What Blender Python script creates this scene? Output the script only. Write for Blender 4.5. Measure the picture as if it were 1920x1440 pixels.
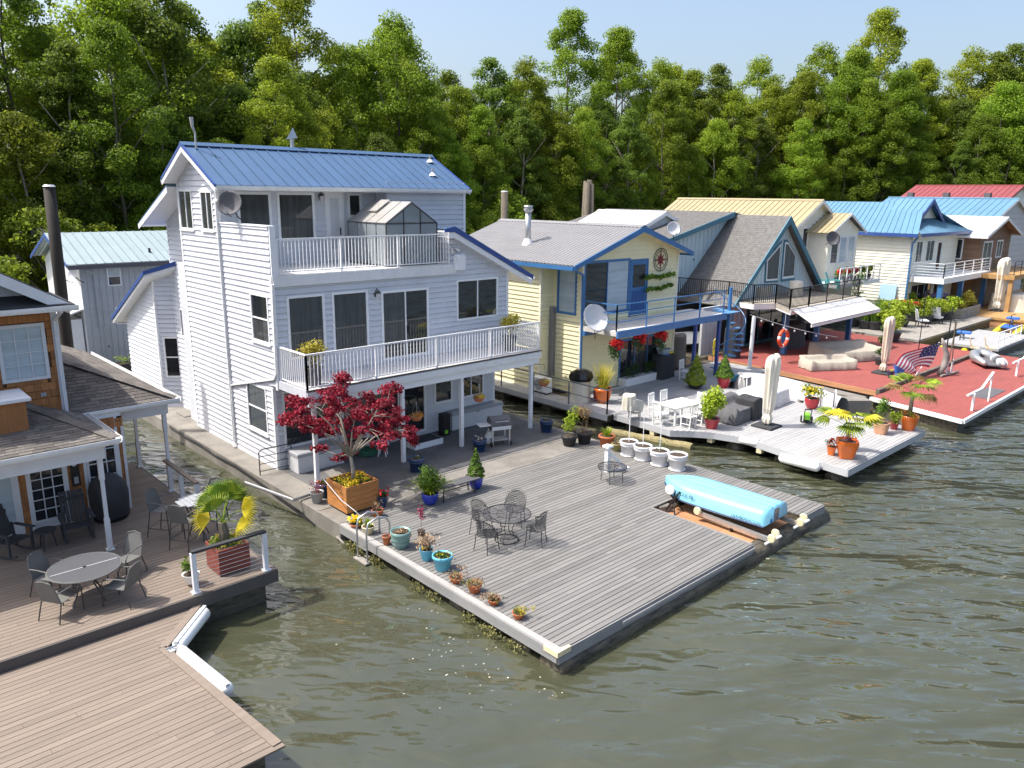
import bpy, math, random
import numpy as np
from mathutils import Matrix, Vector
random.seed(7)
rng = np.random.default_rng(7)
scene = bpy.context.scene
for o in list(bpy.data.objects):
    bpy.data.objects.remove(o)
COL = scene.collection

# ------------------------------------------------------------------ camera
F_PX, CX, CY = 1454.0, 960.0, 720.0
yaw, pit, rol = [math.radians(a) for a in (43.15, 13.715, 0.65)]
cy_, sy_, cp_, sp_, cr_, sr_ = math.cos(yaw), math.sin(yaw), math.cos(pit), math.sin(pit), math.cos(rol), math.sin(rol)
fw = np.array([cp_*sy_, cp_*cy_, -sp_]); rt = np.array([cy_, -sy_, 0.0]); up = np.cross(rt, fw)
RM = np.stack([cr_*rt+sr_*up, -sr_*rt+cr_*up, -fw], 1)
CAM = np.array([0.0, 0.0, 9.2])
cam = bpy.data.cameras.new('camera')
cam_ob = bpy.data.objects.new('camera', cam)
COL.objects.link(cam_ob)
cam.sensor_fit = 'HORIZONTAL'; cam.sensor_width = 36.0; cam.lens = F_PX/1920*36.0
cam.clip_start = 0.1; cam.clip_end = 3000
mw = Matrix.Identity(4)
for i in range(3):
    for j in range(3):
        mw[i][j] = RM[i, j]
    mw[i][3] = CAM[i]
cam_ob.matrix_world = mw
scene.camera = cam_ob
scene.render.resolution_x, scene.render.resolution_y = 1024, 768

# ------------------------------------------------------------------ sky, sun, exposure
SUN_AZ = math.atan2(0.64, -0.77)      # direction towards the sun in the ground plane
SUN_EL = math.radians(58)
world = bpy.data.worlds.new('World'); scene.world = world; world.use_nodes = True
wn = world.node_tree.nodes; wl = world.node_tree.links
bg = wn['Background']
sky = wn.new('ShaderNodeTexSky'); sky.sky_type = 'NISHITA'; sky.sun_disc = False
sky.sun_elevation = SUN_EL
sky.sun_rotation = math.radians(90) - SUN_AZ
sky.air_density = 1.0; sky.dust_density = 4.5; sky.ozone_density = 1.0
wl.new(sky.outputs[0], bg.inputs[0]); bg.inputs[1].default_value = 0.15
sun = bpy.data.lights.new('sun', 'SUN'); sun.energy = 3.5; sun.angle = math.radians(0.53); sun.color = (1.0, 0.955, 0.88)
sun_ob = bpy.data.objects.new('sun', sun); COL.objects.link(sun_ob)
sd = Vector((math.cos(SUN_AZ)*math.cos(SUN_EL), math.sin(SUN_AZ)*math.cos(SUN_EL), math.sin(SUN_EL)))
sun_ob.rotation_euler = sd.to_track_quat('Z', 'Y').to_euler(); sun_ob.location = (0, 0, 60)
vs = scene.view_settings
vs.view_transform = 'Standard'; vs.look = 'None'; vs.exposure = 0.8; vs.gamma = 1.0; vs.use_curve_mapping = False

# ------------------------------------------------------------------ pixel -> place helpers
def ray(px, py):
    return RM @ np.array([px-CX, -(py-CY), -F_PX])
def Gz(px, py, z=0.5):
    r = ray(px, py); return CAM + r*(z-CAM[2])/r[2]
def Gy(px, py, y):
    r = ray(px, py); return CAM + r*(y/r[1])
def Gx(px, py, x):
    r = ray(px, py); return CAM + r*(x/r[0])
def depth(p):
    return float(-(RM.T @ (np.array(p)-CAM))[2])
def metres(p, px):
    return px*depth(p)/F_PX

# ------------------------------------------------------------------ materials
MATS = {}
def mat(name, col, rough=0.6, var=0.12, scale=3.0, bump=0.0, bscale=None, metal=0.0, objvar=0.0, spec=0.5,
        col2=None, stretch=None, transl=0.0, coat=0.0, dirt=0.0):
    """procedural surface: noise-mixed colour, per-object tint, optional bump"""
    if name in MATS: return MATS[name]
    m = bpy.data.materials.new(name); m.use_nodes = True
    n, l = m.node_tree.nodes, m.node_tree.links
    b = n['Principled BSDF']
    tc = n.new('ShaderNodeTexCoord'); mp = n.new('ShaderNodeMapping')
    l.new(tc.outputs['Object'], mp.inputs[0])
    if stretch: mp.inputs['Scale'].default_value = stretch
    nz = n.new('ShaderNodeTexNoise'); nz.inputs['Scale'].default_value = scale
    nz.inputs['Detail'].default_value = 6; nz.inputs['Roughness'].default_value = 0.62
    l.new(mp.outputs[0], nz.inputs['Vector'])
    rp = n.new('ShaderNodeValToRGB')
    c = np.array(col, float); c2 = np.array(col2 if col2 else col, float)
    rp.color_ramp.elements[0].position = 0.32; rp.color_ramp.elements[1].position = 0.68
    rp.color_ramp.elements[0].color = (*np.clip(c*(1-var), 0, 1), 1)
    rp.color_ramp.elements[1].color = (*np.clip(c2*(1+var), 0, 1), 1)
    l.new(nz.outputs['Fac'], rp.inputs[0])
    out = rp.outputs[0]
    if objvar:
        oi = n.new('ShaderNodeObjectInfo'); hs = n.new('ShaderNodeHueSaturation')
        mr = n.new('ShaderNodeMapRange'); mr.inputs['To Min'].default_value = 1-objvar; mr.inputs['To Max'].default_value = 1+objvar
        l.new(oi.outputs['Random'], mr.inputs['Value']); l.new(mr.outputs[0], hs.inputs['Value'])
        l.new(out, hs.inputs['Color']); out = hs.outputs[0]
    if dirt:
        nd = n.new('ShaderNodeTexNoise'); nd.inputs['Scale'].default_value = 0.9; nd.inputs['Detail'].default_value = 8
        nd.inputs['Roughness'].default_value = 0.7
        g = n.new('ShaderNodeNewGeometry'); l.new(g.outputs['Position'], nd.inputs['Vector'])
        r2 = n.new('ShaderNodeMapRange'); r2.inputs['From Min'].default_value = 0.48; r2.inputs['From Max'].default_value = 0.72
        r2.inputs['To Max'].default_value = dirt
        l.new(nd.outputs['Fac'], r2.inputs['Value'])
        mx = n.new('ShaderNodeMixRGB'); mx.inputs[2].default_value = (*(c*0.35+np.array([.02, .018, .012])), 1)
        l.new(r2.outputs[0], mx.inputs[0]); l.new(out, mx.inputs[1]); out = mx.outputs[0]
    l.new(out, b.inputs['Base Color'])
    b.inputs['Roughness'].default_value = rough; b.inputs['Metallic'].default_value = metal
    b.inputs['Specular IOR Level'].default_value = spec
    if coat: b.inputs['Coat Weight'].default_value = coat; b.inputs['Coat Roughness'].default_value = 0.08
    if bump:
        bp = n.new('ShaderNodeBump'); bp.inputs['Strength'].default_value = bump; bp.inputs['Distance'].default_value = 0.02
        n2 = n.new('ShaderNodeTexNoise'); n2.inputs['Scale'].default_value = bscale or scale*6; n2.inputs['Detail'].default_value = 5
        l.new(mp.outputs[0], n2.inputs['Vector']); l.new(n2.outputs['Fac'], bp.inputs['Height']); l.new(bp.outputs[0], b.inputs['Normal'])
    if transl:
        t = n.new('ShaderNodeBsdfTranslucent'); l.new(out, t.inputs[0])
        ms = n.new('ShaderNodeMixShader'); ms.inputs[0].default_value = transl
        o = n['Material Output']
        l.new(b.outputs[0], ms.inputs[1]); l.new(t.outputs[0], ms.inputs[2]); l.new(ms.outputs[0], o.inputs[0])
    MATS[name] = m
    return m

def leafmat(name, col, col2, transl=0.35, rough=0.55, hue=0.0):
    """foliage: colour differs leaf to leaf (noise on position) and tree to tree"""
    if name in MATS: return MATS[name]
    m = bpy.data.materials.new(name); m.use_nodes = True
    n, l = m.node_tree.nodes, m.node_tree.links
    b = n['Principled BSDF']; b.inputs['Roughness'].default_value = rough; b.inputs['Specular IOR Level'].default_value = 0.3
    tc = n.new('ShaderNodeTexCoord')
    nz = n.new('ShaderNodeTexNoise'); nz.inputs['Scale'].default_value = 1.6; nz.inputs['Detail'].default_value = 3
    wh = n.new('ShaderNodeTexWhiteNoise'); sn = n.new('ShaderNodeVectorMath'); sn.operation = 'SNAP'
    sn.inputs[1].default_value = (.12, .12, .12)
    l.new(tc.outputs['Object'], nz.inputs['Vector']); l.new(tc.outputs['Object'], sn.inputs[0]); l.new(sn.outputs[0], wh.inputs['Vector'])
    ad = n.new('ShaderNodeMath'); ad.operation = 'MULTIPLY_ADD'; ad.inputs[1].default_value = 0.5; ad.inputs[2].default_value = -0.1
    l.new(wh.outputs['Value'], ad.inputs[0])
    a2 = n.new('ShaderNodeMath'); a2.operation = 'ADD'; l.new(ad.outputs[0], a2.inputs[0]); l.new(nz.outputs['Fac'], a2.inputs[1])
    rp = n.new('ShaderNodeValToRGB')
    rp.color_ramp.elements[0].position = 0.35; rp.color_ramp.elements[1].position = 0.95
    rp.color_ramp.elements[0].color = (*col, 1); rp.color_ramp.elements[1].color = (*col2, 1)
    l.new(a2.outputs[0], rp.inputs[0])
    oi = n.new('ShaderNodeObjectInfo'); hs = n.new('ShaderNodeHueSaturation')
    mr = n.new('ShaderNodeMapRange'); mr.inputs['To Min'].default_value = 0.72; mr.inputs['To Max'].default_value = 1.28
    l.new(oi.outputs['Random'], mr.inputs['Value']); l.new(mr.outputs[0], hs.inputs['Value'])
    if hue:
        m2 = n.new('ShaderNodeMapRange'); m2.inputs['To Min'].default_value = 0.5-hue; m2.inputs['To Max'].default_value = 0.5+hue
        w2 = n.new('ShaderNodeTexWhiteNoise'); w2.noise_dimensions = '1D'
        l.new(oi.outputs['Random'], w2.inputs['W']); l.new(w2.outputs['Value'], m2.inputs['Value']); l.new(m2.outputs[0], hs.inputs['Hue'])
    l.new(rp.outputs[0], hs.inputs['Color'])
    l.new(hs.outputs[0], b.inputs['Base Color'])
    t = n.new('ShaderNodeBsdfTranslucent'); l.new(hs.outputs[0], t.inputs[0])
    ms = n.new('ShaderNodeMixShader'); ms.inputs[0].default_value = transl
    l.new(b.outputs[0], ms.inputs[1]); l.new(t.outputs[0], ms.inputs[2]); l.new(ms.outputs[0], n['Material Output'].inputs[0])
    MATS[name] = m
    return m

# ------------------------------------------------------------------ mesh builder
class MB:
    def __init__(s): s.v = []; s.f = []
    def add(s, vs, fs):
        o = len(s.v); s.v += [tuple(map(float, p)) for p in vs]; s.f += [tuple(i+o for i in f) for f in fs]; return s
    def box(s, x0, x1, y0, y1, z0, z1):
        x0, x1 = min(x0, x1), max(x0, x1); y0, y1 = min(y0, y1), max(y0, y1); z0, z1 = min(z0, z1), max(z0, z1)
        return s.add([(x0,y0,z0),(x1,y0,z0),(x1,y1,z0),(x0,y1,z0),(x0,y0,z1),(x1,y0,z1),(x1,y1,z1),(x0,y1,z1)],
                     [(0,3,2,1),(4,5,6,7),(0,1,5,4),(1,2,6,5),(2,3,7,6),(3,0,4,7)])
    def cbox(s, x0, x1, y0, y1, z0, z1, b):   # box with chamfered top edges
        return s.add([(x0,y0,z0),(x1,y0,z0),(x1,y1,z0),(x0,y1,z0),(x0,y0,z1-b),(x1,y0,z1-b),(x1,y1,z1-b),(x0,y1,z1-b),
                      (x0+b,y0+b,z1),(x1-b,y0+b,z1),(x1-b,y1-b,z1),(x0+b,y1-b,z1)],
                     [(0,3,2,1),(8,9,10,11),(0,1,5,4),(1,2,6,5),(2,3,7,6),(3,0,4,7),(4,5,9,8),(5,6,10,9),(6,7,11,10),(7,4,8,11)])
    def bar(s, p, q, w, h=None, upv=(0,0,1)):
        p = np.array(p, float); q = np.array(q, float); h = h or w
        d = q-p; L = np.linalg.norm(d)
        if L < 1e-9: return s
        d /= L; u = np.array(upv, float)
        if abs(d@u) > .95: u = np.array([0, 1.0, 0])
        a = np.cross(d, u); a /= np.linalg.norm(a); b = np.cross(a, d)
        vs = [e + a*sx*w/2 + b*sz*h/2 for e in (p, q) for sx, sz in ((-1,-1),(1,-1),(1,1),(-1,1))]
        return s.add(vs, [(0,1,2,3),(7,6,5,4),(0,4,5,1),(1,5,6,2),(2,6,7,3),(3,7,4,0)])
    def tube(s, pts, r, n=6, cap=True, close=False):
        pts = [np.array(p, float) for p in pts]; m = len(pts)
        rs = r if hasattr(r, '__len__') else [r]*m
        rings = []; pa = None
        for i in range(m):
            d = pts[(i+1) % m]-pts[i-1] if close or 0 < i < m-1 else (pts[1]-pts[0] if i == 0 else pts[-1]-pts[-2])
            d = d/(np.linalg.norm(d)+1e-12)
            if pa is None:
                u = np.array([0, 0, 1.0]) if abs(d[2]) < .9 else np.array([1.0, 0, 0])
                a = np.cross(d, u)
            else: a = pa - d*(pa@d)
            a /= np.linalg.norm(a)+1e-12; pa = a; b = np.cross(d, a)
            rings.append([pts[i]+rs[i]*(a*math.cos(2*math.pi*k/n)+b*math.sin(2*math.pi*k/n)) for k in range(n)])
        vs = [v for R in rings for v in R]; fs = []
        for i in range(m if close else m-1):
            j = (i+1) % m
            for k in range(n):
                k2 = (k+1) % n; fs.append((i*n+k, i*n+k2, j*n+k2, j*n+k))
        if cap and not close: fs += [tuple(range(n-1, -1, -1)), tuple(range((m-1)*n, m*n))]
        return s.add(vs, fs)
    def lathe(s, prof, n=20, c=(0,0,0), cap=True, sq=None):
        vs = []; fs = []; m = len(prof)
        for r, z in prof:
            for k in range(n):
                t = 2*math.pi*(k+.5)/n
                cx, cy = math.cos(t), math.sin(t)
                if sq:
                    e = (abs(cx)**sq+abs(cy)**sq)**(-1/sq); cx *= e; cy *= e
                vs.append((c[0]+r*cx, c[1]+r*cy, c[2]+z))
        for i in range(m-1):
            for k in range(n):
                k2 = (k+1) % n; fs.append((i*n+k, i*n+k2, (i+1)*n+k2, (i+1)*n+k))
        if cap: fs += [tuple(range(n-1, -1, -1)), tuple(range((m-1)*n, m*n))]
        return s.add(vs, fs)
    def prism(s, poly, ext):
        poly = [np.array(p, float) for p in poly]; e = np.array(ext, float); n = len(poly)
        return s.add(poly+[p+e for p in poly], [tuple(range(n-1, -1, -1)), tuple(range(n, 2*n))]+[(i, (i+1) % n, (i+1) % n+n, i+n) for i in range(n)])
    def quad(s, a, b, c, d): return s.add([a, b, c, d], [(0, 1, 2, 3)])
    def sphere(s, c, r, n=10, m=6, sx=1, sy=1, sz=1):
        vs = []; fs = []
        for i in range(m+1):
            t = math.pi*i/m
            for k in range(n):
                p = 2*math.pi*k/n
                vs.append((c[0]+r*sx*math.sin(t)*math.cos(p), c[1]+r*sy*math.sin(t)*math.sin(p), c[2]+r*sz*math.cos(t)))
        for i in range(m):
            for k in range(n):
                k2 = (k+1) % n; fs.append((i*n+k, (i+1)*n+k, (i+1)*n+k2, i*n+k2))
        return s.add(vs, fs)
    def mesh(s, name, m=None, smooth=False):
        me = bpy.data.meshes.new(name); me.from_pydata(s.v, [], s.f)
        if m: me.materials.append(m)
        if smooth: me.polygons.foreach_set('use_smooth', [True]*len(me.polygons))
        me.update(); return me
    def fix(s, me):
        return me

def np_mesh(name, V, nv, m, smooth=False):
    """V: (faces*nv,3) loose faces of nv corners each"""
    nf = len(V)//nv
    me = bpy.data.meshes.new(name)
    me.vertices.add(len(V)); me.vertices.foreach_set('co', np.asarray(V, np.float32).ravel())
    me.loops.add(nf*nv); me.loops.foreach_set('vertex_index', np.arange(nf*nv, dtype=np.int32))
    me.polygons.add(nf); me.polygons.foreach_set('loop_start', np.arange(0, nf*nv, nv, dtype=np.int32))
    me.update(calc_edges=True)
    me.materials.append(m)
    return me

# ------------------------------------------------------------------ objects
ROOTLOC = {}
def tag(o, label, cat=None, group=None, kind=None):
    if label: o['label'] = label
    if cat: o['category'] = cat
    if group: o['group'] = group
    if kind: o['kind'] = kind
    return o
def thing(name, label, cat, loc=(0,0,0), rz=0.0, group=None, scale=None):
    """Empty at the thing's base; its parts are children"""
    o = bpy.data.objects.new(name, None); COL.objects.link(o)
    o.empty_display_size = 0.2
    o.location = loc; o.rotation_euler = (0, 0, rz)
    if scale: o.scale = (scale,)*3 if not hasattr(scale, '__len__') else scale
    ROOTLOC[o.name] = tuple(map(float, loc))
    return tag(o, label, cat, group)
def part(name, mb, m, parent=None, world=False, smooth=False, loc=None, rot=None, label=None, kind=None):
    """mesh object; world=True: vertices are world coordinates under an unrotated root"""
    me = mb if isinstance(mb, bpy.types.Mesh) else mb.mesh(name, m, smooth)
    o = bpy.data.objects.new(name, me); COL.objects.link(o)
    if parent is not None:
        o.parent = parent
        if world and parent.name in ROOTLOC:
            o.matrix_parent_inverse = Matrix.Translation(-Vector(ROOTLOC[parent.name]))
    if loc is not None: o.location = loc
    if rot is not None: o.rotation_euler = rot
    if label: o['label'] = label
    if kind: o['kind'] = kind
    return o
def copy_tree(o, parent=None):
    c = o.copy(); COL.objects.link(c)
    if parent is not None: c.parent = parent
    for ch in list(o.children): copy_tree(ch, c)
    return c
def clone(proto, loc, rz=0.0, label=None, group=None, scale=None):
    c = copy_tree(proto); c.location = loc; c.rotation_euler = (0, 0, rz)
    if scale is not None: c.scale = (scale,)*3
    if label: c['label'] = label
    if group: c['group'] = group
    return c
def rot2(x, y, a): return (x*math.cos(a)-y*math.sin(a), x*math.sin(a)+y*math.cos(a))
# ------------------------------------------------------------------ palette
m_white = mat('white_paint', (.78,.79,.80), .45, .05, 4, dirt=.12)
m_vinyl = mat('vinyl_siding', (.60,.62,.675), .5, .04, 2, objvar=.035, dirt=.17)
m_trim = mat('white_trim', (.80,.81,.83), .4, .03, 4)
m_rail = mat('white_aluminium', (.82,.82,.83), .35, .02, 5)
m_glass = mat('window_glass', (.018,.022,.026), .03, .3, .6, spec=.8)
m_glassc = mat('window_glass_curtain', (.055,.06,.065), .05, .35, 1.2, stretch=(6,6,.4), spec=.7)
m_glassl = mat('window_glass_blind', (.42,.50,.56), .08, .15, 1.5, stretch=(.3,.3,3), spec=.6)
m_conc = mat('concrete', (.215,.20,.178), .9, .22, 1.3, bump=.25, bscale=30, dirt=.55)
m_concd = mat('concrete_patio_shaded', (.115,.115,.118), .85, .2, 1.0, bump=.15, bscale=30, dirt=.7)  # balcony shade, along with damp and stains, put into the concrete's colour
m_deck = mat('grey_deck_board', (.18,.175,.168), .7, .12, 2.2, bump=.12, bscale=9, objvar=.16, stretch=(.35,6,6), dirt=.22)
m_deck2 = mat('pale_deck_board', (.36,.36,.365), .7, .1, 2.2, objvar=.08, stretch=(.35,6,6), dirt=.15)
m_deckb = mat('brown_deck_board', (.20,.16,.128), .65, .12, 2.2, bump=.1, bscale=9, objvar=.1, stretch=(.35,6,6), dirt=.15)
m_fasc = mat('deck_fascia', (.25,.25,.25), .7, .12, 2, stretch=(.4,.4,3), dirt=.3)
m_red = mat('red_deck_paint', (.27,.068,.058), .75, .14, 1.5, bump=.1, bscale=20, stretch=(.5,3,1), dirt=.22)
m_wet = mat('wet_timber', (.045,.04,.032), .55, .45, 5, bump=.8, bscale=9, col2=(.10,.085,.06), stretch=(.6,2,2))
m_log = mat('weathered_log', (.13,.115,.095), .85, .35, 4, bump=.8, bscale=10, stretch=(.5,3,3))
m_bluem = mat('blue_metal_roof', (.068,.132,.245), .42, .06, .8, metal=.0, spec=.5, objvar=.05, dirt=.16)
m_blued = mat('blue_trim', (.03,.075,.27), .4, .06, 3)
m_bluet = mat('blue_house_trim', (.045,.16,.37), .4, .08, 3)
m_tealt = mat('teal_trim', (.05,.17,.24), .5, .1, 3)
m_gut = mat('white_gutter', (.74,.75,.76), .35, .06, 5, dirt=.15)
m_black = mat('black_metal', (.015,.015,.017), .4, .1, 6)
m_iron = mat('wrought_iron', (.03,.03,.034), .5, .15, 9)
m_dark = mat('dark_fabric', (.035,.037,.042), .8, .15, 3, bump=.3, bscale=12)
m_charc = mat('charcoal_cover', (.10,.10,.11), .8, .12, 2.5, bump=.5, bscale=6)
m_steel = mat('galvanised_steel', (.50,.51,.52), .35, .1, 5, metal=.7)
m_grey = mat('grey_plastic', (.33,.34,.36), .5, .04, 4)
m_greyl = mat('pale_grey_plastic', (.58,.59,.61), .45, .05, 4)
m_cream = mat('cream_siding', (.83,.77,.50), .55, .03, 2, objvar=.03, dirt=.1)
m_ivory = mat('ivory_siding', (.80,.785,.68), .55, .03, 2, objvar=.03, dirt=.1)
m_tan = mat('tan_metal_roof', (.37,.31,.18), .4, .05, 1, objvar=.03, dirt=.1)
m_lbm = mat('light_blue_metal_roof', (.125,.255,.37), .35, .05, 1, objvar=.04, dirt=.1)
m_plm = mat('pale_green_metal_roof', (.30,.37,.385), .4, .04, 1, objvar=.04, dirt=.12)
m_redm = mat('red_metal_roof', (.27,.06,.058), .4, .05, 1, objvar=.04, dirt=.1)
m_gal = mat('galvanised_roof', (.23,.226,.23), .45, .06, 1.2, dirt=.15, stretch=(2,.4,1))
m_whm = mat('white_metal_roof', (.62,.62,.62), .4, .04, 1, objvar=.03)
m_shing = mat('asphalt_shingle', (.135,.12,.108), .95, .25, 14, bump=.4, bscale=60, objvar=.30)
m_shing2 = mat('grey_asphalt_shingle', (.165,.16,.155), .95, .25, 5, bump=.4, bscale=60, objvar=.2)
m_cedar = mat('cedar_shingle', (.36,.155,.055), .8, .16, 4, bump=.3, bscale=14, objvar=.18, stretch=(3,3,.7))
m_cedarb = mat('cedar_joint', (.10,.045,.02), .9, .1, 4)
m_wood = mat('cedar_planter_board', (.47,.20,.06), .6, .2, 3, bump=.2, bscale=12, objvar=.1, stretch=(.6,.6,4))
m_plank = mat('orange_plank', (.44,.22,.11), .75, .2, 2, bump=.2, bscale=10, objvar=.15, stretch=(4,.5,4))
m_gwood = mat('grey_wood', (.28,.26,.235), .85, .25, 3, bump=.4, bscale=12)
m_soil = mat('soil', (.06,.042,.03), 1, .4, 12, bump=.8, bscale=30)
m_terra = mat('terracotta', (.46,.14,.055), .8, .15, 4, dirt=.15)
m_oran = mat('orange_glaze', (.72,.15,.015), .3, .08, 3, coat=.4)
m_terrap = mat('pale_terracotta', (.55,.30,.18), .8, .12, 4)
m_redp = mat('red_glaze', (.42,.02,.03), .3, .08, 3, coat=.4)
m_blue = mat('cobalt_glaze', (.02,.04,.40), .25, .1, 3, coat=.5)
m_navy = mat('navy_glaze', (.02,.05,.13), .35, .15, 4, coat=.3)
m_sky = mat('sky_blue_plastic', (.12,.45,.62), .45, .08, 3)
m_teal = mat('green_glaze', (.16,.28,.26), .35, .12, 4, coat=.3)
m_pot = mat('pale_grey_pot', (.68,.68,.70), .5, .04, 4)
m_blackp = mat('black_nursery_pot', (.035,.035,.04), .6, .12, 5)
m_creamp = mat('cream_glaze', (.66,.58,.38), .4, .12, 5)
m_olive = mat('olive_glaze', (.30,.27,.10), .4, .12, 5)
m_beige = mat('beige_canvas', (.60,.52,.42), .9, .07, 2, bump=.5, bscale=5)
m_canv = mat('ivory_canvas', (.66,.62,.53), .9, .06, 2, bump=.5, bscale=5)
m_tanc = mat('tan_cover', (.36,.325,.27), .9, .08, 2, bump=.5, bscale=5)
m_boat = mat('dinghy_plastic', (.20,.50,.66), .35, .05, 2, coat=.2)
m_plast = mat('white_plastic', (.82,.82,.81), .4, .03, 5)
m_redf = mat('red_flag', (.48,.03,.06), .8, .05, 3)
m_navyf = mat('navy_flag', (.03,.04,.16), .8, .05, 3)
m_yel = mat('yellow_plastic', (.72,.56,.02), .4, .06, 3)
m_lime = mat('lime_plastic', (.22,.60,.03), .4, .06, 3)
m_bluep = mat('blue_plastic', (.03,.14,.50), .4, .06, 3)
m_lifer = mat('life_ring_orange', (.70,.08,.03), .5, .06, 3)
m_bark = mat('bark', (.13,.11,.085), .95, .3, 6, bump=.8, bscale=12, stretch=(3,3,.6))
m_barkp = mat('pale_bark', (.30,.265,.22), .9, .25, 6, bump=.4, bscale=12)
l_wood = leafmat('wood_leaf', (.10,.165,.014), (.37,.47,.04), .58, hue=.018)
l_wood2 = leafmat('dark_wood_leaf', (.06,.11,.016), (.24,.33,.04), .54, hue=.015)
l_shrub = leafmat('shrub_leaf', (.14,.20,.02), (.40,.50,.05), .58, hue=.015)
l_green = leafmat('bright_leaf', (.06,.13,.015), (.21,.34,.04), .35)
l_lime = leafmat('lime_leaf', (.14,.22,.015), (.42,.52,.04), .35)
l_dkgr = leafmat('dark_green_leaf', (.022,.06,.014), (.09,.17,.035), .25)
l_yel = leafmat('yellow_leaf', (.34,.30,.02), (.72,.62,.10), .3)
l_maroon = leafmat('maple_leaf', (.15,.008,.02), (.48,.025,.06), .3)
l_palm = leafmat('palm_leaf', (.08,.17,.015), (.34,.42,.04), .3)
l_palmy = leafmat('yellow_palm_leaf', (.45,.40,.03), (.66,.56,.05), .3)
l_dry = leafmat('dry_stem', (.16,.09,.05), (.46,.33,.20), .2)
l_redfl = leafmat('red_petal', (.45,.01,.015), (.75,.04,.04), .25)
l_pink = leafmat('plum_leaf', (.20,.02,.05), (.42,.06,.14), .3)
l_yelfl = leafmat('yellow_petal', (.62,.42,.01), (.85,.70,.05), .25)
l_orfl = leafmat('orange_petal', (.65,.16,.01), (.80,.34,.03), .25)
l_pale = leafmat('pale_petal', (.40,.38,.32), (.6,.58,.54), .25)
l_purp = leafmat('violet_petal', (.22,.14,.45), (.5,.42,.7), .25)
# ------------------------------------------------------------------ building helpers
def V3(*a): return np.array(a, float)
def clip_poly(poly, axis, val, keep_ge):
    out = []
    for i in range(len(poly)):
        a, b = poly[i], poly[(i+1) % len(poly)]
        ia = (a[axis] >= val-1e-9) if keep_ge else (a[axis] <= val+1e-9)
        ib = (b[axis] >= val-1e-9) if keep_ge else (b[axis] <= val+1e-9)
        if ia: out.append(a)
        if ia != ib:
            t = (val-a[axis])/(b[axis]-a[axis]); p = [a[0]+t*(b[0]-a[0]), a[1]+t*(b[1]-a[1])]; p[axis] = val; out.append(tuple(p))
    return out
def clip_box(poly, u0, u1, v0, v1):
    for ax, val, ge in ((0, u0, True), (0, u1, False), (1, v0, True), (1, v1, False)):
        poly = clip_poly(poly, ax, val, ge)
        if len(poly) < 3: return []
    return poly
def siding(parent, O, U, N, poly, holes, rowh, m, name='siding_board', v_start=None, d0=.044, d1=.004, vertical=False, limit=300):
    """lap boards, one object per row; poly and holes are (u, z)"""
    O, U, N = V3(*O), V3(*U), V3(*N); Z = V3(0, 0, 1)
    ax = 0 if vertical else 1
    lo = min(p[ax] for p in poly); hi = max(p[ax] for p in poly)
    lo = lo if v_start is None else v_start
    umin = min(p[1-ax] for p in poly)-1; umax = max(p[1-ax] for p in poly)+1
    k = 0; v = lo; rows = []
    while v < hi-1e-6:
        v0, v1 = v, min(v+rowh*.88, hi); v += rowh
        cuts = sorted({v0, v1} | {h[ax] for h in holes if v0 < h[ax] < v1} | {h[ax+2] for h in holes if v0 < h[ax+2] < v1})
        for a, b in zip(cuts[:-1], cuts[1:]):
            mid = (a+b)/2
            hs = sorted((h[1-ax], h[3-ax]) for h in holes if h[ax] < mid < h[ax+2])
            segs = []; cur = umin
            for s, e in hs:
                if s > cur: segs.append((cur, s))
                cur = max(cur, e)
            segs.append((cur, umax))
            for s, e in segs:
                pl = clip_box(poly, *( (a, b, s, e) if vertical else (s, e, a, b)))
                if len(pl) < 3: continue
                fr = []; bk = []
                for (uu, vv) in pl:
                    t = ((uu if vertical else vv)-v0)/rowh
                    base = O+U*uu+Z*vv
                    dd = d0+(d1-d0)*t if not vertical else d0
                    fr.append(base+N*dd); bk.append(base+N*.0005)
                n = len(pl)
                rows.append(MB().add(fr+bk, [tuple(range(n))]+[(i, i+n, (i+1) % n+n, (i+1) % n) for i in range(n)]))
    for i, mb in enumerate(rows):
        part(name, mb, m, parent, world=True)
def fbox(mb, O, U, N, u0, u1, v0, v1, n0, n1):
    O, U, N = V3(*O), V3(*U), V3(*N)
    p = [O+U*u+N*n+V3(0,0,v) for n in (n0, n1) for (u, v) in ((u0,v0),(u1,v0),(u1,v1),(u0,v1))]
    return mb.add(p, [(3,2,1,0),(4,5,6,7),(0,1,5,4),(1,2,6,5),(2,3,7,6),(3,0,4,7)])
def wall(parent, O, U, N, poly, m, thick=.12, name='wall'):
    O, U, N = V3(*O), V3(*U), V3(*N)
    pts = [O+U*u+V3(0,0,v) for u, v in poly]
    return part(name, MB().prism(pts, -N*thick), m, parent, world=True)
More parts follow.
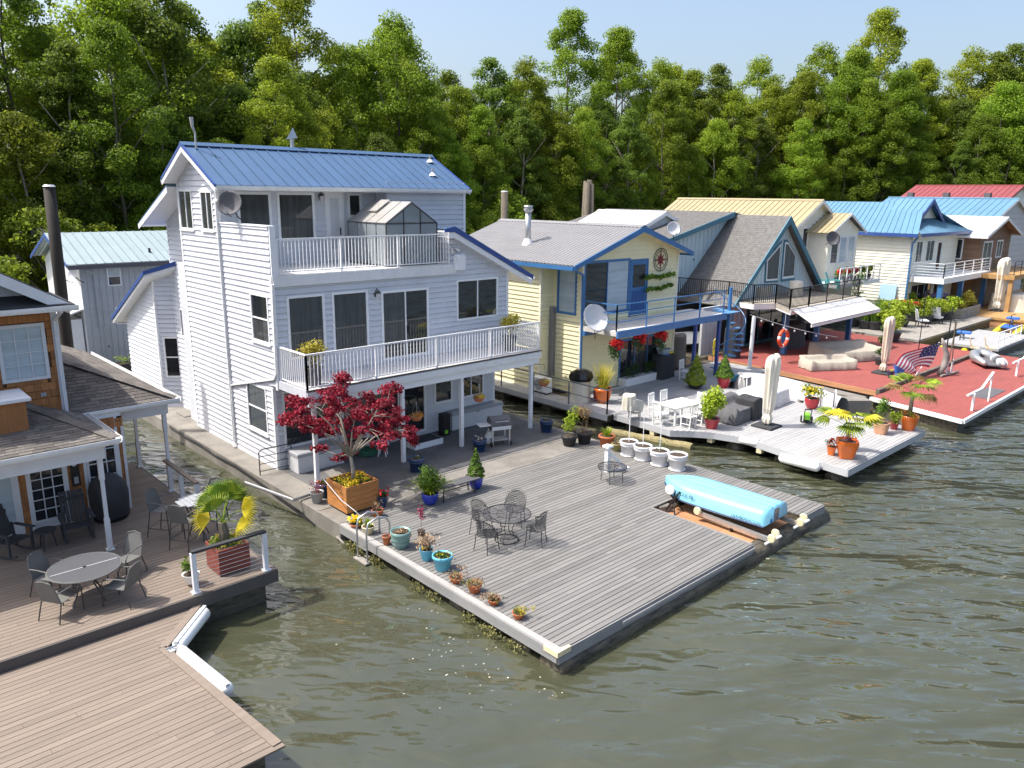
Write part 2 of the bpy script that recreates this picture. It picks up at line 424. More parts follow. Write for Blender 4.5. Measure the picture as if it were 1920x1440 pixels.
def window(parent, O, U, N, r, glass=None, cols=1, rows=1, tw=.07, fm=None, split=None, proud=.05, name='window', sill=False, grid=None):
    """r=(u0,v0,u1,v1): trim outer size; panes are sub-parts"""
    u0, v0, u1, v1 = r; fm = fm or m_trim; glass = glass or m_glass
    mb = MB()
    fbox(mb, O, U, N, u0, u1, v0, v0+tw, .001, proud); fbox(mb, O, U, N, u0, u1, v1-tw, v1, .001, proud)
    fbox(mb, O, U, N, u0, u0+tw, v0+tw, v1-tw, .001, proud-.002); fbox(mb, O, U, N, u1-tw, u1, v0+tw, v1-tw, .001, proud-.002)
    if sill: fbox(mb, O, U, N, u0-.04, u1+.04, v0-.04, v0-.001, .001, proud+.04)
    cu = np.linspace(u0+tw, u1-tw, cols+1); cv = np.linspace(v0+tw, v1-tw, rows+1)
    s = .045 if not grid else grid
    for c in cu[1:-1]: fbox(mb, O, U, N, c-s/2, c+s/2, v0+tw, v1-tw, .001, proud-.012)
    for c in cv[1:-1]: fbox(mb, O, U, N, u0+tw, u1-tw, c-s/2, c+s/2, .001, proud-.016)
    w = part(name, mb, fm, parent, world=True)
    for i in range(cols):
        for j in range(rows):
            g = MB(); fbox(g, O, U, N, cu[i]+.004, cu[i+1]-.004, cv[j]+.004, cv[j+1]-.004, .002, .010 + .003*((i+j) % 2))
            gm = glass[(i*rows+j) % len(glass)] if isinstance(glass, (list, tuple)) else glass
            part('pane', g, gm, w, world=True)
    return w
def railing(parent, path, h, m, gap=.11, br=.011, post_every=None, rail=.05, posts=None, z0=.09, name='railing', bal=True, mids=(), sq=False):
    """top and bottom rail with posts; balusters are sub-parts"""
    mb = MB(); path = [V3(*p) for p in path]
    for a, b in zip(path[:-1], path[1:]):
        mb.bar(a+V3(0,0,h), b+V3(0,0,h), rail, rail*.8)
        if bal: mb.bar(a+V3(0,0,z0), b+V3(0,0,z0), rail*.7, rail*.6)
        for q in mids: mb.bar(a+V3(0,0,q), b+V3(0,0,q), rail*.6, rail*.6)
    allp = []
    for a, b in zip(path[:-1], path[1:]):
        L = np.linalg.norm(b-a); n = max(1, round(L/(post_every or 1.8)))
        for i in range(n+1): allp.append(a+(b-a)*i/n)
    for p in allp: mb.bar(p, p+V3(0,0,h-.01), rail*.95, rail*.95)
    R = part(name, mb, m, parent, world=True)
    if bal:
        me = MB().box(-br, br, -br, br, z0, h-rail*.3).mesh('baluster', m)
        for a, b in zip(path[:-1], path[1:]):
            L = np.linalg.norm(b-a); n = max(2, round(L/gap))
            for i in range(1, n):
                p = a+(b-a)*i/n
                if min(np.linalg.norm(p-q) for q in allp) < gap*.45: continue
                part('baluster', me, None, R, loc=p)
    return R
def planks(parent, x0, x1, y0, y1, ztop, w, m, th=.035, gap=.008, lens=(2.4, 4.9), along='x', name='deck_board', clip=None, base=True, zoff=.002):
    """deck boards, each an object; meshes shared by length"""
    n = max(1, int(round(((y1-y0) if along == 'x' else (x1-x0))/w))); w = ((y1-y0) if along == 'x' else (x1-x0))/n
    a0, a1 = (x0, x1) if along == 'x' else (y0, y1)
    for i in range(n):
        b = (y0 if along == 'x' else x0)+i*w
        s = a0; first = True
        while s < a1-1e-4:
            L = random.uniform(*lens) if not first else random.uniform(lens[0]*.5, lens[1])
            first = False
            e = s+L
            if a1-e < lens[0]*.4: e = a1
            e = min(e, a1)
            dz = random.uniform(-zoff, 0)
            if along == 'x': rect = [(s+.002, b+gap/2), (e-.002, b+gap/2), (e-.002, b+w-gap/2), (s+.002, b+w-gap/2)]
            else: rect = [(b+gap/2, s+.002), (b+w-gap/2, s+.002), (b+w-gap/2, e-.002), (b+gap/2, e-.002)]
            if clip: 
                for (ax, ay, nx, ny) in clip:   # keep points with (p-a).n >= 0
                    o = []
                    for k in range(len(rect)):
                        p, q = rect[k], rect[(k+1) % len(rect)]
                        dp = (p[0]-ax)*nx+(p[1]-ay)*ny; dq = (q[0]-ax)*nx+(q[1]-ay)*ny
                        if dp >= 0: o.append(p)
                        if (dp >= 0) != (dq >= 0):
                            t = dp/(dp-dq); o.append((p[0]+t*(q[0]-p[0]), p[1]+t*(q[1]-p[1])))
                    rect = o
                    if len(rect) < 3: break
            if len(rect) >= 3:
                part(name, MB().prism([(p[0], p[1], ztop+dz-th) for p in rect], (0, 0, th)), m, parent, world=True)
            s = e
def metal_roof(parent, e0, e1, r0, r1, m, pitch=.42, rib=.03, name='roof_panel', th=.03, ribw=.035):
    """standing-seam roof plane: eave e0-e1, ridge r0-r1; each panel an object"""
    e0, e1, r0, r1 = map(lambda p: V3(*p), (e0, e1, r0, r1))
    n = max(1, round(np.linalg.norm(e1-e0)/pitch))
    nn = np.cross(e1-e0, r0-e0); nn /= np.linalg.norm(nn)
    if nn[2] < 0: nn = -nn
    for i in range(n):
        a, b, c, d = e0+(e1-e0)*i/n, e0+(e1-e0)*(i+1)/n, r0+(r1-r0)*(i+1)/n, r0+(r1-r0)*i/n
        du = (b-a)/np.linalg.norm(b-a)*ribw; dg = du/ribw*.022
        mb = MB().prism([a, b-dg, c-dg, d], -nn*th)
        mb.prism([a+nn*.001, a+du+nn*.001, d+du+nn*.001, d+nn*.001], nn*rib)
        part(name, mb, m, parent, world=True)
def sheet_roof(parent, e0, e1, r0, r1, m, pitch=.2, amp=.03, name='roof_sheet', nsheet=1, th=.03):
    """corrugated sheets"""
    e0, e1, r0, r1 = map(lambda p: V3(*p), (e0, e1, r0, r1))
    nn = np.cross(e1-e0, r0-e0); nn /= np.linalg.norm(nn)
    if nn[2] < 0: nn = -nn
    for s in range(nsheet):
        t0, t1 = s/nsheet, (s+1)/nsheet
        L = np.linalg.norm(e1-e0)/nsheet; n = max(1, round(L/pitch))*4
        vs = []; 
        for i in range(n+1):
            t = t0+(t1-t0)*i/n
            h = amp*(1 if i % 4 in (1, 2) else 0)+.0015*(s % 2)
            vs += [e0+(e1-e0)*t+nn*h, r0+(r1-r0)*t+nn*h]
        fs = [(2*i, 2*i+2, 2*i+3, 2*i+1) for i in range(n)]
        mb = MB().add(vs, fs)
        mb.prism([e0+(e1-e0)*t0-nn*.004, e0+(e1-e0)*t1-nn*.004, r0+(r1-r0)*t1-nn*.004, r0+(r1-r0)*t0-nn*.004], -nn*th)
        part(name, mb, m, parent, world=True)
def shingle_plane(parent, poly, U, m, row=.145, wid=.3, name='shingle', single=False, lift=.012, base=None, th=.008):
    """lapped shingles on a sloped polygon; U is the horizontal direction of the courses"""
    poly = [V3(*p) for p in poly]; O = poly[0]; U = V3(*U); U /= np.linalg.norm(U)
    nn = np.cross(poly[1]-poly[0], poly[2]-poly[0]); nn /= np.linalg.norm(nn)
    if nn[2] < 0: nn = -nn
    Vv = np.cross(nn, U); 
    if Vv[2] < 0: Vv = -Vv
    p2 = [((p-O)@U, (p-O)@Vv) for p in poly]
    v0 = min(p[1] for p in p2); v1 = max(p[1] for p in p2); ua = min(p[0] for p in p2); ub = max(p[0] for p in p2)
    base_o = None
    if base: base_o = part(base, MB().prism(poly, -nn*.06), m, parent, world=True)
    tgt = base_o or parent
    allmb = MB(); r = 0; v = v0
    while v < v1:
        u = ua-random.uniform(0, wid)
        while u < ub:
            w = wid*random.uniform(.75, 1.3)
            pl = clip_box(p2, u+.003, u+w-.003, v, v+row*1.02)
            if len(pl) >= 3:
                fr = [O+U*a+Vv*b+nn*(lift+th-(lift-.002)*(b-v)/row+.0004*(r % 2)) for a, b in pl]
                bk = [O+U*a+Vv*b+nn*.001 for a, b in pl]; n = len(pl)
                mb = allmb if single else MB()
                mb.add(fr+bk, [tuple(range(n))]+[(i, i+n, (i+1) % n+n, (i+1) % n) for i in range(n)])
                if not single: part(name, mb, m, tgt, world=True)
            u += w
        v += row; r += 1
    if single: part(name+'_courses', allmb, m, tgt, world=True, kind='stuff')
    return base_o

# ------------------------------------------------------------------ foliage helpers
def leaf_quads(pos, nrm, size, asp=.55, jit=.9, seed=0):
    g = np.random.default_rng(seed)
    n = len(pos)
    nr = nrm+g.normal(0, jit, (n, 3)); nr /= np.linalg.norm(nr, axis=1, keepdims=True)+1e-9
    t = np.cross(nr, g.normal(0, 1, (n, 3))); t /= np.linalg.norm(t, axis=1, keepdims=True)+1e-9
    s = np.cross(nr, t)
    L = size*g.uniform(.65, 1.35, (n, 1))
    V = np.stack([pos-t*L*.5, pos+s*L*asp*.5, pos+t*L*.5, pos-s*L*asp*.5], 1)
    return V.reshape(-1, 3)
def cloud(n, cen, rad, size, asp=.55, shell=.45, seed=0, jit=.8):
    """n leaves spread through ellipsoids"""
    g = np.random.default_rng(seed)
    cen = np.atleast_2d(cen).astype(float); rad = np.atleast_2d(rad).astype(float)
    if rad.shape[1] == 1: rad = np.repeat(rad, 3, 1)
    if len(rad) == 1: rad = np.repeat(rad, len(cen), 0)
    vol = (rad[:, 0]*rad[:, 1]*rad[:, 2])**(2/3); idx = g.choice(len(cen), n, p=vol/vol.sum())
    d = g.normal(0, 1, (n, 3)); d /= np.linalg.norm(d, axis=1, keepdims=True)
    r = g.uniform(0, 1, (n, 1))**shell
    pos = cen[idx]+d*r*rad[idx]
    nr = d+np.array([0, 0, .5])
    return leaf_quads(pos, nr, size, asp, jit, seed+1)
def blades(n, h, spread, w, seed=0, droop=.5, base=.04):
    """arching blades as strips of 3 quads"""
    g = np.random.default_rng(seed); V = []
    for i in range(n):
        a = g.uniform(0, 2*math.pi); lean = g.uniform(.1, 1)*spread; hh = h*g.uniform(.6, 1.1); ww = w*g.uniform(.7, 1.2)
        b = V3(math.cos(a)*base*g.uniform(0, 1), math.sin(a)*base*g.uniform(0, 1), 0); dr = V3(math.cos(a), math.sin(a), 0); sd_ = V3(-math.sin(a), math.cos(a), 0)
        pts = []
        for k in range(4):
            t = k/3; pts.append(b+dr*lean*t**1.5+V3(0, 0, hh*(t-droop*.5*t*t*lean/spread)))
        for k in range(3):
            w0 = ww*(1-k/3)**.7; w1 = ww*(1-(k+1)/3)**.7
            V += [pts[k]-sd_*w0/2, pts[k]+sd_*w0/2, pts[k+1]+sd_*w1/2, pts[k+1]-sd_*w1/2]
    return np.array(V)
def fan_leaf(c, d, upv, R, seg=16, seed=0, spread=2.5, droop=.25):
    """fan palm blade: pleated segments radiating from c, roughly facing upv"""
    g = np.random.default_rng(seed); d = V3(*d); d /= np.linalg.norm(d); upv = V3(*upv)
    s = np.cross(d, upv); s /= np.linalg.norm(s); nn = np.cross(s, d); V = []
    for i in range(seg):
        a = (i+.5)/seg*spread-spread/2; da = spread/seg*.5
        def at(ang, r, z): return c+(d*math.cos(ang)+s*math.sin(ang))*r+nn*z
        r1 = R*.62; r2 = R*g.uniform(.85, 1.05); z2 = -droop*R*g.uniform(.5, 1.3)
        V += [at(a, .03*R, 0), at(a-da, r1, -.02*R), at(a, r1*.98, .05*R), at(a, .03*R, 0)]
        V += [at(a, .03*R, 0), at(a, r1*.98, .05*R), at(a+da, r1, -.02*R), at(a, .03*R, 0)]
        V += [at(a-da*.95, r1, -.02*R), at(a, r2, z2), at(a, r2, z2), at(a, r1*.98, .05*R)]
        V += [at(a, r1*.98, .05*R), at(a, r2, z2), at(a, r2, z2), at(a+da*.95, r1, -.02*R)]
    return np.array(V)
_seed = [100]
def sd_next(): _seed[0] += 7; return _seed[0]
def foliage(parent, V, m, name='foliage', loc=None, nv=4, label=None):
    return part(name, np_mesh(name, V, nv, m), None, parent, loc=loc, label=label)

# ------------------------------------------------------------------ pots and plants
PROF = {
 'flare': [(.62,0),(.66,.02),(.92,.80),(1.0,.80),(1.0,1.0),(.90,1.0),(.86,.9)],
 'rim':   [(.66,0),(.70,.03),(.90,.70),(.93,.70),(.95,.73),(.93,.76),(.96,.86),(1.0,.90),(1.0,1.0),(.89,1.0),(.86,.88)],
 'round': [(.50,0),(.60,.03),(.84,.30),(.97,.65),(1.0,.90),(1.0,1.0),(.92,1.0),(.88,.9)],
 'ribbed':[(.66,0),(.70,.04),(.78,.22),(.84,.24),(.80,.30),(.86,.46),(.92,.48),(.87,.54),(.94,.74),(1.0,.82),(1.0,1.0),(.90,1.0),(.86,.9)],
 'bowl':  [(.55,0),(.80,.35),(.95,.8),(1.0,.85),(1.0,1.0),(.92,1.0),(.88,.9)],
 'taper': [(.60,0),(.63,.02),(.97,.97),(1.0,1.0),(.92,1.0),(.88,.92)],
 'tall':  [(.62,0),(.66,.02),(.97,.75),(1.0,.85),(.98,1.0),(.90,1.0),(.86,.92)],
}
def base_point(px, py, z, r):
    """px,py is the lowest visible point of a round base of radius r standing on z"""
    p = Gz(px, py, z); d = p-CAM; d[2] = 0; d /= np.linalg.norm(d)
    return p+d*r
def view_h(p, hpx):
    """height in metres of something upright at p that is hpx pixels tall"""
    d = p-CAM; e = math.atan2(-d[2], math.hypot(d[0], d[1]))
    return hpx*depth(p)/F_PX/math.cos(e)
def pot(name, label, px, py, wpx, hpx, z, m, prof='flare', plant=None, group=None, sq=None, cat='potted plant', n=20, rz=None, soil=True, saucer=False, potname='pot', pm=None):
    """potted plant: pot, soil and what grows in it; wpx/hpx are the pot's size in photo pixels"""
    p0 = Gz(px, py, z); r = metres(p0, wpx)/2
    c = base_point(px, py, z, r*PROF[prof][0][0]); d = c-CAM
    e = math.atan2(-d[2], math.hypot(d[0], d[1]))
    h = max(.06, (hpx*depth(c)/F_PX - (1+PROF[prof][0][0])*r*math.sin(e))/math.cos(e))
    T = thing(name, label, cat, (c[0], c[1], z), rz if rz is not None else random.uniform(0, 6), group)
    part(potname, MB().lathe([(a*r, b*h) for a, b in PROF[prof]], n, cap=True, sq=sq), m, T, smooth=(sq is None))
    if saucer: part('saucer', MB().lathe([(r*.78,0),(r*.86,.02),(r*.86,.03),(r*.6,.03)], n), m, T)
    if soil: part('soil', MB().lathe([(r*.87,h*.88),(r*.80,h*.93),(.001,h*.95)], n, cap=False), m_soil, T)
    T['_h'] = h; T['_r'] = r
    if plant:
        for pl in (plant if isinstance(plant, list) else [plant]): pl(T, r, h)
    del T['_h']; del T['_r']
    return T
# plants: functions (T, r, h) adding parts above the pot
def P_bush(m, n=350, w=1.2, ht=1.2, size=.09, up=.55, name='foliage', asp=.6, shell=.45, lumps=7):
    def f(T, r, h):
        s = sd_next(); g = np.random.default_rng(s)
        cen = np.stack([g.normal(0, .38, lumps)*r*w, g.normal(0, .38, lumps)*r*w, h+r*ht*(up+g.uniform(-.35, .45, lumps))], 1)
        V = cloud(n, cen, np.array([[r*w*.55, r*w*.55, r*ht*.5]]), size, asp, shell, s)
        V[:, 2] = np.maximum(V[:, 2], h*.9)
        foliage(T, V, m, name)
    return f
def P_flow(m, n=40, w=1.0, ht=1.0, size=.07, z=.7, name='flower', spread=.5):
    def f(T, r, h):
        s = sd_next(); g = np.random.default_rng(s)
        pos = np.stack([g.normal(0, spread, n)*r*w, g.normal(0, spread, n)*r*w, h+r*ht*(z+g.uniform(-.3, .3, n))], 1)
        V = np.concatenate([leaf_quads(pos+g.normal(0, size*.2, pos.shape), np.tile([0, 0, 1.], (n, 1)), size, .9, .7, s+k) for k in range(3)])
        foliage(T, V, m, name)
    return f
def P_blades(m, n=60, ht=2.0, spread=1.2, w=.02, name='foliage', droop=.5):
    def f(T, r, h):
        V = blades(n, r*ht, r*spread, w, sd_next(), droop, r*.5); V[:, 2] += h*.92
        foliage(T, V, m, name)
    return f
def P_stick(ht, rr=.012, m=None, off=(0, 0), lean=(0, 0)):
    def f(T, r, h):
        part('stake', MB().tube([(off[0]*r, off[1]*r, h*.8), (off[0]*r+lean[0], off[1]*r+lean[1], h+ht)], rr, 6), m or m_plast, T)
    return f
def P_cone(m, ht, w=1.0, n=2600, size=.05, z0=.0):
    def f(T, r, h):
        s = sd_next(); g = np.random.default_rng(s)
        t = 1-np.sqrt(g.uniform(0, 1, n)); a = g.uniform(0, 2*math.pi, n)
        lump = 1+.10*np.sin(a*5+t*22)+.08*np.sin(a*3-t*31)
        rad = r*w*np.minimum(1, (1-t)*1.12+.03)*g.uniform(.82, 1.0, n)*lump*np.minimum(1, .72+t*4)
        pos = np.stack([np.cos(a)*rad, np.sin(a)*rad, h*(.95+z0)+t*ht], 1)
        nr = np.stack([np.cos(a), np.sin(a), .5+0*a], 1)
        foliage(T, leaf_quads(pos, nr, size, .55, .55, s), m)
        part('stem', MB().tube([(0,0,h*.8), (0,0,h+ht*.8)], .02, 6), m_bark, T)
    return f
def P_twigs(m, n=40, ht=1.0, spread=1.0, size=.05, leaves=90):
    def f(T, r, h):
        s = sd_next(); V = blades(n, r*ht, r*spread, .014, s, .2, r*.5); V[:, 2] += h*.92
        foliage(T, V, m, 'stem')
        if leaves:
            g = np.random.default_rng(s); pos = np.stack([g.normal(0, .5, leaves)*r*spread, g.normal(0, .5, leaves)*r*spread, h+g.uniform(.2, 1, leaves)*r*ht], 1)
            foliage(T, leaf_quads(pos, np.tile([0, 0, 1.], (leaves, 1)), size, .6, 1., s), m)
    return f
def P_palm(R=.6, trunk=.35, nf=8, rt=.06, mats=None, tiltr=(.1, .9), skirt=True):
    def f(T, r, h):
        g = np.random.default_rng(sd_next())
        part('trunk', MB().tube([(0,0,h*.85), (.01,0,h+trunk*.5), (0,.01,h+trunk)], [rt*1.2, rt*1.1, rt*.7], 9), m_bark, T)
        for i in range(nf):
            a = 2*math.pi*i/nf+g.uniform(-.3, .3); t = g.uniform(*tiltr); L = R*g.uniform(.5, .8)
            d = V3(math.cos(a)*math.cos(t), math.sin(a)*math.cos(t), math.sin(t)); c0 = V3(0, 0, h+trunk*.95); c1 = c0+d*L+V3(0, 0, .05)
            mm = (mats or [l_palm])[i % len(mats or [1])]
            fr = part('frond', MB().tube([c0, (c0+c1)/2+V3(0,0,.03), c1], .009, 5), l_palm, T)
            d2 = d-V3(0, 0, .25+.35*g.random()); 
            part('blade', np_mesh('blade', fan_leaf(c1, d2, (0, 0, 1) if abs(d2[2]) < .9 else (1, 0, 0), R*g.uniform(.6, .8), 16, sd_next()), 4, mm), None, fr)
    return f
# ------------------------------------------------------------------ water
def water_material():
    m = bpy.data.materials.new('river_water'); m.use_nodes = True
    n, l = m.node_tree.nodes, m.node_tree.links; b = n['Principled BSDF']
    g = n.new('ShaderNodeNewGeometry')
    nc = n.new('ShaderNodeTexNoise'); nc.inputs['Scale'].default_value = .16; nc.inputs['Detail'].default_value = 4
    l.new(g.outputs['Position'], nc.inputs['Vector'])
    rp = n.new('ShaderNodeValToRGB'); rp.color_ramp.elements[0].color = (.046, .050, .027, 1); rp.color_ramp.elements[1].color = (.070, .074, .046, 1)
    l.new(nc.outputs['Fac'], rp.inputs[0]); l.new(rp.outputs[0], b.inputs['Base Color'])
    b.inputs['Roughness'].default_value = .025; b.inputs['IOR'].default_value = 1.45; b.inputs['Specular IOR Level'].default_value = .7
    b.inputs['Coat Weight'].default_value = .7; b.inputs['Coat Roughness'].default_value = .03
    sep = n.new('ShaderNodeSeparateXYZ'); l.new(g.outputs['Position'], sep.inputs[0])
    mr = n.new('ShaderNodeMapRange'); mr.inputs['From Min'].default_value = 8; mr.inputs['From Max'].default_value = 23
    mr.inputs['To Min'].default_value = .28; mr.inputs['To Max'].default_value = 1.0; l.new(sep.outputs[0], mr.inputs['Value'])
    h = None
    for sc, st, rz, sx, sy in ((.30, 1.3, .80, .45, 1.25), (.85, .62, .66, .42, 1.25), (2.6, .2, .9, .5, 1.2)):
        vr = n.new('ShaderNodeVectorRotate'); vr.rotation_type = 'Z_AXIS'; vr.inputs['Angle'].default_value = rz
        l.new(g.outputs['Position'], vr.inputs['Vector'])
        mp = n.new('ShaderNodeMapping'); mp.inputs['Scale'].default_value = (sx, sy, 1)
        l.new(vr.outputs[0], mp.inputs[0])
        w = n.new('ShaderNodeTexNoise'); w.inputs['Scale'].default_value = sc; w.inputs['Detail'].default_value = 1.6; w.inputs['Roughness'].default_value = .4; w.inputs['Distortion'].default_value = .5
        l.new(mp.outputs[0], w.inputs['Vector'])
        k = n.new('ShaderNodeMath'); k.operation = 'MULTIPLY'; k.inputs[1].default_value = st; l.new(w.outputs['Fac'], k.inputs[0])
        if h is None: h = k.outputs[0]
        else:
            a = n.new('ShaderNodeMath'); a.operation = 'ADD'; l.new(h, a.inputs[0]); l.new(k.outputs[0], a.inputs[1]); h = a.outputs[0]
    q = n.new('ShaderNodeMath'); q.operation = 'MULTIPLY'; l.new(h, q.inputs[0]); l.new(mr.outputs[0], q.inputs[1])
    bp = n.new('ShaderNodeBump'); bp.inputs['Strength'].default_value = 1.0; bp.inputs['Distance'].default_value = .75
    l.new(q.outputs[0], bp.inputs['Height']); l.new(bp.outputs[0], b.inputs['Normal']); l.new(bp.outputs[0], b.inputs['Coat Normal'])
    return m
tag(part('water', MB().quad((-500,-300,0), (900,-300,0), (900,900,0), (-500,900,0)), water_material()), 'murky olive green river water', None, None, 'structure')
# ------------------------------------------------------------------ wooded bank
SH = [(-60,60), (-20,58), (10,59), (40,64), (70,70), (100,72), (128,66), (152,50), (172,30), (188,5), (200,-30)]
def shore(t):
    t = max(0, min(len(SH)-1.001, t)); i = int(t); f = t-i
    p = np.array(SH[i])*(1-f)+np.array(SH[i+1])*f; d = np.array(SH[i+1])-np.array(SH[i]); d = d/np.linalg.norm(d)
    return p, np.array([-d[1], d[0]])
def bank_z(o): return float(np.interp(o, [-4, 0, 4, 12, 30, 80, 300], [-1.5, .3, 1.8, 3.2, 5, 9, 12]))
bk = MB(); offs = [-4, 0, 4, 12, 30, 80, 300]; ts = np.linspace(0, 9.99, 60); vs = []
for t in ts:
    p, n_ = shore(t)
    for o in offs: q = p+n_*o; vs.append((q[0], q[1], bank_z(o)+.3*math.sin(q[0]*.3+q[1]*.7)))
k = len(offs)
bk.add(vs, [(i*k+j, (i+1)*k+j, (i+1)*k+j+1, i*k+j+1) for i in range(len(ts)-1) for j in range(k-1)])
m_bank = mat('bank_earth', (.03,.04,.012), 1, .4, .5, bump=.5, bscale=4)
tag(part('bank', bk, m_bank, smooth=True), 'wooded earth bank behind the floating homes', None, None, 'structure')

def crown_mesh(name, H, Rr, seed, m, n=11000, leaf=.30, low=.28, lumps=70):
    """leaf clumps on an uneven crown, unit metres, trunk base at the origin"""
    g = np.random.default_rng(seed)
    cen = []; rad = []
    for i in range(lumps):
        t = g.uniform(0, 1)
        z = H*(low+(1-low)*t*.97)
        prof = math.sin(math.pi*min(1, (t*.86+.13)))**.75
        a = g.uniform(0, 2*math.pi); rr = Rr*prof*(g.uniform(.25, 1)**.5)*g.uniform(.8, 1.2)
        cen.append((math.cos(a)*rr, math.sin(a)*rr, z)); s = g.uniform(.5, 1.4)*Rr*.22; rad.append((s*1.15, s*1.15, s*.8))
    V = cloud(n, np.array(cen), np.array(rad), leaf, .7, .42, seed+3, .75)
    return np_mesh(name, V, 4, m)
def trunk_mesh(name, H, seed, m, r=.22, limbs=9):
    g = np.random.default_rng(seed); mb = MB()
    pts = [(g.normal(0, .12)*i*.4, g.normal(0, .12)*i*.4, H*.9*i/6) for i in range(7)]
    mb.tube([(0,0,-1)]+pts, [r*1.25]+[r*(1-.13*i) for i in range(7)], 7)
    for i in range(limbs):
        t = g.uniform(.25, .8); j = int(t*6); b = np.array(pts[j]); a = g.uniform(0, 6.28); L = H*.22*g.uniform(.6, 1.1)
        mid = b+V3(math.cos(a)*L*.5, math.sin(a)*L*.5, L*.45); e = b+V3(math.cos(a)*L, math.sin(a)*L, L*.95)
        mb.tube([b, mid, e], [r*.38, r*.25, r*.06], 5)
    return mb.mesh(name, m, True)
VAR = []
for i, (H, Rr, m, n, low) in enumerate([(17,4.2,l_wood,17000,.08), (20,4.6,l_wood,19000,.10), (22,4.0,l_wood2,18000,.12), (24,4.8,l_wood,20000,.12),
                                        (18,4.8,l_wood2,19000,.08), (26,4.4,l_wood,20000,.16), (21,5.0,l_wood,21000,.09)]):
    VAR.append((H, crown_mesh('crown', H, Rr, 20+i, m, int(n*1.45), .245, low, 130), trunk_mesh('trunk', H, 50+i, m_bark if i % 2 else m_barkp)))
SHV = []
for i in range(4):
    SHV.append((crown_mesh('crown', 5.5, 2.6, 80+i, l_shrub, 6000, .19, .05, 50), trunk_mesh('trunk', 4.5, 90+i, m_bark, .07, 7)))
g = np.random.default_rng(3)
def where(px):
    for lim, s in ((300, 'left of the tall house'), (880, 'above the tall house'), (1280, 'above the yellow house'), (1560, 'above the tan metal roof'), (9999, 'above the red roof at right')):
        if px < lim: return s
def to_px(p):
    q = RM.T @ (np.array(p)-CAM); return CX-q[0]/q[2]*F_PX, CY+q[1]/q[2]*F_PX, -q[2]
def add_tree(x, y, z, v, sc, rz, front):
    px, py, d = to_px((x, y, z+8))
    if d < 5 or px < -260 or px > 2180: return
    H, cm, tm = VAR[v]
    hh = H*sc; tone = ('short ' if hh < 17 else 'mid-height ' if hh < 22.5 else 'tall ')+('slim ' if v in (0, 2, 5) else 'broad ')+'dark green' if v in (2, 4) else ('short ' if hh < 17 else 'mid-height ' if hh < 22.5 else 'tall ')+('slim ' if v in (0, 2, 5) else 'broad ')+'yellow-green'
    T = thing('tree', f'{tone} {front}-row tree of the wood {where(px)}', 'tree', (x, y, z), rz, 'trees of the wood on the bank', sc)
    part('crown', cm, None, T); part('trunk', tm, None, T)
for row, (o0, o1, step, s0, s1) in enumerate([(3, 7, 4.0, .6, .88), (9, 14, 4.2, .85, 1.1), (18, 25, 4.6, 1.0, 1.22)]):
    L = 0; t = 0.6
    while t < 9.2:
        p, n_ = shore(t); o = g.uniform(o0, o1); q = p+n_*o+g.normal(0, .8, 2)
        far = np.interp(t, [0, 4.5, 6, 8], [1, 1.03, 1.25, 1.38])
        add_tree(q[0], q[1], bank_z(o)-.2, int(g.integers(0, 7)), g.uniform(s0, s1)*far, g.uniform(0, 6.28), ('front', 'middle', 'back')[row])
        seg = np.linalg.norm(np.array(SH[min(int(t)+1, 10)])-np.array(SH[int(t)])); t += step*g.uniform(.75, 1.25)/seg
t = .8
while t < 9.2:
    p, n_ = shore(t); o = g.uniform(-.5, 3.5); q = p+n_*o
    px, py, d = to_px((q[0], q[1], 4))
    if d > 5 and -150 < px < 2070:
        c_, t_ = SHV[int(g.integers(0, 4))]
        T = thing('shrub', f'low pale green bush at the foot of the wood {where(px)}', 'bush', (q[0], q[1], bank_z(o)-.2), g.uniform(0, 6.28), 'bushes along the bank', g.uniform(.75, 1.45))
        part('crown', c_, None, T); part('trunk', t_, None, T)
    seg = np.linalg.norm(np.array(SH[min(int(t)+1, 10)])-np.array(SH[int(t)])); t += 3.0*g.uniform(.7, 1.3)/seg
# ------------------------------------------------------------------ the tall house
def rY(a, b, Y):
    p, q = Gy(*a, Y), Gy(*b, Y); return (min(p[0], q[0]), min(p[2], q[2]), max(p[0], q[0]), max(p[2], q[2]))
def rX(a, b, X):
    p, q = Gx(*a, X), Gx(*b, X); return (min(p[1], q[1]), min(p[2], q[2]), max(p[1], q[1]), max(p[2], q[2]))
XL, YG, YM, YT, YB = 10.70, 22.40, 22.05, 25.60, 28.86
XR = 20.35
ZF, ZM, ZT = .5, 3.5, 6.75
H1 = thing('house', 'tall three-storey white-sided floating house with a blue metal roof', 'house', (15, 25, ZF))
fX = ((0, 0, 0), (0, 1, 0), (-1, 0, 0))
def planeX(x): return ((x, 0, 0), (0, 1, 0), (-1, 0, 0))
def planeY(y): return ((0, y, 0), (1, 0, 0), (0, -1, 0))
# left walls
w_m = rX((470,547), (509,648), XL); w_g = rX((463,712), (506,818), XL); w_a = rX((335,355), (366,432), XL); w_b = rX((376,357), (404,434), XL)
w_m = (22.33, w_m[1], 23.55, w_m[3])
polyG = [(YG, ZF), (YT, ZF), (YT, 3.3), (YG, 3.3)]
polyM = [(YM, 3.3), (YT, 3.3), (YT, 8.19), (YM, 8.19)]
RY, RZ = 26.95, 10.70
polyT = [(YT, ZF), (YB, ZF), (YB, 9.62), (RY, 10.58), (YT, 9.86)]
for poly, holes in ((polyG, [w_g]), (polyM, [w_m]), (polyT, [w_a, w_b])):
    W = wall(H1, *planeX(XL), poly, m_vinyl)
    siding(W, *planeX(XL), poly, holes, .185, m_vinyl)
window(H1, *planeX(XL), w_m, [m_glassc, m_glass], 1, 2, sill=True); window(H1, *planeX(XL), w_g, [m_glass, m_glassc], 1, 2, sill=True)
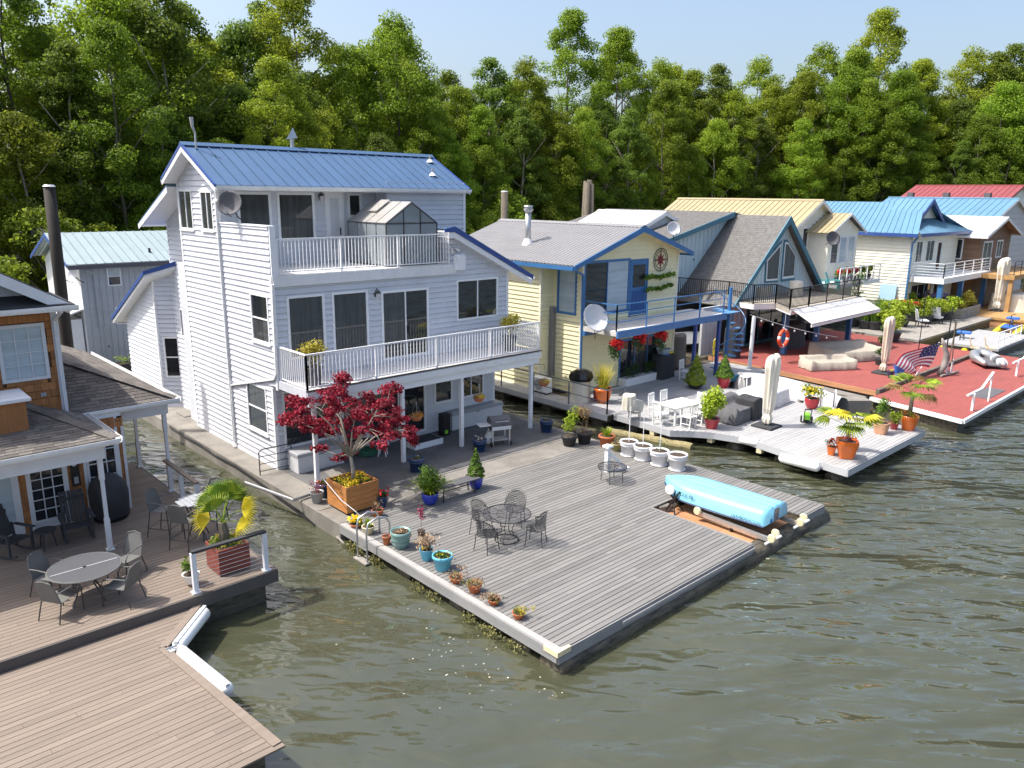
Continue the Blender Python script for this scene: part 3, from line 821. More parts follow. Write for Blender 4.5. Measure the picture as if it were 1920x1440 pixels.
window(H1, *planeX(XL), w_a, m_glass, 2, 1, sill=True); window(H1, *planeX(XL), w_b, m_glass, 2, 1, sill=True)
XS = 11.30
polyS = [(YB, ZF), (31.95, ZF), (31.95, 8.15), (YB, 9.4)]
w_s = rX((338,577), (358,637), XS)
W = wall(H1, *planeX(XS), polyS, m_vinyl); siding(W, *planeX(XS), polyS, [w_s], .185, m_vinyl)
window(H1, *planeX(XS), w_s, m_glassc, 1, 1)
# back-left wing with its slanted front wall
A, B = V3(XS, 31.95, 0), V3(10.70, 32.45, 0); Uc = (B-A)/np.linalg.norm(B-A); Nc = V3(Uc[1], -Uc[0], 0)
if Nc[1] > 0: Nc = -Nc
Lc = np.linalg.norm(B-A)
A2 = A-Uc*.55; Lc2 = Lc+.55
polyC = [(0, ZF), (Lc2, ZF), (Lc2, 5.75), (0, 6.45)]
W = wall(H1, A2, Uc, Nc, polyC, m_vinyl); siding(W, A2, Uc, Nc, polyC, [(.25, 1.75, Lc2-.18, 3.45)], .185, m_vinyl)
window(H1, A2, Uc, Nc, (.25, 1.75, Lc2-.18, 3.45), m_glass, 1, 2)
polyW = [(32.45, ZF), (36.2, ZF), (36.2, 3.9), (32.45, 5.75)]
W = wall(H1, *planeX(10.70), polyW, m_vinyl); siding(W, *planeX(10.70), polyW, [], .185, m_vinyl)
part('wing_roof', MB().prism([(10.25,32.1,6.0), (10.25,36.9,3.62), (13.5,36.9,3.62), (13.5,30.9,6.60), (11.25,31.35,6.38)], (0,0,.14)), m_blued, H1, world=True)
part('wing_soffit', MB().prism([(10.30,32.15,5.86), (10.30,36.85,3.49), (13.5,36.85,3.49), (13.5,31.0,6.44), (11.25,31.45,6.22)], (0,0,.12)), m_trim, H1, world=True)
# mid-level front wall
holes = [rY((535,550), (612,665), YM), rY((620,542), (692,650), YM), rY((713,541), (804,655), YM), rY((855,525), (932,592), YM)]
hz = min(h[1] for h in holes[:2]); holes = [(holes[0][0], hz, holes[0][2], 6.1), (holes[1][0], hz, holes[1][2], 6.1), (holes[2][0], ZM+.12, holes[2][2], 6.0), holes[3]]
HX = 17.55
polyF1 = [(XL, 3.2), (HX, 3.2), (HX, ZT), (XL, ZT)]
polyF2 = [(HX, 3.2), (XR, 3.2), (XR, 6.55), (HX, 7.95)]
for poly in (polyF1, polyF2):
    W = wall(H1, *planeY(YM), poly, m_vinyl); siding(W, *planeY(YM), poly, holes, .185, m_vinyl, v_start=3.2)
window(H1, *planeY(YM), holes[0], m_glassc, 1, 1, .08); window(H1, *planeY(YM), holes[1], m_glassc, 1, 1, .08)
window(H1, *planeY(YM), holes[3], m_glass, 2, 1, .07)
D = window(H1, *planeY(YM), holes[2], [m_glassc, m_glass], 2, 1, .08, name='sliding_door')
hx = (holes[2][0]+holes[2][2])/2
part('handle', MB().box(hx+.06, hx+.10, YM-.11, YM-.04, 4.45, 4.72), m_black, D, world=True)
# ground-floor front wall
gh = [(10.95, 1.15, 12.85, 3.05), (13.05, .62, 16.62, 2.95), (17.0, 1.55, 17.88, 2.95), (18.15, 1.55, 19.45, 2.9)]
polyG = [(XL, ZF), (XR-.35, ZF), (XR-.35, 3.19), (XL, 3.19)]
W = wall(H1, *planeY(YG), polyG, m_vinyl); siding(W, *planeY(YG), polyG, gh, .185, m_vinyl)
window(H1, *planeY(YG), gh[0], m_glass, 1, 1, .08); window(H1, *planeY(YG), gh[2], m_glass, 1, 1, .08); window(H1, *planeY(YG), gh[3], m_glass, 2, 1, .08)
D = window(H1, *planeY(YG), gh[1], [m_glassc, m_glass, m_glass], 3, 1, .09, name='sliding_door')
part('handle', MB().box(14.25, 14.29, YG-.11, YG-.04, 1.45, 1.8), m_black, D, world=True)
# third-floor front wall, recessed door bay and right block
XT = float(Gy(848, 358, YT)[0])
th = [rY((435,357), (511,440), YT), rY((517,357), (592,450), YT), (float(Gy(607,355,YT)[0]), ZT+.03, float(Gy(647,470,YT)[0]), 9.25), rY((650,358), (678,400), YT)]
th[0] = (th[0][0]+.12, th[0][1], th[0][2], 9.2); th[1] = (th[1][0], th[1][1], th[1][2], 9.2); th[3] = (th[3][0], th[3][1]-.15, th[3][2], 9.2)
polyU = [(XL, ZT), (XT, ZT), (XT, 9.85), (XL, 9.85)]
W = wall(H1, *planeY(YT), polyU, m_vinyl); siding(W, *planeY(YT), polyU, th, .185, m_vinyl)
window(H1, *planeY(YT), th[0], m_glassc, 1, 1, .09); window(H1, *planeY(YT), th[1], m_glassc, 1, 1, .09); window(H1, *planeY(YT), th[3], m_glass, 1, 1, .09)
d = th[2]
D = part('door', MB().box(d[0]+.08, d[2]-.08, YT-.03, YT-.002, d[1], d[3]-.08), m_trim, H1, world=True)
mb = MB(); fbox(mb, *planeY(YT), d[0], d[0]+.08, d[1], d[3]-.08, .001, .05); fbox(mb, *planeY(YT), d[2]-.08, d[2], d[1], d[3]-.08, .001, .05); fbox(mb, *planeY(YT), d[0], d[2], d[3]-.08, d[3], .001, .05)
part('door_frame', mb, m_trim, H1, world=True)
part('handle', MB().box(d[2]-.2, d[2]-.17, YT-.07, YT-.03, 7.7, 7.95), m_black, D, world=True)
part('door_panel', MB().box(d[0]+.2, d[2]-.22, YT-.042, YT-.0305, 7.2, 9.0), m_vinyl, D, world=True)
YR2 = YT-.75; XB = float(Gy(724, 358, YR2)[0])
polyR = [(XB, ZT), (XT, ZT), (XT, 9.62), (XB, 9.62)]
W = wall(H1, *planeY(YR2), polyR, m_vinyl, .7); siding(W, *planeY(YR2), polyR, [], .185, m_vinyl)
# corner boards
def cboard(*a): part('corner_board', MB().box(*a), m_trim, H1, world=True)
for (x, y, z0, z1) in ((XL, YG, ZF, 3.2), (XL, YM, 3.2, 6.75), (XL, YB, ZF, 9.6), (XL-.004, YT, ZF, 9.3)):
    cboard(x-.042, x+.07, y-.042, y+.07, z0, z1)
cboard(XR-.07, XR+.042, YM-.042, YM+.07, 3.2, 6.5); cboard(XR-.42, XR-.32, YG-.028, YG+.07, ZF, 3.19)
cboard(XT-.07, XT+.042, YR2-.042, YR2+.07, ZT, 9.62); cboard(XS-.042, XS+.05, 31.9, 31.97, ZF, 8.1); cboard(10.655, 10.74, 32.40, 32.48, ZF, 5.7)
# body behind the visible walls
mb = MB(); mb.box(XL+.14, XR-.4, YG+.14, 30, ZF, 3.2); mb.box(XL+.14, XR-.05, YM+.14, 30, 3.2, 6.6); mb.box(XL+.14, XT-.02, YT+.14, YB, ZT, 9.55); mb.box(XS+.14, 18, YB, 31.9, ZF, 8.0)
mb.box(11.0, 14, 32.5, 36.1, ZF, 3.8)
part('inner_wall', mb, m_vinyl, H1, world=True)
wall(H1, (XR, 0, 0), (0, 1, 0), (1, 0, 0), [(YM, 3.2), (30, 3.2), (30, 6.5), (YM, 6.5)], m_vinyl)
wall(H1, (XT, 0, 0), (0, 1, 0), (1, 0, 0), [(YT-.75, ZT), (YB, ZT), (YB, 9.62), (RY, 10.55), (YT-.75, 9.4)], m_vinyl)
# main roof
RX0 = 10.2; RX1 = float(Gy(806, 292, RY)[0]); EX1 = float(Gy(877, 352, 24.45)[0]); RX1 = (RX1+EX1)/2+.1
ez, ey, bz, by = 9.40, 24.45, 9.62, 28.98
metal_roof(H1, (RX0, ey, ez), (RX1, ey, ez), (RX0, RY, RZ), (RX1, RY, RZ), m_bluem, .41)
metal_roof(H1, (RX0, by, bz), (RX1, by, bz), (RX0, RY, RZ), (RX1, RY, RZ), m_bluem, .41)
part('ridge_cap', MB().prism([(RX0-.03, RY-.17, RZ-.03), (RX0-.03, RY, RZ+.09), (RX0-.03, RY+.17, RZ-.03), (RX0-.03, RY, RZ+.05)], (RX1-RX0+.06, 0, 0)), m_bluem, H1, world=True)
for x, nm in ((RX0, 'rake_board'), (RX1, 'rake_board')):
    mb = MB()
    for (y0, z0) in ((ey, ez), (by, bz)):
        mb.prism([(x-.015, y0, z0-.03), (x-.015, RY, RZ-.03), (x-.015, RY, RZ-.24), (x-.015, y0, z0-.22)], (.03, 0, 0))
    part(nm, mb, m_trim, H1, world=True)
    mb = MB()
    for (y0, z0) in ((ey, ez), (by, bz)):
        mb.prism([(x-.03, y0, z0+.035), (x-.03, RY, RZ+.04), (x-.03, RY, RZ-.06), (x-.03, y0, z0-.06)], (.05, 0, 0))
    part('rake_flashing', mb, m_blued, H1, world=True)
mb = MB(); mb.prism([(RX0+.02, ey, ez-.14), (RX0+.02, RY, RZ-.15), (RX0+.02, by, bz-.14), (RX0+.02, by, bz-.17), (RX0+.02, RY, RZ-.19), (RX0+.02, ey, ez-.17)], (RX1-RX0-.04, 0, 0))
part('soffit', mb, m_trim, H1, world=True)
def gutter(parent, p, q, n, s=.12):
    p, q, n = V3(*p), V3(*q), V3(*n)
    prof = [(0, 0), (s*.8, 0), (s, s*.5), (s, s), (s*.88, s), (s*.88, s*.55), (s*.7, s*.15), (0, s*.15)]
    return part('gutter', MB().prism([p+n*a+V3(0,0,b-s) for a, b in prof], q-p), m_gut, parent, world=True)
def downspout(parent, pts, m=None, w=.075):
    mb = MB()
    for a, b in zip(pts[:-1], pts[1:]): mb.bar(a, b, w, w*.75)
    return part('downspout', mb, m or m_gut, parent, world=True)
gutter(H1, (RX0, ey-.0, ez-.02), (RX1, ey, ez-.02), (0, -1, 0)); gutter(H1, (RX0, by, bz-.02), (RX1, by, bz-.02), (0, 1, 0))
downspout(H1, [(10.5, ey-.05, ez-.13), (10.5, ey-.05, ez-.35), (10.62, YT-.1, 8.9), (10.62, YT-.1, .7), (10.55, YT-.2, .55)])
# lower back roof (second blue slope) and right-hand roof
mb = MB(); mb.prism([(10.35, YB+.13, 9.36), (10.35, 32.3, 7.95), (18.5, 32.3, 7.95), (18.5, YB+.13, 9.36)], (0, 0, .06)); part('back_roof', mb, m_bluem, H1, world=True)
mb = MB(); mb.prism([(10.33, YB+.1, 9.34), (10.33, 32.32, 7.93), (10.33, 32.32, 7.75), (10.33, YB+.1, 9.14)], (.03, 0, 0)); part('rake_board', mb, m_trim, H1, world=True)
part('soffit', MB().prism([(10.37, YB+.13, 9.30), (10.37, 32.25, 7.89), (18.5, 32.25, 7.89), (18.5, YB+.13, 9.30)], (0, 0, .05)), m_trim, H1, world=True)
gutter(H1, (10.35, 32.3, 7.95), (18.5, 32.3, 7.95), (0, 1, 0))
metal_roof(H1, (21.35, 21.72, 6.12), (21.35, 30, 6.12), (17.5, 21.72, 8.02), (17.5, 30, 8.02), m_bluem, .41)
part('rake_flashing', MB().prism([(17.05, 21.68, 8.02), (17.5, 21.68, 8.10), (21.42, 21.68, 6.16), (21.42, 21.68, 5.98), (17.5, 21.68, 7.90), (17.05, 21.68, 7.90)], (0, .035, 0)), m_blued, H1, world=True)
part('rake_board', MB().prism([(17.25, 21.715, 7.905), (17.5, 21.715, 7.905), (21.38, 21.715, 5.98), (21.38, 21.715, 5.80), (17.5, 21.715, 7.70), (17.25, 21.715, 7.70)], (0, .03, 0)), m_trim, H1, world=True)
part('soffit', MB().prism([(17.5, 21.75, 7.80), (21.3, 21.75, 5.92), (21.3, 21.75, 5.88), (17.5, 21.75, 7.76)], (0, 8, 0)), m_trim, H1, world=True)
wall(H1, (HX, 0, 0), (0, 1, 0), (-1, 0, 0), [(YM, ZT), (YR2, ZT), (YR2, 7.95), (YM, 7.95)], m_vinyl)
siding(H1, (HX, 0, 0), (0, 1, 0), (-1, 0, 0), [(YM, ZT), (YR2, ZT), (YR2, 7.95), (YM, 7.95)], [], .185, m_vinyl)
gutter(H1, (21.37, 21.7, 6.1), (21.37, 30, 6.1), (1, 0, 0))
part('parapet_cap', MB().box(XL-.06, XL+.16, YM-.05, YT-.06, 8.19, 8.23), m_trim, H1, world=True)
part('parapet_post', MB().box(XL-.02, XL+.16, YM-.09, YM-.03, 6.6, 8.22), m_trim, H1, world=True)
part('parapet_inner', MB().box(XL+.012, XL+.14, YM+.01, YT-.01, ZT+.01, 8.18), m_vinyl, H1, world=True)
# terrace floor and railing
part('terrace_floor', MB().box(XL+.15, HX-.02, YM-.06, YT-.01, ZT-.12, ZT+.005), mat('terrace_membrane', (.66,.65,.62), .8, .08, 2, dirt=.2), H1, world=True)
part('terrace_fascia', MB().box(XL+.0, HX+.2, YM-.11, YM-.062, ZT-.34, ZT-.01), m_gut, H1, world=True)
railing(H1, [(XL+.22, YM+.0, ZT), (HX-.05, YM+.0, ZT)], 1.07, m_rail, .125, .011, 2.3, .055)
# balcony
BY = 20.25; BX0, BX1 = 10.72, 20.42
m_mem = mat('balcony_membrane', (.62,.61,.60), .8, .08, 2, dirt=.3)
part('balcony_floor', MB().box(BX0, BX1, BY, YM-.02, ZM-.2, ZM), m_mem, H1, world=True)
part('balcony_fascia', MB().box(BX0-.02, BX1+.02, BY-.05, BY-.002, ZM-.26, ZM-.03), m_gut, H1, world=True)
part('balcony_edge', MB().box(BX0-.04, BX1+.06, BY-.07, BY+.02, ZM+.001, ZM+.02), m_black, H1, world=True)
part('balcony_beam', MB().box(BX0+.05, BX1-.05, BY+.02, BY+.16, ZM-.5, ZM-.201), m_trim, H1, world=True)
part('balcony_ceiling', MB().box(BX0, BX1, BY+.17, YG-.02, ZM-.26, ZM-.202), m_trim, H1, world=True)
mbp = MB()
for i in range(6): mbp.box(BX0-.03, BX0-.001, BY, YM-.03, ZM-.24+i*.045, ZM-.20+i*.045)
part('balcony_side', mbp, m_vinyl, H1, world=True)
railing(H1, [(BX0+.04, YM-.1, ZM), (BX0+.04, BY+.05, ZM), (BX1-.05, BY+.05, ZM)], 1.08, m_rail, .125, .011, 2.3, .055)
for i, x in enumerate((10.95, 14.15, 16.65, 20.05)):
    part('post', MB().box(x-.06, x+.06, BY+.03, BY+.15, ZF, ZM-.5), m_trim, H1, world=True)
# lattice at the right end of the balcony
mb = MB()
for i in range(-9, 17):
    a = i*.115
    for s in (1, -1):
        p = [(y, z) for y, z in [(0, a), (1.7, a+1.7*s)]]
        (y0, z0), (y1, z1) = p
        if s == 1:
            if z0 < 0: y0 -= z0; z0 = 0
            if z1 > 1: y1 -= (z1-1); z1 = 1
        else:
            if z0 > 1: y0 += (z0-1); z0 = 1
            if z1 < 0: y1 += z1; z1 = 0
        if y1 > y0+.03 and 0 <= z0 <= 1 and 0 <= z1 <= 1: mb.bar((BX1-.05, BY+.1+y0, ZM+.06+z0), (BX1-.05, BY+.1+y1, ZM+.06+z1), .02, .035, (1, 0, 0))
part('lattice', mb, m_rail, H1, world=True)
# pipes and fixings
downspout(H1, [(XL-.03, YM-.12, 6.5), (XL-.03, YM-.10, 6.2), (XL-.06, YM-.06, 3.75), (XL-.06, YM+.1, 3.55), (XL-.06, YT-.15, 2.75), (XL-.06, YT-.15, .7)])
def lantern(parent, p, n=(0, -1, 0), s=1.0):
    p = V3(*p); n = V3(*n)
    mb = MB(); mb.box(p[0]-.05, p[0]+.05, p[1]-.02, p[1], p[2]-.08, p[2]+.1); c = p+n*.16*s
    mb.tube([p+V3(0,0,.08), p+n*.10*s+V3(0,0,.22*s), c+V3(0,0,.14*s)], .013, 6)
    mb.lathe([(.02,.16*s), (.09*s,.08*s), (.10*s,.05*s), (.02,.05*s)], 8, c)
    L = part('wall_lantern', mb, m_black, parent, world=True)
    part('lamp_glass', MB().lathe([(.05*s,-.13*s), (.08*s,.048*s)], 8, c), m_greyl, L, world=True)
lantern(H1, Gy(704, 552, YM-.02)); lantern(H1, Gy(599, 370, YT-.02))
p = Gy(849, 466, YM-.02)
mb = MB().box(p[0]-.06, p[0]+.06, p[1]-.03, p[1], p[2]-.04, p[2]+.06)
F = part('flood_light', mb, m_steel, H1, world=True)
for s in (-1, 1): part('lamp_head', MB().tube([p+V3(s*.05,-.04,0), p+V3(s*.16,-.2,-.1)], [.03, .06], 8), m_steel, F, world=True)
p = Gy(858, 491, YM-.02); part('meter_box', MB().cbox(p[0]-.2, p[0]+.2, p[1]-.22, p[1], p[2]-.28, p[2]+.28, .05), m_trim, H1, world=True)
# chimney, antenna and vents on the roof
p = Gy(552, 278, RY); cx = p[0]
C = part('chimney_pipe', MB().tube([(cx, RY+.15, RZ-.1), (cx, RY+.15, RZ+.38)], .075, 10), m_steel, H1, world=True)
part('chimney_cowl', MB().prism([(cx-.22, RY+.15, RZ+.36), (cx+.16, RY+.05, RZ+.42), (cx+.05, RY+.15, RZ+.78), (cx+.14, RY+.27, RZ+.42)], (.02, .03, .02)), m_steel, C, world=True)
ax = float(Gy(368, 285, RY-.3)[0])
part('antenna', MB().tube([(ax, RY-.3, RZ-.15), (ax+.01, RY-.3, RZ+.35), (ax-.06, RY-.3, RZ+.55), (ax-.08, RY-.3, RZ+.85)], [.03, .03, .05, .07], 8), m_steel, H1, world=True)
for (a, b) in ((806, 303), (811, 328)):
    t = (b-292)/(350-292); y = RY+(ey-RY)*t; z = RZ+(ez-RZ)*t; x = float(Gy(a, b, y)[0])
    V = part('vent_pipe', MB().tube([(x, y, z-.1), (x, y, z+.28)], .045, 8), m_steel, H1, world=True)
    part('flashing', MB().lathe([(.16, .0), (.06, .12)], 10, (x, y, z)), m_plast, V, world=True)
# ------------------------------------------------------------------ concrete float, main deck
CF = thing('concrete_float', 'weathered concrete float under the tall white house', 'float', (15, 24, 0))
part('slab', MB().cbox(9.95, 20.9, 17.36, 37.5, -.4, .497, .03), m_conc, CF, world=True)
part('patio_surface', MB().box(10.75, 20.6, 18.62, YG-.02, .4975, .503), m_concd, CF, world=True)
part('edge_strip', MB().box(9.97, 20.88, 18.52, 18.60, .4972, .512), m_conc, CF, world=True)
part('hatch_cover', MB().prism([Gz(330,774), Gz(346,783), Gz(371,778), Gz(355,768)], (0, 0, .03)), m_conc, CF, world=True)
part('hatch_cover', MB().prism([Gz(608,886), Gz(636,876), Gz(660,894), Gz(640,912)], (0, 0, .03)), m_conc, CF, world=True)
DK = thing('deck', 'large grey plank deck floating in front of the tall house', 'deck', (15.5, 13, 0))
DX0, DX1, DY0, DY1 = 9.95, 21.2, 9.22, 17.34
SX0, SX1, SY1 = 17.25, 19.95, 12.42
planks(DK, DX0+.16, DX1, SY1, DY1, .5, .142, m_deck, gap=.018)
planks(DK, DX0+.16, SX0-.10, DY0, SY1, .5, .142, m_deck, gap=.018)
planks(DK, SX1, DX1, DY0, SY1, .5, .142, m_deck, gap=.018, lens=(2, 4))
m_edge = mat('pale_edge_board', (.35,.34,.33), .7, .1, 2, stretch=(6,.4,6), dirt=.25)
part('edge_board', MB().box(DX0, DX0+.155, DY0, DY1, .463, .503), m_edge, DK, world=True)
part('edge_board', MB().box(SX0-.095, SX0, DY0, SY1, .463, .503), m_deck, DK, world=True)
part('fascia', MB().box(DX0-.03, DX0-.002, DY0, DY1, .25, .485), m_fasc, DK, world=True)
part('fascia', MB().box(DX0, SX0, DY0-.03, DY0-.002, .22, .48), m_fasc, DK, world=True)
part('fascia', MB().box(SX1, DX1, DY0-.03, DY0-.002, .22, .48), m_fasc, DK, world=True)
part('fascia', MB().box(DX1+.002, DX1+.03, DY0, DY1, .22, .48), m_fasc, DK, world=True)
part('rub_strip', MB().box(11.9, SX0, DY0-.075, DY0-.033, .33, .41), m_edge, DK, world=True)
part('frame', MB().box(DX0+.3, SX0-.02, DY0+.2, DY1-.05, .2, .46).box(SX0-.01, DX1-.02, SY1+.02, DY1-.05, .2, .46).box(SX1+.02, DX1-.02, DY0+.1, SY1, .2, .46), m_wet, DK, world=True)
def logmesh(p, q, r, seed, n=12, seg=14):
    g = np.random.default_rng(seed); p, q = V3(*p), V3(*q); pts = []; rs = []
    for i in range(seg+1):
        t = i/seg; pts.append(p+(q-p)*t+g.normal(0, .015, 3)); rs.append(r*g.uniform(.9, 1.08))
    return MB().tube(pts, rs, n)
part('float_log', logmesh((DX0+.05, DY0+.22, .0), (DX1+.25, DY0+.16, .02), .30, 1), m_wet, DK, world=True, smooth=True)
part('float_log', logmesh((DX0+.2, DY0+4, -.02), (DX1-.1, DY0+4, -.02), .26, 2), m_wet, DK, world=True, smooth=True)
part('float_log', logmesh((DX0+.2, DY1-.5, -.02), (DX1-.1, DY1-.5, -.02), .26, 3), m_wet, DK, world=True, smooth=True)
for i in range(7):
    y = DY0+.9+i*1.05
    part('float_tub', MB().cbox(DX0+.12+.1*(i % 2), DX0+1.1, y, y+.55, -.3, .22, .05), m_wet, DK, world=True)
part('corner_bumper', MB().prism([(DX0-.05, DY0-.05, .40), (DX0+.34, DY0-.05, .40), (DX0+.34, DY0+.02, .40), (DX0+.03, DY0+.06, .40), (DX0+.02, DY0+.34, .40), (DX0-.05, DY0+.34, .40)], (0, 0, .112)), m_creamp, DK, world=True)
m_pole = m_plast
# water plants and barnacle clumps hanging on the deck side
g = np.random.default_rng(5)
pos = np.stack([DX0-.04-g.uniform(0, .12, 900), DY0+.3+np.repeat(g.uniform(.2, 7.4, 12), 75)+g.normal(0, .13, 900), g.uniform(-.02, .24, 900)], 1)
tag(foliage(None, leaf_quads(pos, np.tile([-1., 0, .3], (900, 1)), .06, .6, 1., 4), l_olv := leafmat('weed', (.10,.10,.03), (.30,.28,.10), .2), 'waterweed'), 'pale weed clinging to the side of the big grey deck', None, None, 'stuff')
g = np.random.default_rng(8)
pp = []
while len(pp) < 55:
    px, py = g.normal(930, 95), g.normal(1215, 55)
    q = Gz(px, py, .006)
    if q[0] < DX0-.25 and 1105 < py < 1330: pp.append(q)
pp = np.array(pp)
a = g.uniform(0, 6.28, len(pp)); s_ = g.uniform(.008, .03, len(pp))
Vq = np.stack([pp+np.stack([np.cos(a+k*1.57)*s_, np.sin(a+k*1.57)*s_*.7, 0*a], 1) for k in range(4)], 1).reshape(-1, 3)
tag(foliage(None, Vq, l_pale, 'petals'), 'white petals drifting on the water beside the deck', None, None, 'stuff')
# slip with orange planks
SL = thing('boat_slip', 'low orange-brown plank platform in the deck notch under the dinghy', 'platform', (18.6, 10.8, .1))
planks(SL, SX0+.05, SX1-.05, DY0+.12, SY1-.1, .24, .2, m_plank, along='y', lens=(1.6, 3.2), name='plank')
part('frame', MB().box(SX0+.1, SX1-.1, DY0+.2, SY1-.2, .02, .2), m_wet, SL, world=True)
# roller arms
for k, (x, lab) in enumerate(((18.0, 'near'), (19.55, 'far'))):
    T = thing('boat_roller_arm', f'pale steel roller arm under the {"left" if k == 0 else "right"} side of the upturned dinghy', 'boat lift', (x, 9.6, .24), group='roller arms of the dinghy lift')
    part('beam', MB().bar((x, 11.4, .45), (x-.05, 9.0, .42), .09, .12), m_gwood if k else m_steel, T, world=True)
    part('strut', MB().bar((x, 10.3, .42), (x, 10.3, .24), .07), m_black, T, world=True)
    part('cross_bar', MB().tube([(x-.25, 9.15, .35), (x+.2, 8.95, .52)], .035, 8), m_plast, T, world=True)
    for (yy, dx) in ((11.35, -.1), (9.1, .18), (9.0, -.2)):
        part('roller', MB().lathe([(.10,-.05), (.12,0), (.10,.05)], 12), m_creamp, T, world=True, loc=(x+dx, yy, .55), rot=(0, math.pi/2, 0))
T = thing('boat_stand', 'black folding stand holding up the dinghy bow', 'boat lift', (18.0, 12.2, .24))
for a, b in (((17.75, 12.0, .24), (18.15, 12.35, .85)), ((18.2, 12.0, .24), (17.9, 12.4, .85)), ((17.7, 12.35, .24), (18.1, 12.1, .85))):
    part('leg', MB().bar(a, b, .04), m_black, T, world=True)
part('roller', MB().lathe([(.13,-.05), (.15,0), (.13,.05)], 12), m_plast, T, world=True, loc=(17.95, 12.35, .88), rot=(0, math.pi/2, .3))
p = Gz(1243, 958, .24)
tag(part('concrete_block', MB().cbox(-.22,.22,-.13,.13,0,.2,.02), m_conc, None, loc=p, rot=(0,0,-.3)), 'pale concrete block at the back of the orange planks', 'block')
p = Gz(1260, 947, .24)
tag(part('rope_bundle', MB().tube([(.22*math.cos(t)*(1+.3*math.sin(3*t)), .13*math.sin(t), .05+.04*math.sin(2.3*t)) for t in np.linspace(0, 18, 60)], .03, 6), m_creamp, None, loc=p), 'tangled cream rope beside the concrete block', 'rope')
# upturned dinghy: stations from bow to stern, local y forward
def dinghy():
    D0 = thing('dinghy', 'light blue rowing dinghy lying upside down on its lift', 'boat', (18.78, 11.25, .62), 0.02)
    L0 = 3.6; st = 22; nv = 25; vs = []
    for i in range(st+1):
        t = i/st; y = L0*(.5-t)
        w = .74*(1-max(0, (.36-t)/.36)**2.4)*(1-.07*max(0, t-.6)/.4); w = max(w, .05)
        h = .42*(1-.5*max(0, (.3-t)/.3)**2)
        zb = .10*max(0, (.3-t)/.3)**1.5
        for k in range(nv):
            u = -1+2*k/(nv-1); au = abs(u)
            prof = (1-au**7)
            step = .018*math.sin(au*26) if .45 < au < .95 else 0
            keel = .05*max(0, 1-au/.10) + .035*math.exp(-((au-.42)/.07)**2)
            x = w*(u*(1.0-.16*prof*.4)); z = zb+h*prof**.55+keel*min(1, t*3)
            vs.append((x*(1+step), y, z))
    fs = [(i*nv+k, i*nv+k+1, (i+1)*nv+k+1, (i+1)*nv+k) for i in range(st) for k in range(nv-1)]
    fs.append(tuple(st*nv+k for k in range(nv)))
    part('hull', MB().add(vs, fs), m_boat, D0, smooth=True)
    part('gunwale', MB().tube([vs[i*nv] for i in range(st, -1, -1)]+[vs[i*nv+nv-1] for i in range(st+1)], .028, 6), m_navy, D0)
    part('transom_pad', MB().box(-.13, .13, -L0/2-.015, -L0/2-.002, .0, .36), m_navy, D0)
    part('oar_socket', MB().box(-.32, -.24, -L0/2-.02, -L0/2-.002, .0, .12), m_bluep, D0)
    return D0
DG = dinghy()
def text_part(parent, s, size, m, mtx, name='lettering', ext=.002):
    cu = bpy.data.curves.new(name, 'FONT'); cu.body = s; cu.size = size; cu.extrude = ext; cu.align_x = 'LEFT'
    ob = bpy.data.objects.new(name, cu); COL.objects.link(ob)
    bpy.context.view_layer.update()
    dg = bpy.context.evaluated_depsgraph_get(); me = bpy.data.meshes.new_from_object(ob.evaluated_get(dg))
    bpy.data.objects.remove(ob); me.materials.clear(); me.materials.append(m)
    o = bpy.data.objects.new(name, me); COL.objects.link(o); o.parent = parent; o.matrix_local = mtx
    return o
def frame_mtx(o, x, y):
    x = Vector(x).normalized(); y = Vector(y); z = x.cross(y).normalized(); y = z.cross(x)
    M4 = Matrix.Identity(4)
    for i in range(3): M4[i][0] = x[i]; M4[i][1] = y[i]; M4[i][2] = z[i]; M4[i][3] = o[i]
    return M4
m_ink = mat('dark_ink', (.02,.05,.07), .6, .05, 5)
text_part(DG, '10 DIX 88', .15, m_ink, frame_mtx((-.755, 1.0, .16), (0, -1, 0), (.25, 0, 1)))
text_part(DG, 'J & B PRODUCTION', .10, m_ink, frame_mtx((-.73, -.85, .05), (0, -1, 0), (.12, 0, 1)))
# ------------------------------------------------------------------ swim ladder
LD = thing('swim_ladder', 'grey tubular swim ladder hooked over the left edge of the deck', 'ladder', tuple(Gz(712, 1000, .5)))
a1, b1 = Gz(712, 1000, .5), Gz(731, 1010, .5)
for q in (a1, b1):
    o = V3(DX0-.22, q[1], 0)
    part('rail', MB().tube([V3(q[0], q[1], .5), V3(q[0], q[1], .95), V3(q[0]-.1, q[1], 1.12), V3((q[0]+o[0])/2, q[1], 1.2), V3(o[0]+.06, q[1], 1.1), V3(o[0], q[1], .9), V3(o[0], q[1], -.4)], .027, 8), m_steel, LD, world=True, smooth=True)
part('tread', MB().box(DX0-.32, DX0-.14, b1[1]-.06, a1[1]+.06, .02, .06), m_gwood, LD, world=True)
part('tread', MB().box(DX0-.32, DX0-.14, b1[1]-.06, a1[1]+.06, -.22, -.18), m_gwood, LD, world=True)
part('cross_bar', MB().bar((DX0-.22, b1[1], .38), (DX0-.22, a1[1], .38), .03), m_steel, LD, world=True)
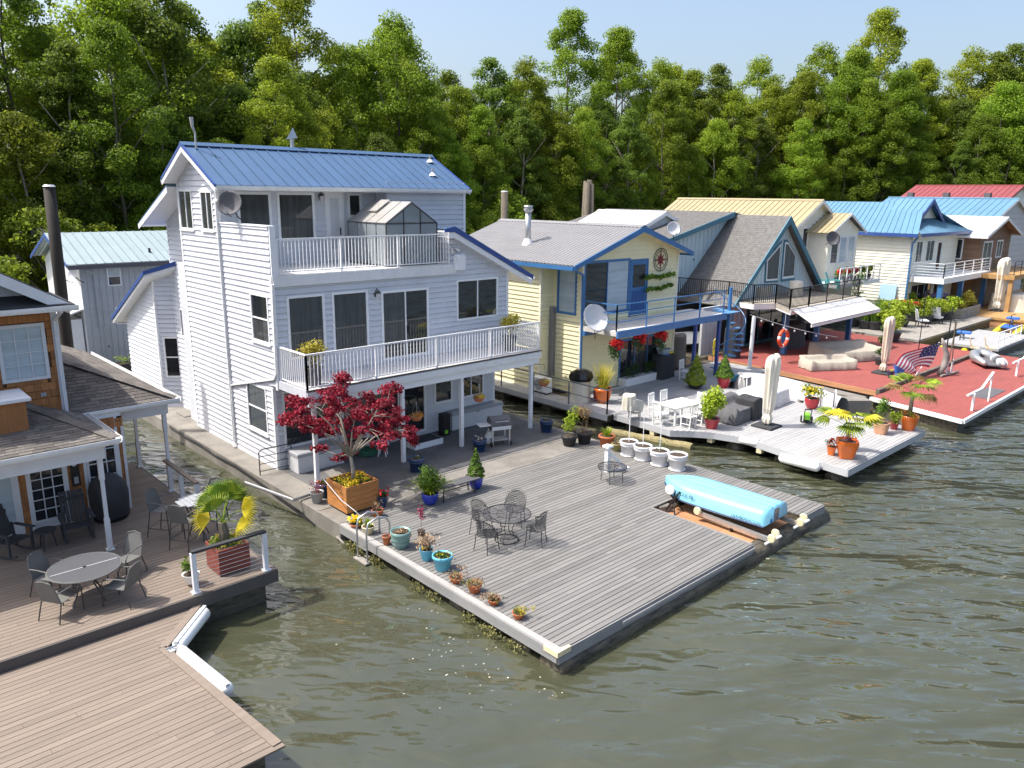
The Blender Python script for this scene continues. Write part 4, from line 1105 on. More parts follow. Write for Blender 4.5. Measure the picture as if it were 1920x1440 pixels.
# ------------------------------------------------------------------ ropes and pipes along the float
T = tag(part('hose', MB().tube([Gx(318, 800, 9.93), Gx(345, 818, 9.92), Gx(375, 833, 9.9), Gx(400, 852, 9.93), Gx(440, 872, 9.9), Gx(480, 900, 9.92), Gx(520, 930, 9.9), Gx(560, 958, 9.9), Gx(590, 985, 9.88)], .03, 6), m_black), 'black hose sagging along the side of the concrete float', 'hose')
tag(part('standoff_pipe', MB().tube([Gz(584, 926, .58), Gz(550, 938, .58), Gz(460, 905, .6)+V3(-.0, -.0, 0)], .05, 8), m_steel), 'grey steel pipe reaching from the float over the channel', 'pipe')
tag(part('mooring_line', MB().tube([Gz(608, 900, 1.4), Gz(640, 938, 1.1), Gz(668, 960, .9), Gz(690, 985, .55)], .012, 6), m_greyl), 'pale rope tied across the orange planter box', 'rope')
tag(part('chain', MB().tube([(9.93+.02*math.sin(9*t), 17.5-1.6*t+.02*math.cos(9*t), .08-.18*math.sin(3.1*t)) for t in np.linspace(0, 1, 30)], .03, 6), m_gwood), 'grey mooring chain under the deck corner by the ladder', 'chain')
# ------------------------------------------------------------------ maple in its planter box
fl, fc, fr = Gz(624, 950), Gz(651, 968), Gz(700, 953)
ux = (fr-fc); Lx = np.linalg.norm(ux); ux /= Lx; uy = (fl-fc); Ly = np.linalg.norm(uy); uy /= Ly
rz_b = math.atan2(ux[1], ux[0]); Ly = Lx = 1.05
ctr = fc+V3(*ux)*Lx/2+V3(-ux[1], ux[0], 0)*Ly/2
PB = thing('planter_box', 'square orange cedar planter box with yellow flowers under the red maple', 'planter', (ctr[0], ctr[1], .5), rz_b)
bh = .82
for i in range(5):
    z0, z1 = .06+i*(bh-.06)/5+.006, .06+(i+1)*(bh-.06)/5
    for (x0, x1, y0, y1) in ((-Lx/2, Lx/2, -Ly/2, -Ly/2+.035), (-Lx/2, Lx/2, Ly/2-.035, Ly/2), (-Lx/2, -Lx/2+.035, -Ly/2+.036, Ly/2-.036), (Lx/2-.035, Lx/2, -Ly/2+.036, Ly/2-.036)):
        part('board', MB().box(x0, x1, y0, y1, z0, z1), m_wood, PB)
part('soil', MB().box(-Lx/2+.04, Lx/2-.04, -Ly/2+.04, Ly/2-.04, .1, bh-.06), m_soil, PB)
for sx in (-1, 1):
    for sy in (-1, 1): part('foot', MB().box(sx*(Lx/2-.1)-.05, sx*(Lx/2-.1)+.05, sy*(Ly/2-.1)-.05, sy*(Ly/2-.1)+.05, 0, .06), m_black, PB)
foliage(PB, cloud(700, np.stack([rng.uniform(-.42,.42,26), rng.uniform(-.42,.42,26), np.full(26, bh+.0)], 1), [[.14,.14,.09]], .05, .8, .5, 9), l_yelfl, 'flower')
foliage(PB, cloud(420, np.stack([rng.uniform(-.42,.42,26), rng.uniform(-.42,.42,26), np.full(26, bh-.03)], 1), [[.14,.14,.08]], .06, .6, .5, 11), l_green, 'foliage')
tb = V3(ctr[0], ctr[1], .5+bh-.08); dm = depth(tb)
MP = thing('maple_tree', 'small Japanese maple with dark red leaves in the orange planter', 'tree', tuple(tb))
cl = [(430,560),(520,580),(600,590),(420,640),(330,830),(380,790),(450,760),(520,850),(590,900),(650,820),(560,700),(800,480),(880,540),(950,470),(1040,490),(1020,290),(1060,320),(1010,400),(930,600),(1000,680),(900,720),(1100,560),(1180,620),(820,580),(740,940),(850,960),(960,940),(1050,900),(1120,820),(1200,740),(1280,680),(1330,520),(1400,600),(1480,640),(1560,600),(1560,470),(1620,400),(1680,440),(1660,720),(1700,690),(1440,780),(1350,880),(1250,930),(1200,1000),(1100,1100),(1130,1200),(980,1280),(760,1150),(1450,950),(1550,900),(1650,840),(1750,800),(1600,1000),(1700,1000),(1780,900),(1850,950),(1900,1080),(1880,1020),(1420,1100),(1520,1120),(700,880),(480,800),(1300,780),(1500,760),(1000,820),(800,840)]
g = np.random.default_rng(12); cpts = []
for (a, b) in cl:
    px, py = 480+a/6.4, 660+b/6.4
    r_ = ray(px, py); r_ = r_/F_PX*(dm+g.uniform(-1.2, 1.3)); cpts.append(CAM+r_)
cpts = np.array(cpts)-tb
cpts[:, 2] = np.maximum(cpts[:, 2], .55)
V = cloud(9500, cpts, np.stack([g.uniform(.16,.34,len(cpts)), g.uniform(.16,.34,len(cpts)), g.uniform(.09,.2,len(cpts))], 1), .085, .75, .55, 13, .7)
foliage(MP, V, l_maroon, 'crown')
fork = V3(-.02, .02, .75); mb = MB()
mb.tube([(0, 0, -.05), (.03, -.02, .3), fork], [.07, .055, .05], 9)
ends = cpts[[2, 5, 11, 16, 20, 29, 33, 37, 43, 50, 54, 24, 41, 46]]
limbs = []
for e in ends:
    mid = fork+(e-fork)*.5+V3(g.normal(0,.1), g.normal(0,.1), .12)
    mb.tube([fork, mid, e], [.032, .02, .007], 6); limbs += [mid, fork+(mid-fork)*.6, (mid+e)/2]
limbs = np.array(limbs)
for c_ in cpts:
    j = np.argmin(np.linalg.norm(limbs-c_, axis=1)); q = limbs[j]
    mb.tube([q, (q+c_)/2+V3(g.normal(0,.05), g.normal(0,.05), .04), c_], [.014, .01, .004], 5)
part('trunk', mb, m_barkp, MP, smooth=True)
# ------------------------------------------------------------------ pots on the deck and the float
pot('potted_plant', 'grey pot with lacy plum-coloured foliage at the float edge', 595, 945, 27, 28, .5, m_grey, 'taper', [P_twigs(l_pink, 14, 1.6, 1.0, .05, 60)])
pot('potted_plant', 'dark blue pot of pansies behind the grey plum pot', 609, 934, 31, 34, .5, m_navy, 'flare', [P_bush(l_dkgr, 140, .9, .5, .05, .2), P_flow(l_orfl, 12, 1, .6, .06, .3)])
pot('potted_plant', 'slim blue pot of red tulips right of the orange planter', 717, 952, 22, 26, .5, m_navy, 'taper', [P_bush(l_dkgr, 120, 1.0, .9, .06, .3), P_flow(l_redfl, 12, 1, 1, .07, .9)])
pot('potted_plant', 'terracotta pot of dry stems in front of the tulips', 708, 971, 23, 20, .5, m_terra, 'flare', P_twigs(l_dry, 50, 1.4, .9, .05, 60))
pot('potted_plant', 'shallow red-brown bowl of yellow pansies beside the ladder', 668, 990, 25, 14, .5, m_terra, 'bowl', [P_bush(l_green, 160, 1.1, .8, .05, .3), P_flow(l_yelfl, 45, 1.1, 1, .07, .7)])
pot('potted_plant', 'cream pot with a green rosette behind the ladder rails', 691, 1003, 25, 22, .5, m_creamp, 'flare', P_blades(l_lime, 34, 1.5, 1.0, .05))
pot('potted_plant', 'small plain terracotta pot beside the green ribbed pot', 725, 1023, 17, 22, .5, m_terra, 'flare', P_twigs(l_pink, 6, .5, .4, .03, 0))
pot('potted_plant', 'large green glazed ribbed pot of dry leaves', 752, 1031, 40, 44, .5, m_teal, 'ribbed', P_bush(l_dry, 110, .8, .25, .07, .05))
pot('potted_plant', 'blue pot stuffed with dried flower heads', 800, 1053, 28, 30, .5, m_sky, 'taper', [P_twigs(l_dry, 90, 1.9, 1.5, .07, 220), P_flow(l_yelfl, 5, 1, .6, .06, .3)])
pot('potted_plant', 'bright blue pot of low greens, nearest of the blue pots', 830, 1073, 40, 41, .5, m_sky, 'flare', [P_bush(l_dkgr, 260, .85, .5, .06, .2), P_flow(l_yelfl, 14, .9, .5, .04, .4)])
pot('potted_plant', 'thin-stemmed plum seedling in a small pot behind the dried flowers', 790, 1005, 16, 14, .5, m_blackp, 'taper', [P_stick(.5, .006, m_bark), lambda T, r, h: foliage(T, cloud(130, [[0,0,h+.5],[.03,0,h+.4],[-.03,.02,h+.6]], [[.10,.10,.12]], .06, .6, .5, 77), l_pink)])
for i, (px, py, w_, h_, lab) in enumerate([(855, 1095, 26, 20, 'farthest'), (890, 1114, 29, 27, 'second farthest'), (926, 1136, 25, 19, 'second nearest'), (972, 1163, 25, 21, 'nearest')]):
    pot('potted_plant', f'{lab} small terracotta pot in the row along the deck edge', px, py, w_, h_, .5, m_terra, 'flare',
        [P_bush(l_dry if i < 3 else l_yel, 170, 1.7, .9, .045, .3), P_bush(l_green, 90, 1.4, .7, .04, .2), P_twigs(l_dry, 26, 1.0, 1.4, .03, 0)], 'terracotta pots along the deck edge')
pot('potted_plant', 'cobalt blue pot with a wide bright green fern beside the bench', 806, 948, 32, 30, .5, m_blue, 'round', [P_bush(l_green, 1100, 2.2, 2.0, .13, .75, asp=.28), P_blades(l_lime, 200, 2.8, 3.6, .035, droop=1.0)])
pot('potted_plant', 'cobalt blue pot with a small cone-shaped shrub at the bench end', 892, 918, 28, 29, .5, m_blue, 'round', P_cone(l_green, .95, 1.15, 900, .09))
pot('potted_plant', 'navy pot at the foot of the second balcony post', 781, 887, 31, 34, .5, m_navy, 'rim', P_bush(l_dkgr, 60, .8, .4, .05, .1), saucer=True)
pot('potted_plant', 'navy pot at the foot of the third balcony post by the barbecue', 899, 848, 28, 29, .5, m_navy, 'rim', P_flow(l_pale, 4, .5, .5, .06, .2), saucer=True)
pot('potted_plant', 'navy pot beside the last balcony post at the right', 1024, 812, 27, 29, .5, m_navy, 'rim', P_bush(l_green, 30, .5, .5, .05, .3), saucer=True)
pot('potted_plant', 'black nursery pot with a pale yellow-green shrub', 1067, 838, 32, 27, .5, m_blackp, 'flare', P_bush(l_lime, 620, 1.35, 2.1, .075, .85))
pot('potted_plant', 'black nursery pot with a leggy bronze shrub', 1095, 834, 32, 30, .5, m_blackp, 'flare', [P_twigs(l_dry, 26, 2.2, 1.6, .07, 0), P_bush(l_brz := leafmat('bronze_leaf', (.22,.13,.04), (.50,.34,.14), .3), 330, 1.7, 1.3, .07, 1.5)])
pot('potted_plant', 'terracotta pot of lime lettuce at the deck corner', 1137, 841, 32, 30, .5, m_terra, 'flare', P_blades(l_lime, 50, 1.3, .7, .05))
pot('potted_plant', 'small olive-brown pot of dry stalks next to the white pots', 1155, 847, 20, 19, .5, m_olive, 'flare', P_twigs(l_dry, 22, 1.3, .7, .03, 0))
for i, (px, py, w_, h_, st, lab) in enumerate([(1178, 857, 35, 36, 1.2, 'pale grey pot with a tall white stake, farthest of four'), (1204, 865, 36, 36, 1.15, 'pale grey pot with a leaning white stake, second of four'), (1235, 875, 37, 37, .95, 'pale grey pot with a stake and a bare sprout, third of four'), (1269, 884, 38, 39, 0, 'empty pale grey pot with no stake, nearest of four')]):
    pls = ([P_stick(st, .014, lean=(-.03, 0))] if st else []) + ([P_twigs(l_dkgr, 9, 1.2, 1.0, .06, 26)] if i == 2 else []) + ([P_twigs(l_dry, 8, .5, .8, .04, 8)] if i == 0 else [])
    pot('potted_plant' if i < 3 else 'plant_pot', lab, px, py, w_, h_, .5, m_pot, 'rim', pls, 'pale grey pots in a row', saucer=True, cat='potted plant' if i < 3 else 'plant pot')
# bench
a, b = Gz(839, 943), Gz(891, 927)
BN = thing('bench', 'low dark slatted bench between the two cobalt blue pots', 'bench', tuple((a+b)/2+V3(0, .25, 0)), math.atan2((b-a)[1], (b-a)[0]))
Lb = np.linalg.norm(b-a)+.5
for i in range(3): part('slat', MB().box(-Lb/2, Lb/2, -.2+i*.14, -.2+i*.14+.125, .42, .455), m_charc, BN)
for sx in (-1, 1):
    for sy in (-1, 1): part('leg', MB().bar((sx*(Lb/2-.18), sy*.17, 0), (sx*(Lb/2-.22), sy*.13, .42), .03), m_iron, BN)
part('stretcher', MB().bar((-Lb/2+.2, 0, .25), (Lb/2-.2, 0, .25), .02), m_iron, BN)
# ------------------------------------------------------------------ wrought-iron furniture
def mesh_mat():
    m = bpy.data.materials.new('iron_mesh'); m.use_nodes = True
    n, l = m.node_tree.nodes, m.node_tree.links; b = n['Principled BSDF']
    b.inputs['Base Color'].default_value = (.03, .03, .034, 1); b.inputs['Roughness'].default_value = .5
    tc = n.new('ShaderNodeTexCoord'); mp = n.new('ShaderNodeMapping'); mp.inputs['Scale'].default_value = (55, 55, 55); mp.inputs['Rotation'].default_value = (.3, .4, .78)
    ck = n.new('ShaderNodeTexChecker'); ck.inputs['Scale'].default_value = 1.0
    l.new(tc.outputs['Object'], mp.inputs[0]); l.new(mp.outputs[0], ck.inputs['Vector'])
    tr = n.new('ShaderNodeBsdfTransparent'); ms = n.new('ShaderNodeMixShader')
    l.new(ck.outputs['Fac'], ms.inputs[0]); l.new(tr.outputs[0], ms.inputs[1]); l.new(b.outputs[0], ms.inputs[2]); l.new(ms.outputs[0], n['Material Output'].inputs[0])
    return m
m_mesh = mesh_mat()
def ring(c, r, rr, n=28, z=0, m=6): return MB().tube([(c[0]+r*math.cos(t), c[1]+r*math.sin(t), c[2]+z) for t in np.linspace(0, 2*math.pi, n, endpoint=False)], rr, m, close=True)
def iron_table(label, loc, R, h, legs=4, ped=False):
    T = thing('patio_table', label, 'table', loc)
    part('table_top', MB().lathe([(.03,h),(R*.5,h),(R,h)], 32, cap=False), m_mesh, T)
    part('rim', ring((0,0,h), R, .014), m_iron, T); part('inner_ring', ring((0,0,h-.005), R*.45, .008), m_iron, T)
    mb = MB()
    for k in range(8): a = k*math.pi/4; mb.tube([(R*.1*math.cos(a), R*.1*math.sin(a), h-.01), (R*.98*math.cos(a), R*.98*math.sin(a), h-.01)], .006, 5)
    part('top_spokes', mb, m_iron, T)
    for k in range(legs):
        a = k*2*math.pi/legs+.5
        P2 = lambda r, z: (r*math.cos(a), r*math.sin(a), z)
        part('leg', MB().tube([P2(R*.75, h-.02), P2(R*.78, h*.8), P2(R*.30, h*.62), P2(R*.22, h*.35), P2(R*.55, 0)] if ped else [P2(R*.8, h-.02), P2(R*.95, h*.75), P2(R*.72, h*.6), P2(R*.78, 0)], .012, 6), m_iron, T)
    if ped: part('lower_ring', ring((0,0,h*.18), R*.42, .009), m_iron, T); part('base_ring', ring((0,0,.02), R*.5, .012), m_iron, T)
    return T
TC = Gz(950, 1012)
iron_table('round wrought-iron mesh table in the middle of the grey deck', tuple(TC), .62, .73, 4, True)
def iron_chair(label):
    T = thing('patio_chair', label, 'chair', (0,0,0), 0, 'wrought-iron chairs round the mesh table')
    part('seat', MB().lathe([(.02,.43),(.2,.43),(.25,.44)], 18, cap=False), m_mesh, T)
    part('seat_ring', ring((0,0,.44), .25, .011, 20), m_iron, T)
    pts = [(.27*math.cos(t), .27*math.sin(t), .62+.26*max(0, math.sin(t))**.8) for t in np.linspace(-.35, math.pi+.35, 17)]
    part('back_hoop', MB().tube(pts, .011, 6), m_iron, T)
    low = [(.25*math.cos(t), .25*math.sin(t), .46) for t in np.linspace(-.35, math.pi+.35, 17)]
    part('backrest', MB().add(low+pts, [(i, i+1, i+18, i+17) for i in range(16)]), m_mesh, T)
    part('scroll', MB().tube([(.30*math.cos(t), .30*math.sin(t), .64+.28*max(0, math.sin(t))**.8) for t in np.linspace(.1, math.pi-.1, 13)], .006, 5), m_iron, T)
    for (x, y) in ((-.2,-.2), (.2,-.2), (.2,.2), (-.2,.2)):
        part('leg', MB().tube([(x*.95, y*.95, .44), (x, y, .25), (x*1.15, y*1.15, 0)], .011, 6), m_iron, T)
    for s in (-1, 1): part('arm', MB().tube([(s*.26, -.05, .46), (s*.29, -.1, .62), (s*.27, .1, .66)], .01, 6), m_iron, T)
    return T
CH = iron_chair('wrought-iron chair at the left side of the mesh table')
for i, (px, py, lab) in enumerate([(905, 1000, 'left side'), (966, 983, 'back'), (993, 1018, 'right side'), (926, 1024, 'front')]):
    q = Gz(px, py); d = q-TC; d = d/np.linalg.norm(d)*max(.78, np.linalg.norm(d)); q = TC+d
    rz_ = math.atan2(d[1], d[0])-math.pi/2
    if i == 0: CH.location = q; CH.rotation_euler = (0, 0, rz_)
    else: clone(CH, q, rz_, f'wrought-iron chair at the {lab} of the mesh table')
iron_table('small low round mesh side table standing alone on the deck', tuple(Gz(1147, 902)), .45, .48)
# white mooring bracket
p = Gz(1138, 884)
T = thing('mooring_bracket', 'white timber post with a sloping brace behind the side table', 'post', tuple(p))
part('post', MB().box(-.07, .07, -.07, .07, 0, .82), m_white, T); part('cap', MB().cbox(-.13, .13, -.13, .13, .82, .90, .02), m_white, T)
part('brace', MB().bar((.05, -.05, .62), (.62, -.25, .06), .09, .09), m_white, T); part('sole', MB().bar((0, 0, .03), (.75, -.3, .03), .1, .06), m_white, T)
# ------------------------------------------------------------------ patio under the balcony
def chest(label, c, L, D_, h, m, lidm, rz=0):
    T = thing('storage_box', label, 'storage box', c, rz)
    part('body', MB().box(-L/2+.02, L/2-.02, -D_/2+.02, D_/2-.02, 0, h*.8), m, T); part('lid', MB().cbox(-L/2, L/2, -D_/2, D_/2, h*.8+.004, h, .03), lidm, T)
    part('handle', MB().box(-.09, .09, -D_/2-.012, -D_/2+.03, h*.8-.04, h*.8-.006), m_grey, T)
    return T
a, b = Gz(560, 890), Gz(645, 867)
chest('long grey storage box under the front window behind the maple', ((a[0]+b[0])/2, a[1]+.38, .5), b[0]-a[0], .75, .66, m_greyl, m_grey)
a, b = Gz(848, 808), Gz(940, 786)
chest('pale grey storage box below the right ground-floor windows', (a[0]+1.3, a[1]+.36, .5), 2.6, .72, .70, m_greyl, m_grey)
p = Gz(838, 817)
T = thing('trash_bin', 'narrow black bin between the sliding door and the storage box', 'bin', tuple(p+V3(0, .15, 0)))
part('body', MB().cbox(-.17, .17, -.14, .14, 0, .78, .03), m_black, T); part('lid', MB().cbox(-.18, .18, -.15, .15, .782, .84, .03), m_dark, T); part('badge', MB().box(-.08, .06, -.146, -.141, .08, .22), m_lime, T)
p = Gz(805, 838)
T = thing('door_step', 'wide low white step with a dark mat at the sliding door', 'step', (p[0], p[1]+.35, .503))
part('step', MB().box(-.62, .62, -.35, .35, 0, .2), m_trim, T); part('mat', MB().box(-.58, .58, -.31, .32, .2, .215), m_dark, T)
p = Gz(688, 852)
tag(part('hose_coil', MB().tube([(.36*math.cos(t)*(1-.004*t), .36*math.sin(t)*(1-.004*t), .03+.009*t/1.2) for t in np.linspace(0, 24, 110)], .022, 6), mat('green_hose', (.02,.13,.07), .5), None, loc=p), 'coiled green garden hose on the patio behind the maple', 'hose')
p = Gz(718, 854)
T = thing('stool', 'small white stool at the house wall behind the maple', 'stool', tuple(p))
part('seat', MB().lathe([(.2,.36),(.22,.38),(.22,.42),(.18,.43)], 14), m_plast, T)
for k in range(4): part('leg', MB().bar((.13*math.cos(k*1.57), .13*math.sin(k*1.57), .36), (.19*math.cos(k*1.57), .19*math.sin(k*1.57), 0), .03), m_plast, T)
p = Gz(686, 838)
T = thing('plastic_chair', 'white plastic patio chair half hidden by the maple', 'chair', tuple(p), 2.6)
part('seat', MB().box(-.22, .22, -.22, .22, .42, .45), m_plast, T); part('backrest', MB().prism([(-.22,.2,.45),(.22,.2,.45),(.2,.3,.9),(-.2,.3,.9)], (0,.03,0)), m_plast, T)
for (x, y) in ((-.19,-.19), (.19,-.19), (.19,.19), (-.19,.19)): part('leg', MB().bar((x, y, .42), (x*1.15, y*1.15, 0), .04), m_plast, T)
# black gate at the float edge
a, b = Gz(488, 891), Gz(548, 878)
GT = thing('gate', 'low black tubular gate between the house corner and the float edge', 'gate', tuple((a+b)/2))
mb = MB(); ha = .83
part('frame', MB().tube([a, a+V3(0,0,ha-.08), a+V3(.1,.0,ha), b+V3(-.1,0,ha+.02), b+V3(0,0,ha-.06), b], .018, 6), m_black, GT, world=True)
for z in (.12, .36, .60): part('bar', MB().tube([a+V3(0,0,z), b+V3(0,0,z)], .012, 6), m_black, GT, world=True)
# barbecue and gas bottle
p = Gz(935, 833)
T = thing('barbecue', 'grey gas barbecue with its lid shut on the patio', 'barbecue', tuple(p), -.35)
for (x, y) in ((-.32,-.22), (.32,-.22), (.32,.22), (-.32,.22)): part('leg', MB().box(x-.025, x+.025, y-.025, y+.025, 0, .78), m_steel, T)
part('firebox', MB().box(-.36, .36, -.25, .25, .62, .82), m_charc, T)
part('lid', MB().prism([(-.36,-.26,.822), (-.36,-.2,.98), (-.36,-.02,1.08), (-.36,.2,1.02), (-.36,.26,.822)], (.72,0,0)), m_charc, T)
part('side_shelf', MB().box(-.80, -.37, -.22, .2, .78, .81), m_greyl, T); part('lower_shelf', MB().box(-.3, .3, -.2, .2, .2, .23), m_grey, T)
part('control_panel', MB().box(-.36, .36, -.29, -.252, .62, .74), m_greyl, T); part('handle', MB().tube([(-.25,-.3,.93),(.25,-.3,.93)], .014, 6), m_steel, T)
for s in (-1, 1): part('wheel', MB().lathe([(.09,-.025),(.10,0),(.09,.025)], 12), m_black, T, loc=(s*.36, -.22, .1), rot=(0, math.pi/2, 0))
p = Gz(917, 831)
T = thing('gas_bottle', 'white propane bottle standing beside the barbecue', 'gas bottle', tuple(p))
part('tank', MB().lathe([(.12,0),(.12,.03),(.15,.06),(.155,.3),(.12,.36),(.05,.38)], 16), m_plast, T, smooth=True); part('collar', MB().lathe([(.10,.35),(.10,.46),(.09,.46),(.09,.36)], 14, cap=False), m_plast, T)
part('valve', MB().box(-.03, .03, -.03, .03, .38, .45), m_black, T)
# hanging baskets on the balcony posts
def basket(label, x, zc, dx, fl_m, r=.2):
    y = BY-.22; T = thing('hanging_basket', label, 'hanging basket', (x+dx, y, zc), 0, 'hanging baskets under the balcony')
    part('bowl', MB().lathe([(.08,-.16),(.15,-.13),(r,0),(r*.9,0)], 16), m_terra, T, smooth=True)
    foliage(T, cloud(330, [[0,0,.06],[-.12,0,.03],[.1,.05,.05],[-.05,-.1,.0]], [[.16,.16,.1]], .06, .5, .5, sd_next()), l_brz, 'foliage')
    foliage(T, cloud(120, [[.1,0,.05],[-.05,-.1,.06],[.12,-.08,.02]], [[.13,.13,.07]], .05, .9, .5, sd_next()), fl_m, 'flower')
    mb = MB()
    for k in range(3): mb.tube([(r*.9*math.cos(k*2.1), r*.9*math.sin(k*2.1), 0), (0, 0, .5)], .005, 4)
    part('wire', mb, m_steel, T)
    part('bracket', MB().tube([(-dx, .22, .62), (-dx*.8, .16, .72), (0, 0, .66), (0, 0, .5)], .01, 6), m_black, T)
for (x, px, py, lab, fm) in ((14.15, 781, 780, 'hanging basket of orange and yellow flowers nearest the maple', l_orfl), (16.65, 898, 745, 'hanging basket above the storage box with yellow flowers', l_yelfl), (20.05, 1020, 716, 'hanging basket on the last balcony post at the right', l_yelfl)):
    q = Gy(px, py, BY-.22); basket(lab, x, q[2], q[0]-x, fm)
# balcony shrubs
def balcony_pot(label, x, y, n, w):
    T = thing('potted_plant', label, 'potted plant', (x, y, ZM), 0, 'yellow shrubs on the balcony')
    part('pot', MB().lathe([(.2,0),(.26,.5),(.29,.5),(.29,.56),(.25,.56),(.23,.5)], 16), m_charc, T, smooth=False)
    part('soil', MB().lathe([(.24,.5),(.001,.52)], 14, cap=False), m_soil, T)
    foliage(T, cloud(n, [[0,0,1.15],[-.25,0,1.1],[.25,.05,1.1],[0,-.2,1.2],[0,.2,1.05],[.1,0,.85]], [[w,w,.26]], .075, .65, .5, sd_next()), l_yel)
    mb = MB()
    for k in range(7): mb.tube([(0,0,.5), (.12*math.cos(k), .12*math.sin(k), .8), (.3*math.cos(k), .3*math.sin(k), 1.1)], .01, 5)
    part('stem', mb, m_bark, T)
balcony_pot('grey pot with a yellow shrub at the left balcony corner', 11.3, BY+.62, 900, .3)
balcony_pot('dark pot with a yellow shrub at the right balcony end', 19.55, BY+.75, 900, .3)
# satellite dishes
def dish(label, p, rz, tilt, R=.38, mast=.5, foot=(0, 0, 0), m=None):
    T = thing('satellite_dish', label, 'satellite dish', p, rz)
    prof = [(R*k/6, .16*R*(k/6)**2*2) for k in range(7)]
    vs = []
    o = part('reflector', MB().lathe(prof+[(R*.985, prof[-1][1]-.012)], 26, cap=False), m or m_greyl, T, rot=(math.pi/2-tilt, 0, 0), smooth=True)
    part('feed_arm', MB().tube([(0, -.05, -R*.95), (0, -R*1.1, -R*.55)], .014, 6), m_black, T)
    part('receiver', MB().box(-.06, .06, -R*1.2, -R*1.0, -R*.62, -R*.48), m_grey, T)
    part('mast', MB().tube([(0, .05, 0), (0, .14, -.1), (foot[0]*.5, .14, -.1+(foot[2]+.1)*.5), foot], .022, 6), m_black, T)
    return T
dish('grey satellite dish at the terrace corner of the tall house', tuple(Gx(433, 383, 10.55)), -.8, .35, .40, foot=(.25, .55, -.65), m=m_charc)
# greenhouse on the terrace
gA = Gz(727, 490, ZT)
G0 = thing('greenhouse', 'small glass and polycarbonate greenhouse on the top terrace', 'greenhouse', (14.6, YM+1.0, ZT))
m_poly = mat('polycarbonate', (.58,.57,.54), .25, .06, 2, transl=.45); m_clear = mat('greenhouse_glass', (.40,.45,.48), .06, .1, 1.5, transl=.45)
m_frame = mat('greenhouse_frame', (.06,.06,.065), .4, .05, 4)
gx1 = float(Gy(814, 420, YM+.5)[0]); gx0 = gx1-2.15; gy0, gy1 = YM+.35, YM+2.75; ge, gr = ZT+1.45, ZT+2.15; gmx = (gx0+gx1)/2
# gable end faces the viewer (-Y); roof ridge runs along Y
fr_ = [((gx0,gy0,ZT),(gx0,gy0,ge)), ((gx1,gy0,ZT),(gx1,gy0,ge)), ((gx0,gy1,ZT),(gx0,gy1,ge)), ((gx1,gy1,ZT),(gx1,gy1,ge)), ((gx0,gy0,ge),(gmx,gy0,gr)), ((gx1,gy0,ge),(gmx,gy0,gr)), ((gx0,gy1,ge),(gmx,gy1,gr)), ((gx1,gy1,ge),(gmx,gy1,gr)), ((gmx,gy0,gr),(gmx,gy1,gr)), ((gx0,gy0,ge),(gx0,gy1,ge)), ((gx1,gy0,ge),(gx1,gy1,ge)), ((gx0,gy0,ge),(gx1,gy0,ge)), ((gx0+.72,gy0,ZT),(gx0+.72,gy0,gr-.25)), ((gx1-.72,gy0,ZT),(gx1-.72,gy0,gr-.25)), ((gx0,gy0,ZT+.03),(gx1,gy0,ZT+.03)), ((gx0,gy0,ZT+.03),(gx0,gy1,ZT+.03))]
for a, b in fr_: part('frame_bar', MB().bar(a, b, .04), m_frame, G0, world=True)
for i in range(4):
    y0, y1 = gy0+(gy1-gy0)*i/4+.025, gy0+(gy1-gy0)*(i+1)/4-.025
    part('roof_pane', MB().prism([(gx0,y0,ge+.02),(gx0,y1,ge+.02),(gmx,y1,gr+.02),(gmx,y0,gr+.02)], (0,0,.012)), m_poly, G0, world=True)
    part('roof_pane', MB().prism([(gx1,y0,ge+.02),(gx1,y1,ge+.02),(gmx,y1,gr+.02),(gmx,y0,gr+.02)], (0,0,.012)), m_poly, G0, world=True)
    part('side_pane', MB().box(gx0-.006, gx0+.006, y0, y1, ZT+.06, ge-.03), m_clear, G0, world=True)
    part('side_pane', MB().box(gx1-.006, gx1+.006, y0, y1, ZT+.06, ge-.03), m_clear, G0, world=True)
part('roof_vent', MB().prism([(gx0+.42,gy0+1.2,ge+.38),(gx0+.42,gy0+1.75,ge+.38),(gmx-.08,gy0+1.75,gr+.05),(gmx-.08,gy0+1.2,gr+.05)], (0,0,.03)), m_poly, G0, world=True)
for x0, x1 in ((gx0+.03, gx0+.69), (gx0+.75, gx1-.75), (gx1-.69, gx1-.03)):
    part('front_pane', MB().box(x0, x1, gy0-.006, gy0+.006, ZT+.06, ge-.03), m_clear, G0, world=True)
part('gable_pane', MB().prism([(gx0+.08,gy0,ge+.03),(gx1-.08,gy0,ge+.03),(gmx,gy0,gr-.04)], (0,.01,0)), m_clear, G0, world=True)
